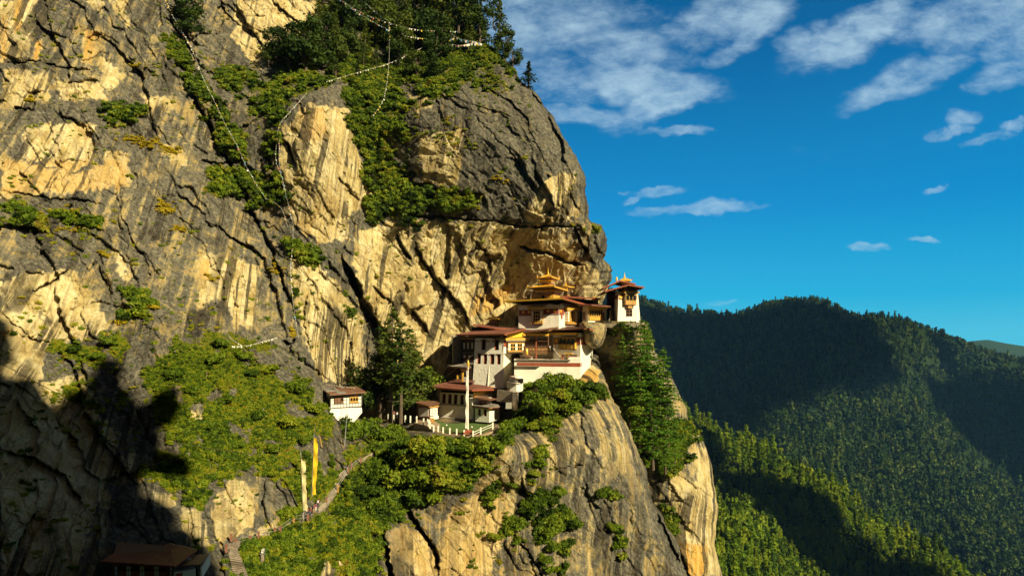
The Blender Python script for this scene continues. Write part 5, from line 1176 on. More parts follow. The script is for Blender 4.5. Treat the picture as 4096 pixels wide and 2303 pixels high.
# ================================================================= golden-window hall and gallery
def golden_hall():
    A = Face((2212, 199), (2322, 193.5)); B = Face((2322, 193.5), (2368, 203)); zb = A.z_of(2322, 1470); zt = A.z_of(2322, 1332)
    t = thing('golden_window_hall', 'white hall with a wide four-arched golden window under a red hipped roof', 'temple', (A.p1.x, 198, zb))
    m = MB(); prism(m, [A.p0, A.p1, B.p1, plan(2372, 212), plan(2215, 212)], zb, zt); m.build('wall', M['white'], t)
    frieze(A, t, (2214, 2234, 1350, 1376), [(2225, 1362)], dots=False, rd=.6); frieze(A, t, (2306, 2321, 1347, 1376), [(2325, 1362)][:0], dots=True)
    frieze(B, t, (2323, 2366, 1348, 1377), [(2327, 1362), (2354, 1362)], dots=False, rd=.6)
    st = MB(); B.box(st, 2333, 2339, 1338, 1381, .06, .2); st.build('banner_stripe', M['red'], t)
    bay(A, t, (2242, 2306, 1347, 1399), 1.0, 'aaaa', 1, (2225, 2316, 1330, 1339), True, 'yellow', 'gold', .34, label='wide golden bay window with four dark arches', trim='brown')
    bay(B, t, (2360, 2372, 1349, 1396), .5, 'wb', 3, (2352, 2384, 1337, 1345), True, 'ochre', 'gold', .1)
    roof(t, [P(2196, 1320, 197), P(2359, 1313, 186), P(2404, 1331, 203), P(2330, 1318, 214), P(2215, 1318, 214)], [P(2250, 1304, 203), P(2300, 1306, 203)], .25, 'redroof', 'dark', {'all': 'redwood', 0: 'redwood'}, (1,), .32)
    g = MB(); a, b = P(2200, 1319, 196.6), P(2316, 1317, 189); g.bar(a, b, .25, .22); g.build('gutter', M['metal'], t)
    u = MB(); prism(u, [plan(2218, 200), plan(2320, 195.5), plan(2362, 203), plan(2360, 211), plan(2218, 211)], zt, A.z_of(2322, 1318)); u.build('attic', M['dark'], t)
    return t
golden_hall()
def gallery():
    Fc = Face((2092, 198), (2196, 197)); G = Face((2196, 197), (2222, 198.5)); Bk = Face((2090, 203), (2222, 202)); zf = Fc.z_of(2150, 1437)
    t = thing('timber_gallery', 'open timber gallery with balcony rail left of the golden-window hall', 'gallery', (Fc.p0.x, 198, zf))
    m = MB(); prism(m, [Bk.p0, Bk.p1, plan(2222, 210), plan(2090, 210)], zf, Fc.z_of(2150, 1318)); m.build('wall', M['white'], t)
    b = MB(); Fc.box(b, 2091, 2196, 1334, 1343, -.2, .25); b.build('beam', M['yellow'], t); b = MB(); G.box(b, 2196, 2220, 1329, 1341, -.2, .35); b.build('beam', M['yellow'], t)
    for px in (2145, 2194): c = MB(); Fc.box(c, px - 2.2, px + 2.2, 1343, 1437, -.1, .25); c.build('column', M['redwood' if px == 2145 else 'brown'], t)
    fl = MB(); p0, p1 = Fc.pt(2092, 1407, .3), Fc.pt(2222, 1407, .3); fl.hexa([Fc.pt(2092, 1410, .3), Fc.pt(2222, 1410, .3), Bk.pt(2222, 1410, 0), Bk.pt(2092, 1410, 0), Fc.pt(2092, 1405, .3), Fc.pt(2222, 1405, .3), Bk.pt(2222, 1405, 0), Bk.pt(2092, 1405, 0)]); fl.build('balcony_floor', M['brown'], t)
    pn = MB(); Fc.box(pn, 2098, 2193, 1391, 1404, .02, .12); pn.build('balcony_panel', M['brown'], t)
    for i in range(9): q = MB(); Fc.box(q, 2099 + i * 10.7, 2106 + i * 10.7, 1393, 1400, .122, .18); q.build('painted_panel', M['ochre'], t)
    rl = MB()
    for y in (1384, 1388, 1363): Fc.box(rl, 2098, 2194, y, y + 1.6, .0, .12)
    rl.build('rail', M['brown'], t)
    for i in range(8): q = MB(); Fc.box(q, 2099 + i * 13.2, 2101 + i * 13.2, 1380, 1406, -.05, .2); q.build('baluster', M['brown'], t)
    s = MB()
    for i in range(26): Bk.box(s, 2099 + i * 3.7, 2101 + i * 3.7, 1366, 1374, .05, .3)
    s.build('painted_rail', M['yellow'], t)
    d = MB(); dk = MB(); Bk.box(dk, 2098, 2196, 1358, 1365, .05, .3); dk.build('frieze_board', M['dark'], t)
    for i in range(26): Bk.box(d, 2099 + i * 3.7, 2101 + i * 3.7, 1360, 1363, .302, .4)
    d.build('dentil_row', M['pane'], t)
    br = MB()
    for i in range(14): q = Fc.s_of(2100 + i * 7); z = Fc.z_of(2150, 1408); Fc.sbox(br, q - .1, q + .1, z - .55, z, -.3, .1)
    br.build('bracket_row', M['ochre'], t)
    # roofs over the gallery
    roof(t, [P(2080, 1332, 199), P(2196, 1318, 192), P(2240, 1305, 200), P(2200, 1300, 208), P(2090, 1314, 210)], [P(2120, 1312, 206), P(2200, 1306, 205)], .25, 'redroof', 'dark', {'all': 'brown'}, (0,), .28)
    u = MB(); prism(u, [plan(2092, 201), plan(2222, 200.5), plan(2222, 209), plan(2092, 209)], Fc.z_of(2150, 1334), Fc.z_of(2150, 1319)); u.build('attic', M['dark'], t)
    cap = MB(); Fc.box(cap, 2181, 2192, 1320, 1329, -.2, .8); cap.build('chimney_cap', M['ochre'], t)
    return t
gallery()
def gallery_stairs():
    t = thing('timber_stairs', 'steep pale timber stairs leading down from the gallery', 'stairs', P(2240, 1437, 194)); a, b = P(2212, 1392, 195.5), P(2243, 1436, 192.8); c, d = P(2219, 1392, 196.6), P(2251, 1436, 194); m = MB()
    m.bar(a, b, .16, .42); m.bar(c, d, .16, .42); m.build('stringer', M['pane'], t)
    for i in range(12): s = MB(); p = a.lerp(b, (i + .5) / 12); q = c.lerp(d, (i + .5) / 12); s.bar(p, q, .34, .08); s.build('stair_tread', M['ochre'], t)
    h = MB(); h.bar(a + Vector((0, 0, 1)), b + Vector((0, 0, 1)), .09); h.bar(c + Vector((0, 0, 1)), d + Vector((0, 0, 1)), .09); h.build('handrail', M['ochre'], t)
gallery_stairs()
def courtyard_bits():
    # small shelter with gilded finial
    t = thing('prayer_wheel_shelter', 'small open shelter with rusty pyramid roof and a golden finial in front of the gallery', 'shelter', P(2105, 1437, 194))
    roof(t, [P(2078, 1421, 195), P(2116, 1427, 191), P(2134, 1424, 194), P(2100, 1419, 198)], [P(2107, 1417, 194.5)], .12, 'rustroof', 'brown', {'all': 'rustroof'}, (), .15, seams=False)
    for px, Y in ((2084, 195), (2104, 192.5), (2128, 194)): m = MB(); m.bar(P(px, 1440, Y), P(px, 1424, Y), .22); m.build('post', M['pane'], t)
    m = MB(); p = P(2107.5, 1419, 194.5); m.lathe(p, [(.22, 0), (.34, .3), (.30, 1.0), (.16, 1.5), (.04, 2.0)], 8); m.build('finial', M['gold'], t)
    m = MB(); m.hexa([P(2086, 1440, 195.2), P(2124, 1440, 193.8), P(2124, 1440, 195.2), P(2086, 1440, 196.4), P(2086, 1432, 195.2), P(2124, 1432, 193.8), P(2124, 1432, 195.2), P(2086, 1432, 196.4)]); m.build('bench', M['pane'], t)
    t = thing('gateway', 'little gateway with yellow lintel below the wide golden window', 'gate', P(2275, 1440, 192)); f = Face((2246, 192.4), (2320, 190.4))
    m = MB(); f.box(m, 2261, 2293, 1411, 1415, 0, .9); f.box(m, 2266, 2289, 1415, 1420, 0, .6); m.build('lintel', M['yellow'], t)
    m = MB(); f.box(m, 2246, 2262, 1417, 1420, 0, .8); f.box(m, 2289, 2309, 1417, 1420, 0, .8); m.build('side_roof', M['brown'], t)
    for a, b, mt in ((2248, 2254, 'redwood'), (2265, 2271, 'yellow')): m = MB(); f.box(m, a, b, 1420, 1440, 0, .4); m.build('post', M[mt], t)
    m = MB(); f.box(m, 2255, 2264, 1421, 1440, -.1, .1); m.build('door', M['pane'], t)
    m = MB(); m.hexa([f.pt(2276, 1430, 2), f.pt(2322, 1430, 2), f.pt(2310, 1430, .2), f.pt(2276, 1430, .2), f.pt(2276, 1428, 2), f.pt(2322, 1429, 2), f.pt(2308, 1421, .2), f.pt(2276, 1421, .2)]); m.build('shingle_roof', M['rustroof'], t)
courtyard_bits()
def terrace():
    Fm = Face((2056, 190.5), (2322, 187.5)); Rt = Face((2322, 187.5), (2362, 197))
    t = thing('white_terrace', 'long white terrace wall with a painted red band below the gallery', 'wall', P(2190, 1500, 189))
    zb = Fm.z_of(2190, 1540); m = MB(); prism(m, [plan(2057, 190.5), plan(2322, 187.5), plan(2362, 197), plan(2362, 206), plan(2057, 206)], zb, Fm.z_of(2190, 1440)); m.build('wall', M['white'], t)
    b = MB(); Fm.box(b, 2068, 2322, 1450, 1465, 0, .06); b.build('red_band', M['red'], t)
    b = MB(); Rt.box(b, 2323, 2326, 1450, 1465, 0, .06); b.build('red_band', M['red'], t)
    c = MB(); Fm.box(c, 2066, 2282, 1436.5, 1441, -.7, .55); c.build('coping', M['stone'], t)
    l = MB(); Fm.box(l, 2058, 2160, 1462, 1465, .062, .9); l.build('ledge', M['stone'], t)
    p = MB(); Fm.box(p, 2276, 2322, 1428, 1440, -2.5, .03); Rt.box(p, 2322, 2350, 1428, 1440, -2, .03); p.build('parapet', M['white'], t)
terrace()

# ================================================================= great hall with the rough grey face
def great_hall():
    Ab = Face((1890, 199), (2014, 195)); At = Face((1901, 199.4), (2014, 195.6)); B = Face((2014, 195.3), (2058, 205)); Bu = Face((2014, 195.3), (2097, 199.2))
    zb = Ab.z_of(2014, 1552); zt = At.z_of(2014, 1352)
    t = thing('great_hall', 'tall rough white hall with six dark slots under a long red roof', 'temple', (Ab.p0.x, 200, zb))
    m = MB(); hol = []
    for (a, b, c, d) in ((1914, 1927, 1417, 1455), (1938, 1951, 1417, 1455), (1964, 1979, 1417, 1456), (1990, 2003, 1417, 1457), (1928, 1944, 1362, 1400), (1979, 1996, 1359, 1399)):
        mid = (a + b) / 2; z0_ = At.z_of(mid, d); z1_ = At.z_of(mid, c); hol.append([At.s_of(a) / At.len, At.s_of(b) / At.len, z0_, z1_])
    # rows share their heights so the grid of the wall stays clean
    for grp in (hol[:4], hol[4:]):
        z0_ = sum(h[2] for h in grp) / len(grp); z1_ = sum(h[3] for h in grp) / len(grp)
        for h in grp: h[2] = z0_; h[3] = z1_
    slots(At, Ab, zb, zt, hol, m, slot_window(t), None, .7)
    prism(m, [Ab.p0 + Vector((.02, .9, 0)), Ab.p1 + Vector((0, .9, 0)), plan(2058, 206), plan(2058, 214), plan(1895, 216)], zb, zt - .02, [At.p0 + Vector((.02, .9, 0)), At.p1 + Vector((0, .9, 0)), plan(2058, 206), plan(2058, 214), plan(1905, 216)])
    m.add([At.at(0, zt), At.at(At.len, zt), plan(2060, 212) + Vector((0, 0, zt)), plan(1905, 212) + Vector((0, 0, zt))], [(0, 1, 2, 3)])
    m.build('wall', M['rough_white'], t)
    wB = MB(); zu = Bu.z_of(2050, 1413); prism(wB, [Bu.p0 + Bu.n * .0, Bu.p1, plan(2097, 210), plan(2020, 210)], zu, zt); 
    prism(wB, [B.p0, B.p1, plan(2058, 212), plan(2014, 209)], zb, zu - .002); wB.build('side_wall', M['white'], t)
    ff = At
    frieze(ff, t, (1902, 1926.5, 1363, 1387), [(1916, 1373)], disc_mat='pane', rd=.62); frieze(ff, t, (1945.5, 1977.5, 1363, 1387), [(1963, 1373)], disc_mat='pane', rd=.62)
    frieze(ff, t, (1997.5, 2013.5, 1363, 1387), [(2007, 1371)], disc_mat='pane', rd=.6); frieze(Bu, t, (2014.5, 2026, 1363, 1387), [], dots=False)
    bay(Bu, t, (2027, 2091, 1370, 1411), .8, 'waawaaw', 2, (2014, 2108, 1351, 1361), True, 'ochre', 'yellow', .14, label='golden bay window with white panels on the sunlit side')
    cl = MB(); cl.add([Bu.pt(2024, 1350, .7), Bu.pt(2090, 1347, .7), Bu.pt(2091, 1340, .7), Bu.pt(2084, 1327, .7), Bu.pt(2046, 1330, .7), Bu.pt(2024, 1334, .7)] + [Bu.pt(2024, 1350, .55), Bu.pt(2090, 1347, .55), Bu.pt(2091, 1340, .55), Bu.pt(2084, 1327, .55), Bu.pt(2046, 1330, .55), Bu.pt(2024, 1334, .55)],
        [(0, 1, 2, 3, 4, 5), (11, 10, 9, 8, 7, 6)] + [(i, (i + 1) % 6, 6 + (i + 1) % 6, 6 + i)[::-1] for i in range(6)]); cl.build('yellow_hanging', M['cloth'], t)
    bay(B, t, (2046, 2056, 1417, 1455), .05, 'bb', 3, None, False, 'brown')
    gu = MB(); a = Ab.pt(1953, 1548, .25); b = At.pt(1959, 1460, .25); gu.bar(a, b, .22); gu.build('drain_pipe', M['rough_white'], t)
    # the long roof
    roof(t, [P(1823, 1338, 204), P(2018, 1335, 190), P(2102, 1315, 197), P(2090, 1312, 212), P(1880, 1326, 216)], [P(1900, 1322, 208), P(2060, 1310, 204)], .25, 'redroof', 'dark', {'all': 'redwood'}, (0, 1), .3)
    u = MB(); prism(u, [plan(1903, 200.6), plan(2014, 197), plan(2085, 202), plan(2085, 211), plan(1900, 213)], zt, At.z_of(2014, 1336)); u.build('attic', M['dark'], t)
    s = MB(); s.hexa([At.pt(1972, 1356, .2), At.pt(2014, 1356, .2), At.pt(2014, 1356, 1.3), At.pt(1972, 1356, 1.3), At.pt(1980, 1352, .2), At.pt(2014, 1343, .2), At.pt(2014, 1345, 1.3), At.pt(1972, 1355, 1.3)]); s.build('pent_roof', M['greyroof'], t)
    return t
great_hall()
def shaded_wing():
    A = Face((1846, 208), (1902, 206)); zb = A.z_of(1880, 1500); zt = A.z_of(1880, 1345); W_ = Face((1812, 207), (1850, 209))
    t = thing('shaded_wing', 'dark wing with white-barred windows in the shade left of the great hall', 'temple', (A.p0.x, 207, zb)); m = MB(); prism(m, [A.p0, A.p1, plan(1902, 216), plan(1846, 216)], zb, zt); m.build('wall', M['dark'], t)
    w = MB(); prism(w, [W_.p0, W_.p1, plan(1850, 216), plan(1810, 216)], zb, zt + .3); w.build('side_wall', M['stone'], t)
    for px in (1857, 1872.5, 1889): b = MB(); A.box(b, px - 2.8, px - .5, 1370, 1394, .02, .10); A.box(b, px + .5, px + 2.8, 1370, 1394, .02, .10); b.build('window', M['pane'], t)
    f = MB(); A.box(f, 1852, 1900, 1409, 1412, .0, .5); f.build('pent_roof', M['greyroof'], t)
    for px in (1859, 1878): frieze(A, t, (px - 7, px + 7, 1418, 1436), [(px, 1425)], disc_mat='pane', dots=False, rd=.38)
    c = MB(); A.box(c, 1848, 1902, 1350, 1356, .0, .6); c.build('cornice', M['ochre'], t)
    roof(t, [P(1893, 1300, 206), P(1980, 1313, 203), P(2080, 1313, 204), P(2080, 1306, 214), P(1893, 1296, 216)], [P(1960, 1300, 211), P(2060, 1303, 211)], .25, 'redroof', 'dark', {'all': 'redwood'}, (), .3, 'upper_roof')
    m = MB(); prism(m, [plan(1888, 209), plan(1990, 208), plan(1990, 216), plan(1888, 216)], zt + .4, A.z_of(1880, 1306)); m.build('attic', M['dark'], t)
shaded_wing()
def pavilion():
    t = thing('entrance_pavilion', 'little porch with a carved yellow column and board roof left of the great hall', 'shelter', P(1860, 1525, 198))
    roof(t, [P(1795, 1464, 199), P(1868, 1469, 193), P(1884, 1466, 196), P(1850, 1461, 206), P(1810, 1462, 206)], [P(1842, 1456, 200), P(1862, 1456, 199)], .2, 'greyroof', 'dark', {'all': 'greyroof'}, (0,), .2)
    f = Face((1835, 196), (1880, 194.5)); m = MB(); f.box(m, 1844, 1871, 1471, 1477, -.1, .3); m.build('beam', M['yellow'], t)
    c = MB(); f.box(c, 1849, 1853.5, 1477, 1526, -.1, .25); f.box(c, 1846, 1857, 1477, 1486, -.09, .24); c.build('column', M['yellow'], t)
    d = MB()
    for i in range(7): f.box(d, 1845 + i * 3.8, 1847.3 + i * 3.8, 1472, 1476, .302, .4)
    d.build('dentil_row', M['pane'], t)
    p = MB(); f.box(p, 1855, 1868, 1508, 1512, 0, .1); f.box(p, 1855, 1868, 1515, 1518, 0, .1); f.box(p, 1855, 1868, 1521, 1524, 0, .1); p.build('balustrade', M['pane'], t)
    b = MB(); prism(b, [plan(1790, 204), plan(1888, 199), plan(1888, 208), plan(1790, 210)], f.z_of(1850, 1530), f.z_of(1850, 1466)); b.build('back_wall', M['dark'], t)
    q = MB(); f.box(q, 1829, 1833, 1499, 1515, 0, .3); q.build('banner', M['yellow'], t)
    # canopy roof behind
    g = MB(); g.hexa([P(1850, 1462, 200), P(1893, 1456, 199), P(1893, 1456, 203), P(1855, 1462, 204), P(1850, 1460, 200), P(1893, 1452, 199), P(1893, 1440, 203), P(1872, 1437, 204)]); g.build('rear_roof', M['greyroof'], t)
pavilion()

# ================================================================= lower house by the courtyard
def lower_house():
    Ab = Face((1752, 192), (1893, 186)); At = Face((1760, 192.3), (1893, 186.5)); B = Face((1893, 186.3), (1968, 195)); zb = Ab.z_of(1830, 1688); zt = At.z_of(1830, 1576)
    t = thing('courtyard_house', 'low rough white house with a wide red roof facing the flagpole lawn', 'house', (Ab.p0.x, 189, zb)); m = MB(); hol = []
    for a, b in ((1771, 1784), (1794.5, 1807), (1817, 1830), (1842, 1856), (1874, 1883)):
        hol.append([At.s_of(a) / At.len, At.s_of(b) / At.len, At.z_of(1825, 1615), At.z_of(1825, 1577.5)])
    zt = At.z_of(1825, 1572)
    slots(At, Ab, zb, zt, hol, m, slot_window(t, lintel=False), None, .6)
    prism(m, [Ab.p0 + Vector((.02, .8, 0)), Ab.p1 + Vector((0, .8, 0)), B.p1, plan(1968, 204), plan(1762, 204)], zb, zt - .01, [At.p0 + Vector((.02, .8, 0)), At.p1 + Vector((0, .8, 0)), B.p1, plan(1968, 204), plan(1765, 204)])
    m.build('wall', M['rough_white'], t); l = MB(); At.box(l, 1758, 1893, 1617, 1621, .05, .45); l.build('ledge', M['stone'], t)
    k = MB(); Ab.box(k, 1752, 1890, 1671, 1676, .1, .8); k.build('stone_bench', M['stone'], t)
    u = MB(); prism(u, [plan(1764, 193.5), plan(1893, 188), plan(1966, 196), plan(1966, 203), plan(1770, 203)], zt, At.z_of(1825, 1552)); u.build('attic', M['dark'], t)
    y = MB(); B.box(y, 1894, 1966, 1550, 1562, -.1, .5); y.build('yellow_hanging', M['cloth'], t); y = MB(); B.box(y, 1891, 1962, 1563, 1573, .2, .8); y.build('cornice', M['yellow'], t)
    d = MB(); dk = MB(); B.box(dk, 1893, 1960, 1573.5, 1582, -.1, .4); dk.build('cornice_board', M['ochre'], t)
    for i in range(15): B.box(d, 1894 + i * 4.4, 1896.5 + i * 4.4, 1575, 1580, .402, .5)
    d.build('dentil_row', M['pane'], t)
    roof(t, [P(1713, 1546, 192), P(1889, 1560, 180), P(2004, 1557, 194), P(1960, 1540, 207), P(1760, 1530, 206)], [P(1800, 1526, 199), P(1936, 1540, 190)], .25, 'redroof', 'dark', {'all': 'redwood'}, (0,), .3)
    v = MB(); v.hexa([P(1797, 1536, 196), P(1885, 1538, 191), P(1895, 1534, 196), P(1815, 1531, 200), P(1797, 1532, 196), P(1885, 1534, 191), P(1895, 1530, 196), P(1815, 1527, 200)]); v.build('roof_vent', M['dark'], t)
    e = [P(1792, 1533, 196.5), P(1890, 1536, 189.5), P(1899, 1533, 196), P(1812, 1528, 201)]; rr = MB(); up = Vector((0, 0, .0))
    rr.hexa([p + Vector((0, 0, .3)) for p in e] + [e[0] + Vector((0, 0, .45)), e[1] + Vector((0, 0, .45)), e[2] + Vector((0, 0, .9)), e[3] + Vector((0, 0, .9))]); rr.build('raised_roof', M['redroof'], t)
    return t
lower_house()
def annexes():
    t = thing('lean_to', 'grey board lean-to roof against the right side of the courtyard house', 'shed', P(1930, 1620, 182)); f = Face((1893, 183), (1960, 186))
    m = MB(); m.hexa([P(1890, 1591, 183), P(1955, 1601, 180), P(1995, 1597, 187), P(1940, 1585, 190), P(1890, 1588, 183), P(1955, 1598, 180), P(1995, 1594, 187), P(1940, 1582, 190)]); m.build('roof', M['rustroof'], t)
    b = MB(); f.box(b, 1915, 1975, 1601, 1604, .2, .5); b.build('beam', M['redwood'], t)
    for px in (1917, 1937): c = MB(); f.box(c, px, px + 3, 1604, 1618, .2, .45); c.build('post', M['redwood'], t)
    w = MB(); f.box(w, 1893, 1972, 1592, 1625, -3, -.6); w.build('wall', M['rough_white'], t)
    A = Face((1901, 182.5), (1957, 180)); B = Face((1957, 180), (1999, 187)); zb = A.z_of(1930, 1687); zt = A.z_of(1930, 1634)
    t = thing('corner_shed', 'small white shed with two red slots and board roof beside the lawn', 'house', (A.p1.x, 183, zb)); m = MB()
    hol = [[A.s_of(a) / A.len, A.s_of(b) / A.len, A.z_of(1930, 1663), A.z_of(1930, 1636)] for a, b in ((1913, 1923), (1935, 1947))]
    slots(A, A, zb, zt, hol, m, slot_window(t, lintel=False), None, .5); prism(m, [A.p0 + Vector((.02, .6, 0)), A.p1 + Vector((0, .6, 0)), plan(1957, 184), plan(1905, 190)], zb, zt - .01); m.build('wall', M['rough_white'], t)
    w = MB(); prism(w, [B.p0, B.p1, plan(1999, 192), plan(1958, 190)], zb, B.z_of(1975, 1636)); w.build('side_wall', M['white'], t)
    g = MB(); B.box(g, 1958, 1998, 1626, 1636, -.3, .02); g.build('gable_boards', M['ochre'], t)
    r = MB(); e = [P(1887, 1621, 182), P(1955, 1630, 176.5), P(2034, 1627, 190), P(1990, 1615, 194)]; ap = [P(1912, 1609, 187), P(1992, 1616, 185)]
    roof(t, e, ap, .2, 'greyroof', 'dark', {'all': 'redroof'}, (0,), .25)
    # left annex
    A = Face((1668, 184), (1718, 181)); B = Face((1718, 181), (1751, 184)); zb = A.z_of(1718, 1676); zt = A.z_of(1718, 1622)
    t = thing('side_annex', 'small annex with slatted dark windows and white framed panel left of the courtyard house', 'house', (A.p1.x, 183, zb)); m = MB()
    prism(m, [A.p0, A.p1, B.p1, plan(1751, 192), plan(1670, 192)], zb, zt); m.build('wall', M['brown'], t)
    s = MB()
    for i in range(9): A.box(s, 1677 + i * 4.4, 1679 + i * 4.4, 1631, 1664, .05, .16)
    s.build('window', M['pane'], t); p = MB()
    for i in range(3):
        for j in range(3): B.box(p, 1720 + i * 10.2, 1729 + i * 10.2, 1630 + j * 11, 1640 + j * 11, .03, .09)
    p.build('white_panel', M['pane'], t); k = MB(); B.box(k, 1719, 1751, 1664, 1676, .02, .3); k.build('plinth', M['white'], t); c = MB(); B.box(c, 1717, 1752, 1623, 1629, .05, .35); c.build('cornice', M['ochre'], t)
    roof(t, [P(1664, 1610, 183), P(1717, 1624, 177), P(1758, 1612, 185), P(1740, 1602, 192), P(1675, 1600, 192)], [P(1690, 1602, 189), P(1742, 1604, 188)], .15, 'rustroof', 'dark', {'all': 'rustroof'}, (0,), .2)
    b = MB(); b.box(P(1729, 1681, 178), 1.0, .8, 1.2); b.build('stone_pier', M['ochre'], t)
annexes()
def water_huts():
    t = thing('cistern_hut', 'small hut with a rusty board roof at the foot of the white terrace wall', 'shed', P(2065, 1520, 186))
    f = Face((2035, 187), (2062, 185.5)); m = MB(); f.box(m, 2036, 2060, 1506, 1525, -3, 0); m.build('wall', M['rough_white'], t)
    r = MB(); r.hexa([P(2034, 1506, 187), P(2062, 1514, 183), P(2093, 1519, 188), P(2064, 1503, 191), P(2034, 1503, 187), P(2062, 1511, 183), P(2093, 1516, 188), P(2064, 1500, 191)]); r.build('roof', M['rustroof'], t)
    k = MB(); p = P(2083, 1530, 186); k.lathe(p, [(.7, 0), (.75, .1), (.75, 1.0), (.6, 1.15), (.1, 1.2)], 14); k.build('water_tank', M['glass'], t)
    t = thing('flat_roofed_hut', 'white flat-roofed hut with grey sheet roof right of the great hall base', 'shed', P(2060, 1560, 184))
    f = Face((2028, 185), (2066, 183.5)); g = Face((2066, 183.5), (2092, 187)); m = MB(); prism(m, [f.p0, f.p1, g.p1, plan(2092, 192), plan(2030, 192)], f.z_of(2050, 1568), f.z_of(2050, 1532)); m.build('wall', M['white'], t)
    r = MB(); r.hexa([P(2026, 1529, 184.5), P(2062, 1537, 182), P(2098, 1533, 188), P(2060, 1527, 192), P(2026, 1527, 184.5), P(2062, 1535, 182), P(2098, 1531, 188), P(2060, 1525, 192)]); r.build('roof', M['greyroof'], t)
    d = MB(); f.box(d, 2034, 2039, 1552, 1568, 0, .05); d.build('door', M['redwood'], t)
    t = thing('stone_pier', 'tall stone pier among the bushes right of the courtyard house', 'pier', P(2058, 1620, 180)); m = MB(); prism(m, [plan(2050, 181), plan(2070, 180), plan(2074, 186), plan(2052, 186)], P(0, 1640, 181).z, P(0, 1569, 181).z); m.build('masonry', M['stone'], t)
    w = MB(); w.bar(P(1990, 1580, 186), P(2052, 1590, 183), .5, 3.2); w.build('retaining_wall', M['stone'], t)
    t = thing('whitewashed_block', 'small whitewashed block beside the stone pier', 'wall', P(2035, 1620, 179)); m = MB(); m.hexa([P(2022, 1634, 180), P(2047, 1634, 179), P(2047, 1634, 182), P(2022, 1634, 183), P(2024, 1609, 180), P(2047, 1608, 179), P(2047, 1608, 182), P(2024, 1609, 183)]); m.build('block', M['white'], t)
water_huts()

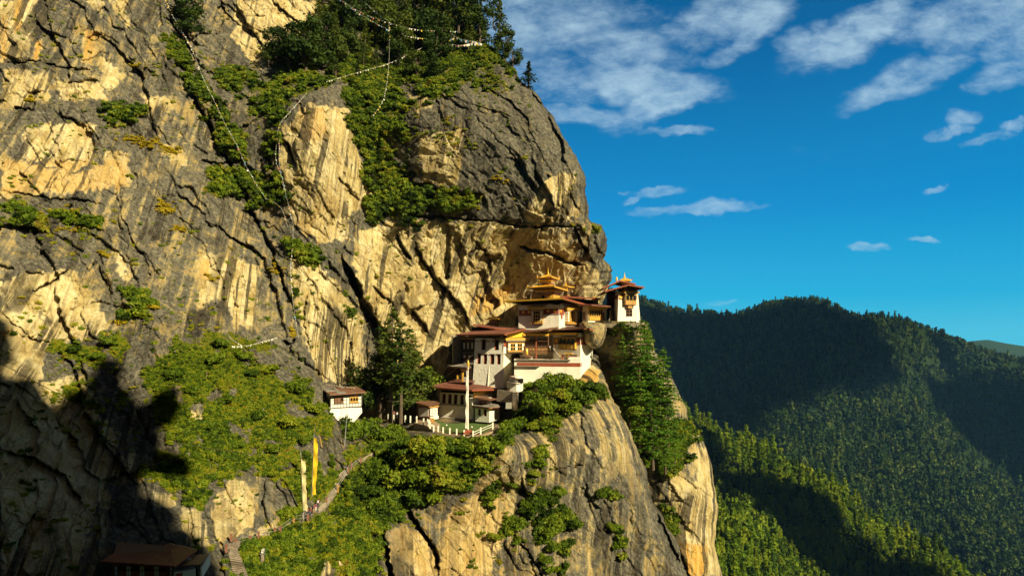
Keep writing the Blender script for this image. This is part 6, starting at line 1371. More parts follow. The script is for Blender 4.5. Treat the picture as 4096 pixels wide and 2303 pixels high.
# ================================================================= half-timbered house left of the pines
def timber_house():
    S_ = Face((1305, 176.5), (1322, 172)); Mn = Face((1322, 172), (1446, 176.5)); z1 = Mn.z_of(1380, 1576); z0 = Mn.z_of(1380, 1628); zb = Mn.z_of(1380, 1720)
    t = thing('half_timbered_house', 'small half-timbered white house on a tall white plinth left of the dark pines', 'house', (Mn.p0.x, 174, z0)); m = MB()
    prism(m, [S_.p0, S_.p1, Mn.p1, plan(1448, 184), plan(1308, 184)], z0, z1); m.build('wall', M['pane'], t)
    p = MB(); n = 16; tp = [(1318 + (1448 - 1318) * i / n) for i in range(n + 1)]
    v = []; 
    for i, px in enumerate(tp):
        fr = (px - 1318) / 130; bot = 1640 + 62 * math.sin(min(1, fr * 1.55) * math.pi * .5) if fr < .62 else 1702 - (fr - .62) * 150
        v += [Mn.pt(px, 1629.5, -.25), Mn.pt(px, bot + 4, .1), Mn.pt(px, bot + 4, -6), Mn.pt(px, 1629.5, -6)]
    fc = []
    for i in range(n): fc += [(4 * i, 4 * i + 1, 4 * i + 5, 4 * i + 4), (4 * i + 1, 4 * i + 2, 4 * i + 6, 4 * i + 5), (4 * i + 2, 4 * i + 3, 4 * i + 7, 4 * i + 6), (4 * i + 3, 4 * i, 4 * i + 4, 4 * i + 7)]
    p.add(v, fc + [(3, 2, 1, 0), tuple(4 * n + k for k in range(4))]); p.build('plinth', M['white'], t)
    b = MB()
    for y in (1580, 1597, 1613, 1627): Mn.box(b, 1322, 1446, y, y + 1.5, .01, .09)
    for px in (1322, 1336, 1349, 1361, 1373, 1386, 1398, 1410, 1421, 1433, 1444.5): Mn.box(b, px - .5, px + .7, 1580 if px in (1322, 1336, 1373, 1386, 1398, 1433, 1444.5) else 1613, 1628, .012, .095)
    b.build('timber_frame', M['dark'], t); b = MB()
    for y in (1583, 1598, 1613, 1627): S_.box(b, 1305, 1322, y, y + 1.4, .01, .09)
    for px in (1306, 1310, 1314, 1318, 1321.4): S_.box(b, px - .3, px + .4, 1583, 1628, .012, .095)
    b.build('timber_frame', M['dark'], t)
    bay(Mn, t, (1338, 1372, 1586, 1612), .25, 'ooa', 1, None, False, 'brown', 'ochre', .3); bay(Mn, t, (1399, 1431, 1586, 1611), .25, 'aaa', 1, None, False, 'ochre', 'ochre', .3)
    bay(S_, t, (1309, 1316, 1590, 1612), .15, 'o', 1, None, False, 'brown')
    c = MB(); Mn.box(c, 1322, 1450, 1577, 1583, .02, .3); c.build('cornice', M['ochre'], t); d = MB()
    for i in range(24): Mn.box(d, 1324 + i * 5.1, 1326.4 + i * 5.1, 1578.5, 1581.5, .302, .4)
    d.build('dentil_row', M['pane'], t)
    a1, a2, a3, a4 = P(1321, 1581, 170), P(1467, 1571, 175.5), P(1427, 1547, 183), P(1283, 1556, 178.5)
    r = MB(); th = Vector((0, 0, .22)); r.hexa([a1, a2, a3, a4, a1 + th, a2 + th, a3 + th, a4 + th]); o = r.build('roof', M['rustroof'], t)
    sh = MB()
    for (u0, u1, v0, v1) in ((.02, .26, .45, .95), (.22, .36, .08, .55), (.36, .46, .1, .32), (.30, .36, .5, .95), (.5, .6, .85, .99)):
        q = [a1.lerp(a2, u).lerp(a4.lerp(a3, u), v) + th for u, v in ((u0, v0), (u1, v0), (u1, v1), (u0, v1))]; sh.hexa([x + Vector((0, 0, .02)) for x in q] + [x + Vector((0, 0, .07)) for x in q])
    sh.build('patch_sheet', M['metal'], o)
    k = MB(); k.hexa([P(1283, 1556, 178.5), P(1340, 1552, 177), P(1310, 1536, 186), P(1243, 1531, 186), P(1283, 1553, 178.5), P(1340, 1550, 177), P(1310, 1533, 186), P(1243, 1529, 186)]); k.build('rear_roof', M['greyroof'], t)
    st = MB()
    rr = random.Random(3)
    for i in range(16): q = P(1262 + i * 10, 1540 + i * .9, 180 - i * .2); st.box(q + Vector((0, 1, .35 - i * .02)), .5, .4, .25, rr.uniform(0, 3))
    st.build('roof_stones', M['stone'], t)
    x = MB(); prism(x, [plan(1256, 179), plan(1284, 177.5), plan(1286, 184), plan(1258, 184)], P(0, 1588, 178).z, P(0, 1546, 178).z); x.build('wooden_shed', M['ochre'], t)
timber_house()
def near_house():
    A = Face((446, 96), (692, 92)); z1 = A.z_of(570, 2256); z0 = A.z_of(570, 2345); t = thing('red_roofed_house', 'house with a wide dark red roof in deep shade at the lower left', 'house', (A.p0.x + 4, 95, z0)); m = MB()
    prism(m, [A.p0, A.p1, plan(696, 102), plan(470, 104)], z0, z1); m.build('wall', M['brown'], t)
    for px in (467, 516, 570, 628, 685):
        for dx in ((-5, 5) if px not in (467, 685) else (0,)):
            w = MB(); A.box(w, px + dx - 3.4, px + dx + 3.4, 2262, 2278, .03, .10); A.box(w, px + dx - 3.4, px + dx + 3.4, 2281, 2300, .03, .10); w.build('white_panel', M['pane'], t)
    for px in (490, 543, 600, 656):
        w = MB(); A.box(w, px - 16, px + 16, 2264, 2302, .03, .14); o = w.build('window', M['redwood'], t); fr = MB()
        for i in range(6): A.box(fr, px - 15 + i * 5.6, px - 12 + i * 5.6, 2267, 2281, .142, .2)
        fr.build('pane', M['glass'], o)
    rf = [P(404, 2243, 92), P(700, 2262, 86), P(788, 2196, 101), P(675, 2171, 107), P(600, 2186, 108), P(508, 2175, 110)]; th = Vector((0, 0, -.2)); m = MB()
    m.add(rf + [p + th for p in rf], [(0, 1, 2, 3, 4, 5), (11, 10, 9, 8, 7, 6)] + [(i, i + 6, (i + 1) % 6 + 6, (i + 1) % 6) for i in range(6)]); o = m.build('roof', mat_plain('deep_red_sheet_roof', (.20, .022, .016), .6, 0, .3, .4), t)
    sm = MB()
    for i in range(1, 22): a = rf[0].lerp(rf[1], i / 22); b = (rf[5].lerp(rf[3], i / 14) if i < 14 else rf[3].lerp(rf[2], (i - 14) / 8)); sm.bar(a + Vector((0, 0, .02)), a.lerp(b, .98) + Vector((0, 0, .04)), .05, .06)
    sm.build('roof_seam', M['redroof'], o); b = MB(); b.bar(rf[5], rf[4], .12, .1); b.bar(rf[3], rf[2], .12, .1); b.build('ridge_cap', M['metal'], o)
    t = thing('tin_shed', 'pale board shed with a sheet roof right of the shaded red-roofed house', 'shed', P(760, 2290, 92)); f = Face((695, 91), (790, 92.5)); m = MB(); f.box(m, 697, 783, 2280, 2330, -6, 0); m.build('wall', M['pane'], t)
    d = MB(); f.box(d, 704, 730, 2290, 2330, .0, .06); d.build('door', M['redwood'], t); r = MB(); r.hexa([P(698, 2266, 91), P(800, 2258, 91), P(838, 2215, 100), P(770, 2222, 101), P(698, 2263, 91), P(800, 2255, 91), P(838, 2212, 100), P(770, 2219, 101)]); r.build('roof', M['rustroof'], t)
    w = MB(); w.bar(P(804, 2290, 93), P(838, 2235, 99), .2, 1.6); w.build('side_wall', M['pane'], t)
near_house()

# ================================================================= trees and bushes, each a thing
def put_tree(name, label, group, kinds, px, py, hpx, seed, off=.3, Y=None, wide=1.0, look=None):
    """kinds: list of (needle mesh, trunk mesh) of unit height, shared by the copies"""
    p = P(px, py, Y) if Y else (S(px, py, off) if look is None else P(px, py, float(look(np.array([px]), np.array([py]))[0]) - off))
    h = hpx / F * p.y; r_ = random.Random(seed); cm, tm = kinds[seed % len(kinds)]
    e = empty(name, p, r_.uniform(0, 6.28)); w = h * wide * r_.uniform(.9, 1.1); e.scale = (w, w, h); tag(e, label, 'tree', group)
    for nm, me in (('crown', cm), ('trunk', tm)):
        o = bpy.data.objects.new(nm, me); col.objects.link(o); o.parent = e
    return e
def conifer_kind(seed, rad, whorls, per, leaf, mat, per_branch=16, **k):
    (V, Fc), lean = conifer_parts(1, rad, whorls, per, seed, leaf, per_branch=per_branch, **k)
    cm = withmat(np_mesh('needles', V, Fc, False), mat)
    mb = trunk_mb(1, .014, lean, limbs=14, seed=seed); tm = bpy.data.meshes.new('trunk'); tm.from_pydata([tuple(v) for v in mb.v], [], mb.f); tm.materials.append(M['bark']); return cm, tm
def broad_kind(seed, mat, n=2200, leaf=.05, low=.12, wid=.34):
    g = np.random.default_rng(seed); pl = Pile(); mb = MB(); mb.tube([(0, 0, -.03), (.01, 0, .3), (.02, .01, .6)], [.03, .022, .008], 6)
    L_ = 16
    for i in range(L_):
        a = g.uniform(0, 6.28); z = low + .1 + (.86 - low) * g.uniform(0, 1); r = wid * math.sqrt(g.uniform(.05, 1)) * (1.05 - .75 * abs(z - .45)); R_ = g.uniform(.09, .17)
        c = np.array([r * math.cos(a), r * math.sin(a), z]); m = n // L_; d = g.normal(size=(m, 3)); d /= np.linalg.norm(d, axis=1, keepdims=True)
        V, Fc = quads(c + d * R_ * g.uniform(.45, 1.15, (m, 1)), leaf, d, 1.6, seed * 17 + i); pl.add(V, Fc)
        mb.tube([(0.01, 0, z * .5), tuple(c * .6 + np.array([0, 0, z * .2])), tuple(c)], [.012, .007, .003], 4)
    tm = bpy.data.meshes.new('trunk'); tm.from_pydata([tuple(v) for v in mb.v], [], mb.f); tm.materials.append(M['bark']); return withmat(pl.mesh('leaves'), mat), tm
KP = [conifer_kind(500 + i, .30, 26, 7, .028, M['pine'], 12, base=.22, droop=.1, shape=.8, flat=.9) for i in range(3)]          # dark summit pines
KS = [conifer_kind(520 + i, .21, 24, 6, .030, M['pine'], 9, base=.12, droop=.18, shape=1.0, flat=.5) for i in range(3)]
KB = [conifer_kind(540 + i, .23, 21, 10, .0145, M['brightpine'], 34, base=.14, droop=.16, shape=.75, flat=.35) for i in range(4)]  # tall sunny pines of the gully
KC = [conifer_kind(560 + i, .17, 22, 6, .016, M['pine'], 26, base=.28, droop=.04, shape=.45, flat=.5) for i in range(3)]        # flat-layered pines of the courtyard
KW = [broad_kind(580 + i, M['pine'], 1700, .045) for i in range(3)]
KL = [broad_kind(600 + i, M['leaf'], 2000, .042) for i in range(3)]
rt = random.Random(77)
# the wood on the summit shoulder
sumt = []
for row, (y0, xa, xb, n, hp) in enumerate([(35, 1290, 1960, 13, 175), (90, 1300, 1985, 13, 170), (150, 1270, 1990, 14, 165), (205, 1180, 1960, 12, 150), (255, 1150, 1820, 9, 125), (300, 1330, 1760, 6, 95)]):
    for i in range(n):
        px = xa + (xb - xa) * (i + .5 * (row % 2) + rt.uniform(-.35, .35)) / n; sumt.append((px, y0 + rt.uniform(-22, 22), hp * rt.uniform(.75, 1.2)))
for i, (px, py, hp) in enumerate(sumt):
    kd = (KP, KW, KS)[rt.choice((0, 0, 1, 1, 2))]; put_tree('summit_tree', 'dark tree in the dense wood on the summit shoulder of the cliff', 'trees of the wood on the summit shoulder', kd, px, py, hp, 700 + i, .5, None, 1.15 if kd is KW else 1.0)
for i, (px, py, hp, lab) in enumerate([(2000, 165, 190, 'dark leaning tree at the edge of the summit wood, its top against the clouds'), (2022, 235, 120, 'rounded dark tree on the slope just below the summit wood'), (2052, 268, 90, 'small dark tree lowest on the right edge of the summit wood')]):
    put_tree('edge_tree', lab, None, (KS, KW, KW)[i], px, py, hp, 800 + i, .5, None, 1.2)
put_tree('lone_pine', 'lone small pine standing out on the skyline of the cliff shoulder', None, KS, 2115, 362, 118, 811, -1.0, None, 1.75)
for i, (px, py, hp, lab) in enumerate([(745, 95, 130, 'dark bushy tree clinging to the rock near the top of the left cliff'), (762, 150, 100, 'lower of two dark trees clinging near the top of the left cliff'),
    (1105, 230, 120, 'dark tree at the foot of the pale slabs, leftmost of the ledge trees'), (1160, 285, 190, 'tall dark tree in front of the pale slabs left of the summit wood'), (1225, 290, 210, 'tall bushy tree at the left end of the summit wood'), (1075, 265, 80, 'small dark tree below the pale slabs')]):
    put_tree('ledge_tree', lab, None, KW, px, py, hp, 820 + i, .8, None, 1.2)
for i, (px, py, hp, lab) in enumerate([(1632, 715, 118, 'dense dark pine in the middle of the cliff beside a tan patch'), (1520, 690, 95, 'dark pine left of the densest pine in the middle of the cliff'), (1500, 760, 80, 'small dark pine low in the mid-cliff scrub'), (1560, 800, 70, 'short dark pine lowest in the mid-cliff scrub'), (1640, 940, 75, 'dark bushy tree hanging under the mid-cliff scrub')]):
    put_tree('cliff_pine', lab, None, KS if i < 4 else KW, px, py, hp, 840 + i, .8, None, 1.7)
# courtyard pines
for i, (px, py, hp, Y, lab) in enumerate([(1563, 1678, 440, 183, 'tallest flat-topped dark pine in front of the crack left of the monastery'), (1603, 1682, 400, 179, 'tall dark pine with bare lower trunk right of the tallest pine'), (1520, 1665, 360, 190, 'dark pine at the left edge of the courtyard grove'), (1642, 1660, 350, 192, 'dark pine at the right edge of the courtyard grove')]):
    put_tree('courtyard_pine', lab, None, KC, px, py, hp, 860 + i, 0, Y, 1.35)
for i, (px, py, hp, Y, lab) in enumerate([(1500, 1660, 230, 188, 'dark broad tree filling the left foot of the courtyard grove'), (1540, 1650, 260, 194, 'dark broad tree behind the trunks of the courtyard pines'), (1660, 1668, 200, 190, 'leafy dark tree between the pine trunks and the courtyard house'), (1690, 1650, 190, 197, 'brown-green tree against the rock behind the side annex'), (1620, 1655, 250, 196, 'shadowy broad tree behind the right pine trunk')]):
    put_tree('grove_tree', lab, None, KW if i != 3 else KL, px, py, hp, 880 + i, 0, Y, 1.25)
# gully pines on the right
for i, (px, py, hp, Y, w, lab) in enumerate([(2522, 1640, 350, 193, 1.0, 'sunny tall pine nearest the white tower, leftmost of the gully pines'), (2552, 1655, 385, 190, 1.15, 'tallest sunny pine rising to the foot of the white tower'), (2600, 1690, 350, 192, 1.25, 'broad sunny pine second from the tower along the gully'),
    (2640, 1740, 330, 190, 1.2, 'sunny pine with its crown against the dark mountain'), (2672, 1800, 330, 189, 1.15, 'rightmost tall sunny pine above the rear buttress'), (2560, 1800, 300, 186, 1.25, 'sunny pine low in the middle of the gully'), (2612, 1870, 300, 184, 1.25, 'sunny pine standing lowest above the dark crack'), (2662, 1890, 220, 186, 1.3, 'small bushy pine at the lower right of the gully'), (2490, 1560, 230, 200, 1.0, 'dim pine in the shaded gully below the terrace'), (2700, 1850, 170, 190, 1.3, 'short pine at the edge of the rear buttress'), (2582, 1575, 290, 197, 1.3, 'sunny pine crowding just behind the tallest gully pine'), (2650, 1660, 270, 196, 1.35, 'sunny pine high on the right edge of the gully'), (2520, 1760, 300, 192, 1.2, 'leafy pine at the left edge of the gully above the crack')]):
    put_tree('gully_pine', lab, None, KB, px, py, hp, 900 + i, 0, Y, w)
# big bushes
BK = []
for i in range(5):
    BK.append(withmat(shrub_mesh('bush_leaves', 950 + i, 1500, .13, .95, 13, .72, 0), M['leaf']))
bush_spots = [(1432,1735,75),(1395,1700,50),(1470,1715,55),(1632,1790,70),(1560,1745,55),(1660,1850,60),(1575,1830,60),(1720,1800,70),(1800,1805,75),(1880,1810,70),(1955,1790,60),(2010,1760,45),(1530,1900,65),(1490,1980,55),(1600,1930,70),(1690,1920,70),(1780,1910,70),(1860,1880,60),(1920,1850,50),(1520,2020,50),(1510,2120,45),(1480,2200,45),(1650,2010,55),(1740,1990,50),
  (2060,1710,45),(2025,1720,35),(2100,1660,55),(2140,1600,50),(2120,1550,40),(2180,1640,60),(2180,1560,50),(2230,1530,50),(2290,1545,55),(2250,1600,60),(2330,1600,50),(2370,1560,45),(2410,1580,35),(2200,1700,40),(2140,1710,40),(2290,1640,50),(2070,1600,28),(2085,1640,40),
  (2040,1935,34),(1962,1950,28),(1978,2150,30),(1970,1985,26),(2165,1810,40),(2155,1860,36),(2130,1900,28),(2060,2090,40),(2120,2050,42),(2190,2000,44),(2235,1975,36),(2230,2080,48),(2290,2100,40),(2190,2130,40),(2200,2190,34),(2180,2240,30),(2412,1975,34),(2450,1985,26),(2450,2110,28),(2480,2150,26),(2545,1660,40),(1170,2060,42)]
slope_spots = [(700,1500,38),(860,1440,42),(980,1425,36),(770,1560,34),(1080,1490,40),(1180,1560,46),(900,1600,34),(1020,1670,38),(1150,1700,42),(820,1720,30),(1250,1640,40),(940,1780,28),(1090,1800,34),(1230,1760,34),(660,1580,30),(300,1400,34),(380,1430,30),(440,1370,34),(880,1380,36),(1000,1500,30),(1330,2180,34),(1180,2230,32),(1420,2060,36),(1440,1960,32)]
n_big = len(bush_spots); bush_spots += slope_spots
for i, (px, py, r_) in enumerate(bush_spots):
    o = bpy.data.objects.new('bush', BK[i % 5]); col.objects.link(o); p = S(px, min(py + r_ * .25, 2400), .6) if px < 2480 else P(px, py, 178); k = r_ / F * p.y * 1.12; o.location = p; o.scale = (k, k, k * rt.uniform(.8, 1.05)); o.rotation_euler = (rt.uniform(-.1, .3), rt.uniform(-.2, .2), rt.uniform(0, 6.28))
    if i >= n_big: tag(o, 'dark green shrub standing above the grass of the sunlit slope', 'bush', 'shrubs on the sunlit slope')
    elif px < 2030 and py < 2030: tag(o, 'large leafy green bush in the thicket falling away below the courtyard fence', 'bush', 'bushes below the courtyard fence')
    elif py < 1760: tag(o, 'olive green bush in the thicket below the white terrace wall', 'bush', 'bushes below the white terrace')
    else: tag(o, 'solitary dark green bush rooted in a joint of the sheer rock face', 'bush', 'bushes on the lower rock face')
    if (px, py) == (1432, 1735): o['label'] = 'big round dark green bush below the half-timbered house'; del o['group']
    if (px, py) == (1170, 2060): o['label'] = 'round dark bush just left of the cream prayer flag'; del o['group']
    if (px, py) == (1632, 1790): o['label'] = 'tall yellow-green bush rising above the stepped path bend'; del o['group']

# ================================================================= courtyard: lawn, fence, flagpole, lamps
def lawn():
    m = MB(); z = -24.25
    rows_ = [[P(px, 1330 + 24.25 * F / Y, Y) for px in np.linspace(a, b, 9)] for Y, a, b in ((190, 1700, 1905), (182, 1722, 1950), (174, 1738, 1985), (166, 1748, 1960))]
    for a, b in zip(rows_[:-1], rows_[1:]):
        for i in range(8): m.add([b[i], b[i + 1], a[i + 1], a[i]], [(0, 1, 2, 3)])
    t = NT('lawn_grass'); c = t.ramp(t.noise(t.pos(), .9, 6, .7), [(.3, (.04, .09, .01)), (.7, (.12, .19, .025))]); tag(m.build('lawn', t.fin(c, .95)), 'small green lawn between the courtyard house and the white fence', None, None, 'structure')
    m = MB(); pts = [(1655, 1690, 176), (1700, 1702, 171), (1735, 1724, 166), (1790, 1736, 164.5), (1870, 1745, 162), (1925, 1740, 162), (1990, 1716, 166)]
    for a, b in zip(pts[:-1], pts[1:]):
        p, q = P(*a), P(*b); m.hexa([p + Vector((0, 0, -3)), q + Vector((0, 0, -3)), q + Vector((.5, 14, -3)), p + Vector((.5, 14, -3)), p, q, q + Vector((.5, 14, -.4)), p + Vector((.5, 14, -.4))])
    tag(m.build('path_terrace', mat_plain('earth', (.30, .21, .12), .95, 0, .3, .8)), 'bare earth terrace edge carrying the white fence', None, None, 'structure')
lawn()
def fence():
    posts = [(1554,1674,186),(1576,1676,184),(1598.5, 1678, 182), (1621.5, 1680, 180), (1642, 1682, 178.5), (1667, 1684, 177), (1695, 1693, 172.5), (1711, 1696, 171), (1717, 1699, 170), (1721, 1707, 169), (1728, 1717, 167), (1735, 1721, 166.2), (1753, 1723, 166), (1772.5, 1729, 165.4), (1799.5, 1732, 165), (1827, 1735.5, 164), (1856.5, 1741, 162.8), (1892.5, 1744, 162), (1923, 1730, 164), (1971.5, 1709, 168.5)]
    t = thing('white_fence', 'white post fence curving along the outer edge of the courtyard lawn', 'fence', P(1800, 1735, 165)); tops = []
    for px, py, Y in posts:
        p = P(px, py, Y); m = MB(); m.box(p + Vector((0, 0, .35)), .34, .34, 1.7); m.box(p + Vector((0, 0, 1.26)), .26, .26, .12); m.build('post', M['white'], t); tops.append(p + Vector((0, 0, .9)))
    for i in range(len(posts) - 1):
        white = i >= 17; m = MB()
        if white or 1 < i < 3: m.bar(tops[i], tops[i + 1], .10); m.bar(tops[i] - Vector((0, 0, .55)), tops[i + 1] - Vector((0, 0, .55)), .10); m.build('rail', M['white'], t)
        else: m.bar(tops[i] - Vector((0, 0, .1)), tops[i + 1] - Vector((0, 0, .1)), .04); m.bar(tops[i] - Vector((0, 0, .5)), tops[i + 1] - Vector((0, 0, .5)), .04); m.build('cable', M['brown'], t)
fence()
def flagpole():
    b = P(1872, 1722, 163.5); t = thing('flagpole', 'tall white flagpole wrapped in a white banner with a golden top on the lawn edge', 'flagpole', b); H_ = (1722 - 1466) / F * 163.5
    m = MB(); m.tube([b, b + Vector((.05, 0, H_))], [.16, .09], 8); m.build('pole', M['white'], t)
    m = MB(); n = 30; 
    for i in range(n):
        z0, z1 = H_ * (.04 + .9 * i / n), H_ * (.04 + .9 * (i + 1) / n); w0 = .62 - .28 * i / n + .08 * math.sin(i * .9); w1 = .62 - .28 * (i + 1) / n + .08 * math.sin((i + 1) * .9); dy0 = .12 * math.sin(i * .7); dy1 = .12 * math.sin((i + 1) * .7)
        v = [b + Vector((-w0, dy0 - .14, z0)), b + Vector((-.05, -.14, z0)), b + Vector((-.05, -.14, z1)), b + Vector((-w1, dy1 - .14, z1))]
        m.add([p + Vector((0, .03, 0)) for p in v] + v, [(0, 1, 2, 3), (7, 6, 5, 4), (0, 3, 7, 4), (1, 5, 6, 2)])
    m.build('banner', M['pane'], t)
    m = MB(); q = b + Vector((.05, 0, H_)); m.lathe(q, [(.05, 0), (.26, .1), (.32, .9), (.2, 1.0), (.10, 1.3), (.02, 1.7)], 8); m.build('finial', M['gold'], t)
    m = MB(); m.box(b + Vector((0, 0, -.1)), 1.5, 1.4, .7); m.box(b + Vector((0, 0, -.45)), 2.0, 1.9, .5); m.build('pedestal', M['redwood'], t)
    t = thing('guy_cable', 'thin pale cable running from the rock up to the pavilion by the great hall', 'cable', P(1780, 1506, 205)); m = MB(); m.tube([P(1748, 1530, 205), P(1810, 1486, 202), P(1890, 1420, 196)], .045, 5); m.build('cable', M['metal'], t)
flagpole()
for px, py, Y, lab in ((1786, 1724, 167, 'small white-globed lamp on a dark post left of the flagpole'), (1887, 1732, 164, 'small white-globed lamp on a dark post right of the flagpole')):
    b = P(px, py, Y); t = thing('lamp_post', lab, 'lamp', b); m = MB(); m.tube([b, b + Vector((0, 0, 1.3))], .06, 6); m.build('post', M['dark'], t); m = MB(); m.lathe(b + Vector((0, 0, 1.28)), [(.06, 0), (.2, .1), (.22, .25), (.12, .4), (.02, .45)], 8); m.build('lamp_globe', M['pane'], t, True)

# ================================================================= stepped path
LE = [(1512,1795),(1480,1815),(1445,1835),(1391,1866),(1350,1900),(1310,1950),(1290,1985),(1262,2015),(1222,2050),(1180,2065),(1125,2103),(1080,2123),(1000,2143),(935,2158),(905,2175),(918,2230),(932,2290),(940,2330)]
RE = [(1520,1806),(1490,1826),(1455,1847),(1405,1880),(1375,1918),(1348,1960),(1325,2000),(1285,2040),(1240,2072),(1180,2080),(1135,2118),(1090,2136),(1005,2158),(960,2168),(948,2188),(968,2240),(990,2295),(1000,2335)]
def lerp_pts(pts, f):
    f = f * (len(pts) - 1); i = min(int(f), len(pts) - 2); k = f - i; return (pts[i][0] * (1 - k) + pts[i + 1][0] * k, pts[i][1] * (1 - k) + pts[i + 1][1] * k)
def path():
    m = MB(); n = 120; prev = None
    for i in range(n):
        a0 = lerp_pts(LE, i / n); b0 = lerp_pts(RE, i / n); a1 = lerp_pts(LE, (i + 1) / n); b1 = lerp_pts(RE, (i + 1) / n)
        d = min(float(LK(a0[0], a0[1])[0]), float(LK(b0[0], b0[1])[0]), float(LK((a0[0] + b0[0]) / 2, (a0[1] + b0[1]) / 2)[0])) - .5
        d2 = min(float(LK(a1[0], a1[1])[0]), float(LK(b1[0], b1[1])[0])) - .5; d = (d + d2) / 2 if prev is None else prev * .6 + .4 * (d + d2) / 2; prev = d
        q = [P(*a1, d - .25), P(*b1, d - .25), P(*b0, d + .25), P(*a0, d + .25)]; m.hexa([p + Vector((0, .3, -.45)) for p in q] + q)
    tag(m.build('path', M['stone']), 'narrow stone stepped path winding down the green slope', None, None, 'structure')
path()
def path_railing():
    ps = [(1443, 1850, 26), (1405, 1868, 26), (1393, 1887, 26), (1352, 1966, 36), (1306, 2012, 34), (1255, 2048, 34), (1232, 2082, 32), (1175, 2086, 28), (1122, 2127, 30), (1100, 2128, 22), (1034, 2150, 32), (1000, 2165, 30), (942, 2182, 34), (925, 2160, 30), (905, 2205, 34), (935, 2235, 26)]
    t = thing('path_railing', 'reddish posts and thin cables guarding the stepped path', 'railing', S(1232, 2082, 1)); tp = []
    for px, py, h in ps:
        b = S(px, py, .9); H_ = h / F * b.y; m = MB(); m.box(b + Vector((0, 0, H_ * .42 - .1)), .32, .32, H_ * .85); m.box(b + Vector((0, 0, H_ * .85 - .08)), .38, .38, .1); m.build('post', M['ochre' if px in (1352, 1175) else 'redpost'], t); tp.append(b + Vector((0, 0, H_ * .85)))
    o = [0, 2, 3, 4, 6, 7, 8, 10, 11, 12]; 
    for i, j in zip(o[:-1], o[1:]):
        m = MB(); m.tube([tp[i], (tp[i] + tp[j]) / 2 - Vector((0, 0, .1)), tp[j]], .045, 4); m.tube([tp[i] - Vector((0, 0, .6)), (tp[i] + tp[j]) / 2 - Vector((0, 0, .7)), tp[j] - Vector((0, 0, .6))], .045, 4); m.build('cable', M['metal'], t)
M['redpost'] = mat_plain('weathered_red_post', (.24, .10, .06), .8, 0, .3, 2)
path_railing()

# ================================================================= tall vertical prayer flags
def tall_flag(name, label, base, top, flag_rng, width, mat, wav, pole_mat, off, letters):
    b = S(*base, off); Y = b.y; tpt = P(top[0], top[1], Y); t = thing(name, label, 'prayer flag', b); m = MB(); m.tube([b, tpt], [.13, .06], 6); m.build('pole', M[pole_mat], t)
    n = 60; v = []; f0, f1 = flag_rng; ax = (tpt - b)
    for i in range(n + 1):
        f = f0 + (f1 - f0) * i / n; c = b + ax * f; k = i / n; w = width * wav(k)
        v += [c + Vector((.05, -.12, 0)), c + Vector((w * .5, -.12 - .22 * math.sin(k * 19), 0)), c + Vector((w, -.1 + .18 * math.sin(k * 23 + 1), .12 * math.sin(k * 30)))]
    m = MB(); n3 = len(v); v2 = [p + Vector((0, .03, 0)) for p in v]; fc = []
    for i in range(n):
        for k in (0, 1): q = (3 * i + k, 3 * i + k + 1, 3 * i + k + 4, 3 * i + k + 3); fc += [q, tuple(n3 + x for x in q[::-1])]
    m.add(v + v2, fc); m.build('flag', mat, t, True); return t
def mat_flag(name, c, dk):
    t = NT(name); w = t.N.new('ShaderNodeTexWave'); w.wave_type = 'BANDS'; w.bands_direction = 'Z'; w.inputs['Scale'].default_value = 1.6; w.inputs['Distortion'].default_value = .3
    t.L.new(t.pos(), w.inputs['Vector']); l = t.noise(t.pos(scale=(1, 1, 1)), 9, 2, .5); f = t.math('MULTIPLY', t.step(w.outputs['Fac'], .6, .8), t.step(l, .45, .6)); cc = t.mix(t.math('MULTIPLY', f, .35), c, dk)
    b = t.b; t.put(b.inputs['Base Color'], cc); b.inputs['Roughness'].default_value = .85; tr = t.N.new('ShaderNodeBsdfTranslucent'); t.L.new(cc, tr.inputs[0]); ms = t.N.new('ShaderNodeMixShader'); ms.inputs[0].default_value = .3
    t.L.new(b.outputs[0], ms.inputs[1]); t.L.new(tr.outputs[0], ms.inputs[2]); out = [n for n in t.N if n.type == 'OUTPUT_MATERIAL'][0]; t.L.new(ms.outputs[0], out.inputs[0]); return t.m
tall_flag('prayer_flag', 'tall bright yellow vertical prayer flag on a thin pole above the path', (1248, 1985), (1256, 1733), (.03, .93), .86, mat_flag('yellow_flag', (.85, .62, .02), (.5, .3, .02)), lambda k: .82 + .25 * math.sin(min(1, (1 - k) * 1.2) * 3.1), 'metal', 3.5, True)
tall_flag('prayer_flag', 'tall cream prayer flag with a tattered scalloped edge beside the walkers', (1214.5, 2078), (1203, 1803), (.14, .92), .84, mat_flag('cream_flag', (.80, .70, .36), (.5, .42, .2)), lambda k: (.85 + .18 * abs(math.sin(k * 22))) * (1 if k < .9 else (1 - k) * 7 + .3) * (.45 if .66 < k < .70 else 1) * (.6 if .52 < k < .55 else 1), 'metal', 1.6, True)
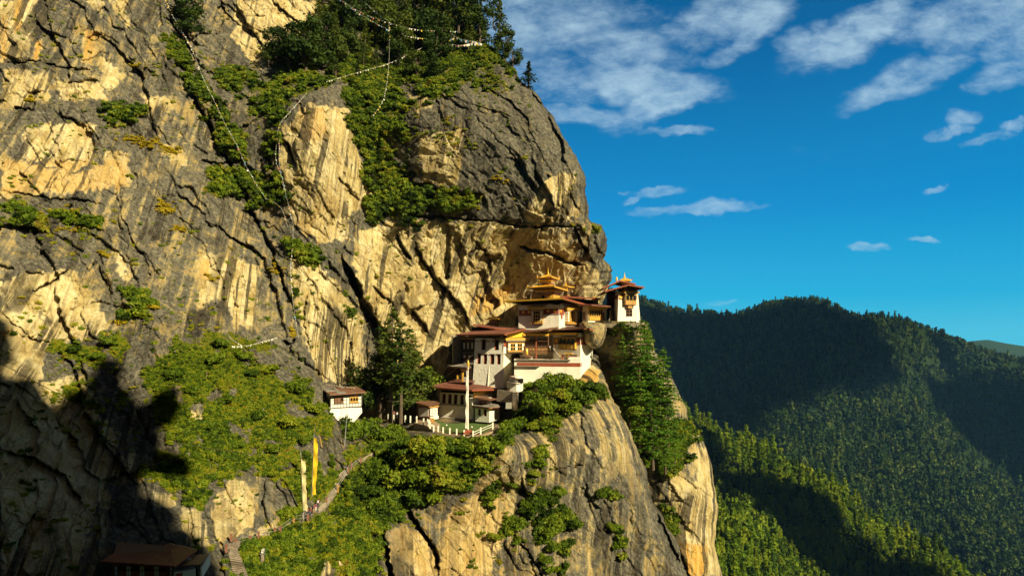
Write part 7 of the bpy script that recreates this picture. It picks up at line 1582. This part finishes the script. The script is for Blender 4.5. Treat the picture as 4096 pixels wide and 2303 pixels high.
def poles():
    for base, top, mt, lab in (((1378, 1775), (1388, 1652), 'metal', 'thin pale utility pole in front of the white plinth'), ((1372, 1768), (1357, 1667), 'dark', 'thin dark leaning pole left of the pale utility pole'), ((1264, 1778), (1261, 1700), 'bark', 'weathered wooden pole behind the yellow prayer flag'), ((1288, 1778), (1278, 1742), 'ochre', 'short wooden stake right of the yellow prayer flag')):
        b = S(*base, 1.5); t_ = P(top[0], top[1], b.y); t = thing('pole', lab, 'pole', b); m = MB(); m.tube([b - Vector((0, 0, .5)), t_], [.13, .07], 6); m.build('shaft', M[mt], t)
        if mt == 'metal': m = MB(); m.bar(t_ + Vector((-.4, 0, -.5)), t_ + Vector((.4, 0, -.4)), .1); m.build('crossarm', M['dark'], t)
    b = S(1050, 2238, 1.2); t = thing('satellite_dish', 'small white satellite dish on a stone post in the lower left grass', 'satellite dish', b); m = MB(); m.box(b + Vector((0, 0, .2)), .42, .42, 1.6); m.build('stone_post', M['stone'], t)
    m = MB(); m.box(b + Vector((0, 0, 1.04)), .9, .5, .06); m.build('bracket', M['metal'], t); m = MB(); c = b + Vector((.12, 0, 1.55)); v = [c + Vector((.0, .15, -.05))]; n = 14
    ux = Vector((.75, -.2, -.45)).normalized(); nn = Vector((-.45, -.6, .5)).normalized(); ux = (ux - nn * ux.dot(nn)).normalized(); uy = nn.cross(ux)
    v = [c - nn * .14] + [c - nn * .08 + (ux * math.cos(2 * math.pi * k / n) + uy * math.sin(2 * math.pi * k / n)) * .28 for k in range(n)] + [c + (ux * math.cos(2 * math.pi * k / n) + uy * math.sin(2 * math.pi * k / n)) * .48 for k in range(n)]
    m.add(v, [(0, 1 + k, 1 + (k + 1) % n) for k in range(n)] + [(1 + k, 1 + n + k, 1 + n + (k + 1) % n, 1 + (k + 1) % n) for k in range(n)]); m.build('dish', M['pane'], t); m = MB(); m.bar(c - nn * .1, c + nn * .5, .05); m.bar(c - nn * .1, b + Vector((0, 0, 1.05)), .07); m.build('feed_arm', M['metal'], t)
poles()

# ================================================================= strings of prayer flags
def flag_string(label, pts, offs, sz=.55, gap=.75, cols=('pane', 'fblue', 'pane', 'cloth', 'pane', 'fred', 'fgreen'), hang=True, seed=0):
    W_ = []
    for (px, py), o in zip(pts, offs if hasattr(offs, '__len__') else [offs] * len(pts)): W_.append(S(px, py, o))
    # smooth through the points
    fine = []
    for i in range(len(W_) - 1):
        p0 = W_[max(i - 1, 0)]; p1 = W_[i]; p2 = W_[i + 1]; p3 = W_[min(i + 2, len(W_) - 1)]
        for k in range(8):
            t_ = k / 8; fine.append(.5 * ((2 * p1) + (p2 - p0) * t_ + (2 * p0 - 5 * p1 + 4 * p2 - p3) * t_ * t_ + (3 * p1 - p0 - 3 * p2 + p3) * t_ ** 3))
    fine.append(W_[-1]); t = thing('prayer_flag_string', label, 'prayer flags', fine[0], 'strings of prayer flags across the cliff'); m = MB(); m.tube(fine, .022, 4); m.build('cord', M['pane'], t)
    r_ = random.Random(seed); lists = {}; acc = 0
    for a, b in zip(fine[:-1], fine[1:]):
        d = b - a; L_ = d.length
        while acc < L_:
            p = a + d * (acc / L_); e = d.normalized(); c = r_.choice(cols); mb = lists.setdefault(c, MB()); s = sz * .8 * r_.uniform(.5, 1.25); dn = Vector((r_.uniform(-.25, .25), r_.uniform(-.25, .25), -1)) * s; w = e * s * .8
            if abs(e.z) > .8: dn = Vector((s * .8 * r_.choice((1, 1, -1)), r_.uniform(-.2, .2), -.3 * s))
            mb.add([p, p + w, p + w + dn, p + dn, p + Vector((0, .02, 0)), p + w + Vector((0, .02, 0)), p + w + dn + Vector((0, .02, 0)), p + dn + Vector((0, .02, 0))], [(0, 1, 2, 3), (7, 6, 5, 4)]); acc += gap * r_.choice((.8, .9, 1.1, 1.4, 2.6))
        acc -= L_
    allm = MB(); mats = []
    for i, (c, mb) in enumerate(lists.items()): mats.append(M[c]); allm.cur = i; allm.add(mb.v, mb.f)
    tag(allm.build('flags', mats, t), None, None, None, 'stuff'); return t
M['fgreen'] = mat_plain('green_flag_cloth', (.12, .32, .12), .85, 0, .1, 3); M['fblue'] = mat_plain('blue_flag_cloth', (.15, .35, .60), .85, 0, .1, 3); M['fred'] = mat_plain('faded_red_flag_cloth', (.55, .16, .10), .85, 0, .1, 3)
Z5 = lambda l: [(x / 1.833, y / 1.833) for x, y in l]; Z6 = lambda l: [(1000 + x / 1.833, y / 1.833) for x, y in l]; Z7 = lambda l: [(x / 1.833, 700 + y / 1.833) for x, y in l]
flag_string('long string of small prayer flags running down the left cliff face from the top edge', Z5([(1200, -20), (1290, 160), (1400, 350), (1500, 600), (1570, 740), (1660, 930), (1740, 1070), (1810, 1230), (1940, 1445)]) + Z7([(1960, 175), (2060, 240), (2110, 380)]), 2.6, .5, .8, seed=1)
flag_string('white prayer flag string rising diagonally from the ledge to the summit knoll', [(1306, 327), (1436, 289), (1556, 254), (1644, 213), (1726, 173)], [3, 9, 9, 6, 3], .45, .95, ('pane', 'pane', 'pane', 'pane', 'cloth'), seed=2)
flag_string('upper of two long prayer flag strings sagging across the summit wood', [(1360, 0), (1453, 55), (1573, 98), (1682, 121), (1764, 123), (1835, 127)], [22, 22, 22, 20, 16, 12], .6, .9, seed=3)
flag_string('lower of two long prayer flag strings sagging across the summit wood', [(1404, 33), (1453, 65), (1578, 131), (1682, 153), (1750, 155)], [23, 23, 22, 20, 14], .6, .9, seed=4)
flag_string('short prayer flag string slanting down to the hanging string in the summit wood', [(1464, 16), (1505, 50), (1546, 85)], 22, .6, .9, seed=5)
flag_string('prayer flag string hanging straight down from the summit wood and curling left', [(1556, 90), (1557, 170), (1556, 245), (1546, 338), (1532, 404), (1491, 464)], [22, 18, 13, 8, 5, 3], .5, 1.0, ('pane', 'cloth', 'pane'), seed=6)
flag_string('bunched bright prayer flags strung between the trees on the summit knoll, upper line', [(1796, 125), (1820, 145), (1846, 158), (1890, 165), (1927, 175)], 13, .9, .6, seed=7)
flag_string('bunched white prayer flags strung left of the summit knoll', [(1747, 163), (1780, 164), (1813, 153)], 14, .9, .6, seed=8)
flag_string('lowest line of bunched prayer flags along the crest of the summit knoll', [(1786, 172), (1815, 179), (1846, 181), (1895, 173), (1927, 176)], 11, .9, .55, ('pane', 'pane', 'fred', 'cloth'), seed=9)
flag_string('prayer flag string draped down the left edge of the tan central buttress', [(1226, 374), (1158, 450), (1117, 502), (1104, 600), (1106, 655), (1131, 720), (1145, 785)] + Z7([(2120, 240), (2150, 380), (2140, 560), (2130, 700), (2145, 900), (2170, 1080), (2190, 1200)]), 2.6, .45, .85, seed=10)
flag_string('thin prayer flag line beside the draped string on the tan central buttress', [(1117, 560), (1117, 640), (1124, 700), (1138, 760)], 2.6, .35, 1.0, seed=12)
flag_string('short white prayer flag string slanting down to the lower left scrub knoll', Z7([(1675, 1175), (1710, 1210), (1770, 1245)]), 3, .4, .6, ('pane',), seed=13)
flag_string('white pennant string sagging across the scrub knoll on the lower left cliff', Z7([(1700, 1252), (1760, 1255), (1820, 1248), (1900, 1228), (1980, 1205), (2030, 1190)]), 3, .45, .55, ('pane',), seed=14)
flag_string('faint prayer flag string at the edge of the shadow on the lower left slope', [(475, 1513), (518, 1573), (556, 1628)], 3, .4, .7, ('pane',), seed=15)
flag_string('string of yellow flags hanging down through the courtyard pines', [(1578, 1392), (1588, 1430), (1590, 1480), (1566, 1502), (1563, 1560)], 27, .7, 1.0, ('cloth',), seed=16)
flag_string('short yellow streamer low on the left side of the courtyard pines', [(1504, 1555), (1510, 1568), (1514, 1580)], 22, .7, .7, ('cloth',), seed=17)
def cable():
    t = thing('overhead_cable', 'thin dark cable sagging across the shaded lower left rock', 'cable', S(115, 1513, 4)); m = MB(); pts = [S(px, py, 7) for px, py in ((-20, 1440), (115, 1513), (273, 1595), (464, 1677), (600, 1737), (818, 1791), (1040, 1818))]; m.tube(pts, .05, 4); m.build('wire', M['dark'], t)
cable()

# ================================================================= people
def person(label, base, facing, top, legs, pose='stand', hat=None, bag=None, lean=0.0, stride=.25, h=1.72, look=None, robe=False, Y=None):
    b = P(base[0], base[1], Y) if Y else S(*base, .9); k = h / 1.72
    J = {'pel': (0, 0, .95), 'chest': (0, -.02 - lean * .4, 1.28), 'sh': (0, -.03 - lean * .6, 1.43), 'neck': (0, -.04 - lean * .7, 1.50), 'head': (0, -.06 - lean * .8, 1.62), 'top': (0, -.05 - lean * .8, 1.72)}
    V_ = []; E = []; Rr = []
    def v(p, r, parent=None):
        V_.append(Vector(p) * k); Rr.append(r * k)
        if parent is not None: E.append((parent, len(V_) - 1))
        return len(V_) - 1
    p0 = v(J['pel'], .15); c = v(J['chest'], .165, p0); s = v(J['sh'], .12, c); n = v(J['neck'], .055, s); hd = v(J['head'], .095, n); v(J['top'], .07, hd)
    for sg in (-1, 1):
        hp = v((sg * .09, 0, .88), .10, p0); kn = v((sg * .10, -stride * sg * .5 - .04, .50), .065, hp); an = v((sg * .10, -stride * sg + .03, .09), .042, kn); v((sg * .11, -stride * sg - .15, .04), .04, an)
        shd = v((sg * .19, J['sh'][1], 1.40), .07, s); el = v((sg * .25, J['sh'][1] + .03 + stride * sg * .3, 1.12), .045, shd); hand = v((sg * .24, J['sh'][1] - .15 + stride * sg * .4, .90), .032, el)
        for f in range(5):
            a = (f - 2) * .018 if f < 4 else 0; q = v((sg * .24 + a * .4, J['sh'][1] - .17 + stride * sg * .4 + a - (.03 if f == 4 else 0), .855 if f < 4 else .88), .009, hand); v((sg * .235 + a * .4, J['sh'][1] - .185 + stride * sg * .4 + a, (.80 + .008 * abs(f - 1)) if f < 4 else .85), .007, q)
    rot = Matrix.Rotation(facing, 3, 'Z'); me = bpy.data.meshes.new('person'); me.from_pydata([tuple(rot @ p) for p in V_], E, []); t = empty('person', b); tag(t, label, 'person'); o = bpy.data.objects.new('body', me); col.objects.link(o); o.parent = t
    sk = o.modifiers.new('skin', 'SKIN'); sk.use_smooth_shade = True; me.materials.append(M['skin'])
    for i, sv in enumerate(me.skin_vertices[0].data): sv.radius = (Rr[i], Rr[i]); sv.use_root = (i == 0)
    ss = o.modifiers.new('sub', 'SUBSURF'); ss.levels = 1; ss.render_levels = 2
    def w(p): return b + rot @ (Vector(p) * k)
    def ell_tube(mb, rings, n=12):   # rings: (centre, rx, ry)
        vv = []; 
        for c_, rx, ry in rings:
            for i in range(n): a = 2 * math.pi * i / n; vv.append(w((c_[0] + rx * math.cos(a), c_[1] + ry * math.sin(a), c_[2])))
        mb.add(vv, [(j * n + i, j * n + (i + 1) % n, (j + 1) * n + (i + 1) % n, (j + 1) * n + i) for j in range(len(rings) - 1) for i in range(n)])
    m = MB(); lo = .15 if robe else .84; ell_tube(m, [((0, 0, lo), .27 if robe else .19, .24 if robe else .15), ((0, 0, .95), .185, .15), ((0, J['chest'][1], 1.2), .19, .15), ((0, J['sh'][1], 1.38), .215, .13), ((0, J['sh'][1], 1.46), .13, .09), ((0, J['neck'][1], 1.51), .07, .07)])
    for sg in (-1, 1): m.tube([w((sg * .17, J['sh'][1], 1.42)), w((sg * .25, J['sh'][1] + .03 + stride * sg * .3, 1.12)), w((sg * .24, J['sh'][1] - .12 + stride * sg * .38, .94))], [.085 * k, .062 * k, .05 * k], 8)
    m.build('robe' if robe else 'jacket', top, t, True)
    if not robe:
        m = MB()
        for sg in (-1, 1): m.tube([w((sg * .085, 0, .93)), w((sg * .10, -stride * sg * .5 - .04, .50)), w((sg * .10, -stride * sg + .03, .09))], [.115 * k, .08 * k, .062 * k], 8)
        m.build('trousers', legs, t, True)
    m = MB(); hx = J['head']; m.lathe(w((hx[0], hx[1] + .02, hx[2] - .02)), [(.10 * k, 0), (.112 * k, .06 * k), (.10 * k, .11 * k), (.06 * k, .145 * k), (.01, .155 * k)], 10); m.build('hair' if not hat else 'hat', hat or M['dark'], t, True)
    f_ = MB(); fy = hx[1] - .095
    f_.tube([w((0, fy, hx[2] + .03)), w((0, fy - .03, hx[2] - .02))], [.012 * k, .018 * k], 5); 
    f_.build('nose', M['skin'], t, True); e_ = MB()
    for sg in (-1, 1): e_.box(w((sg * .035, fy - .004, hx[2] + .02)), .02 * k, .02 * k, .012 * k, facing)
    e_.box(w((0, fy - .004, hx[2] - .05)), .04 * k, .02 * k, .008 * k, facing); e_.build('face_features', M['dark'], t)
    if bag: m = MB(); c_ = w((0, .2, 1.22)); m.box(c_, .32 * k, .18 * k, .46 * k, facing); m.box(w((0, .31, 1.14)), .22 * k, .07 * k, .22 * k, facing); m.build('backpack', bag, t)
    return t
def cloth_mat(n, c): return mat_plain(n, c, .9, 0, .12, 6)
JM = cloth_mat('maroon_cloth', (.20, .03, .04)); JP = cloth_mat('magenta_cloth', (.28, .03, .18)); JW = cloth_mat('white_cloth', (.7, .68, .64)); JR = cloth_mat('rust_cloth', (.35, .09, .03)); JD = cloth_mat('navy_cloth', (.03, .035, .07)); JY = cloth_mat('khaki_cloth', (.35, .28, .10))
person('person in a rust jacket with white bag below the cream flag', (1229, 2062), 2.4, JR, JD, bag=JW)
person('person in dark maroon clothes just right of the rust jacket', (1243, 2063), 2.5, JM, JD, hat=JY)
person('person in a red jacket and khaki trousers beside the path post', (1255, 2050), 2.3, JR, JY, bag=JD)
person('person in a magenta jacket and white trousers climbing the path steps', (1263, 2045), 2.4, JP, JW)
person('person in dark clothes with a white pack, last and highest of the walkers', (1274, 2028), 2.5, JM, JD, bag=JW)
person('person in a white and lilac top at the head of the timber stairs', (2201, 1404, ), .3, JW, JY, Y=196.4, stride=.05)
person('person standing on the ledge in pale clothes beside the tower staircase', (2441, 1287), .2, JW, JD, Y=203.5, stride=.08)
person('person standing in the shade under the courtyard pines, left', (1576, 1668), .4, JM, JD, Y=184.5, stride=.1)
person('person in a pale top standing in the shade under the courtyard pines, right', (1588, 1670), -.3, JW, JD, Y=183.5, stride=.1)

# ================================================================= unseen hill and added clouds, outlines shaped to throw the big shadows
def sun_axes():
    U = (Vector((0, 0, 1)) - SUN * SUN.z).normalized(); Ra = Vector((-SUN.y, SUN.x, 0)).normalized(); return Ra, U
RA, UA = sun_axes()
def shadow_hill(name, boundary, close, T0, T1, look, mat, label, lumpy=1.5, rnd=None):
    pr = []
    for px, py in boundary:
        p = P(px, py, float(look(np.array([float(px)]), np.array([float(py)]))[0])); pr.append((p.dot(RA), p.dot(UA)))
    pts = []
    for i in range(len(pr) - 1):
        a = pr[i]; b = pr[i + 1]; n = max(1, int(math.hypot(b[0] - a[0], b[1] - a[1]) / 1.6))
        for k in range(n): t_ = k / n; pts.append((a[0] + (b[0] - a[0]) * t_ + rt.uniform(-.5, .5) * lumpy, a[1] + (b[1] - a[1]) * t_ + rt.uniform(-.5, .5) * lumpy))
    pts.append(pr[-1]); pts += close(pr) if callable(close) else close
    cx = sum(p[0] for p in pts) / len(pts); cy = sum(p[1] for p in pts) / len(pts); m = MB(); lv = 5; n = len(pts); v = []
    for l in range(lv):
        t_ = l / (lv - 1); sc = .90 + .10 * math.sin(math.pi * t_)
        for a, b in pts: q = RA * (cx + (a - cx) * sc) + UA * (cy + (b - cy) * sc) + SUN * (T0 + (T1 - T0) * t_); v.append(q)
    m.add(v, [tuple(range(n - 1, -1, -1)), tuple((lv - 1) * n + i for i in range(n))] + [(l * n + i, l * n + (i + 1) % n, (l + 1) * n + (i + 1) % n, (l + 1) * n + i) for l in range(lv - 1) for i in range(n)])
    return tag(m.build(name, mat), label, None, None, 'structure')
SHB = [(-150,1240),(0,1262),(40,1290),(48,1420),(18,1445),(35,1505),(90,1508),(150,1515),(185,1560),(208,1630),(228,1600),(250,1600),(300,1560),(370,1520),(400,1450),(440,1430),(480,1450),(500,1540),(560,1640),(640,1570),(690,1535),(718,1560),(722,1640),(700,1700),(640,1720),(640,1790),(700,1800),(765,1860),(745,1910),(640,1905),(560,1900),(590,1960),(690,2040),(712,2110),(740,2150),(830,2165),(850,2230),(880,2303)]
shadow_hill('hillside', SHB, lambda pr: [(pr[-1][0] + 6, pr[-1][1] - 40), (pr[-1][0] + 10, -260), (-420, -260), (-420, pr[0][1] + 40), (0, pr[0][1] + 25)], 135, 185, LK, HILLM, 'unseen hillside behind the viewpoint, shaped to throw the shadow at the lower left')  # unseen slab, its outline shaped from the shadow it throws
SLABM = NT('shade_slab_white').fin((.8, .8, .8), 1)
def cloud(poly, T, look, label, lump=25): return shadow_hill('cloud', poly + [poly[0]], [], T, T + 260, look, SLABM, label, lump)  # slab added out of view, only there to shade the hills
cloud([(2380,1180),(2700,1255),(3000,1255),(3200,1210),(3340,1235),(3480,1290),(3560,1400),(3600,1520),(3480,1570),(3300,1560),(3220,1620),(3050,1640),(2960,1760),(2760,1760),(2500,1900),(2380,1900)], 4300, LF, 'unseen cloud slab added to shade the upper flank of the far mountain')
cloud([(3700,1500),(3900,1500),(4000,1620),(4150,1700),(4200,1900),(4000,1850),(3850,1760),(3740,1640)], 4600, LF, 'unseen cloud slab added to shade the valley at the far right')
cloud([(2640,1640),(2780,1760),(2900,1820),(3050,1910),(3180,2010),(3330,2110),(3480,2190),(3640,2260),(3820,2380),(3700,2460),(3400,2420),(3150,2200),(2950,2040),(2800,1900)], 1500, LN, 'unseen cloud slab added to shade the flank of the forest ridge', 10)
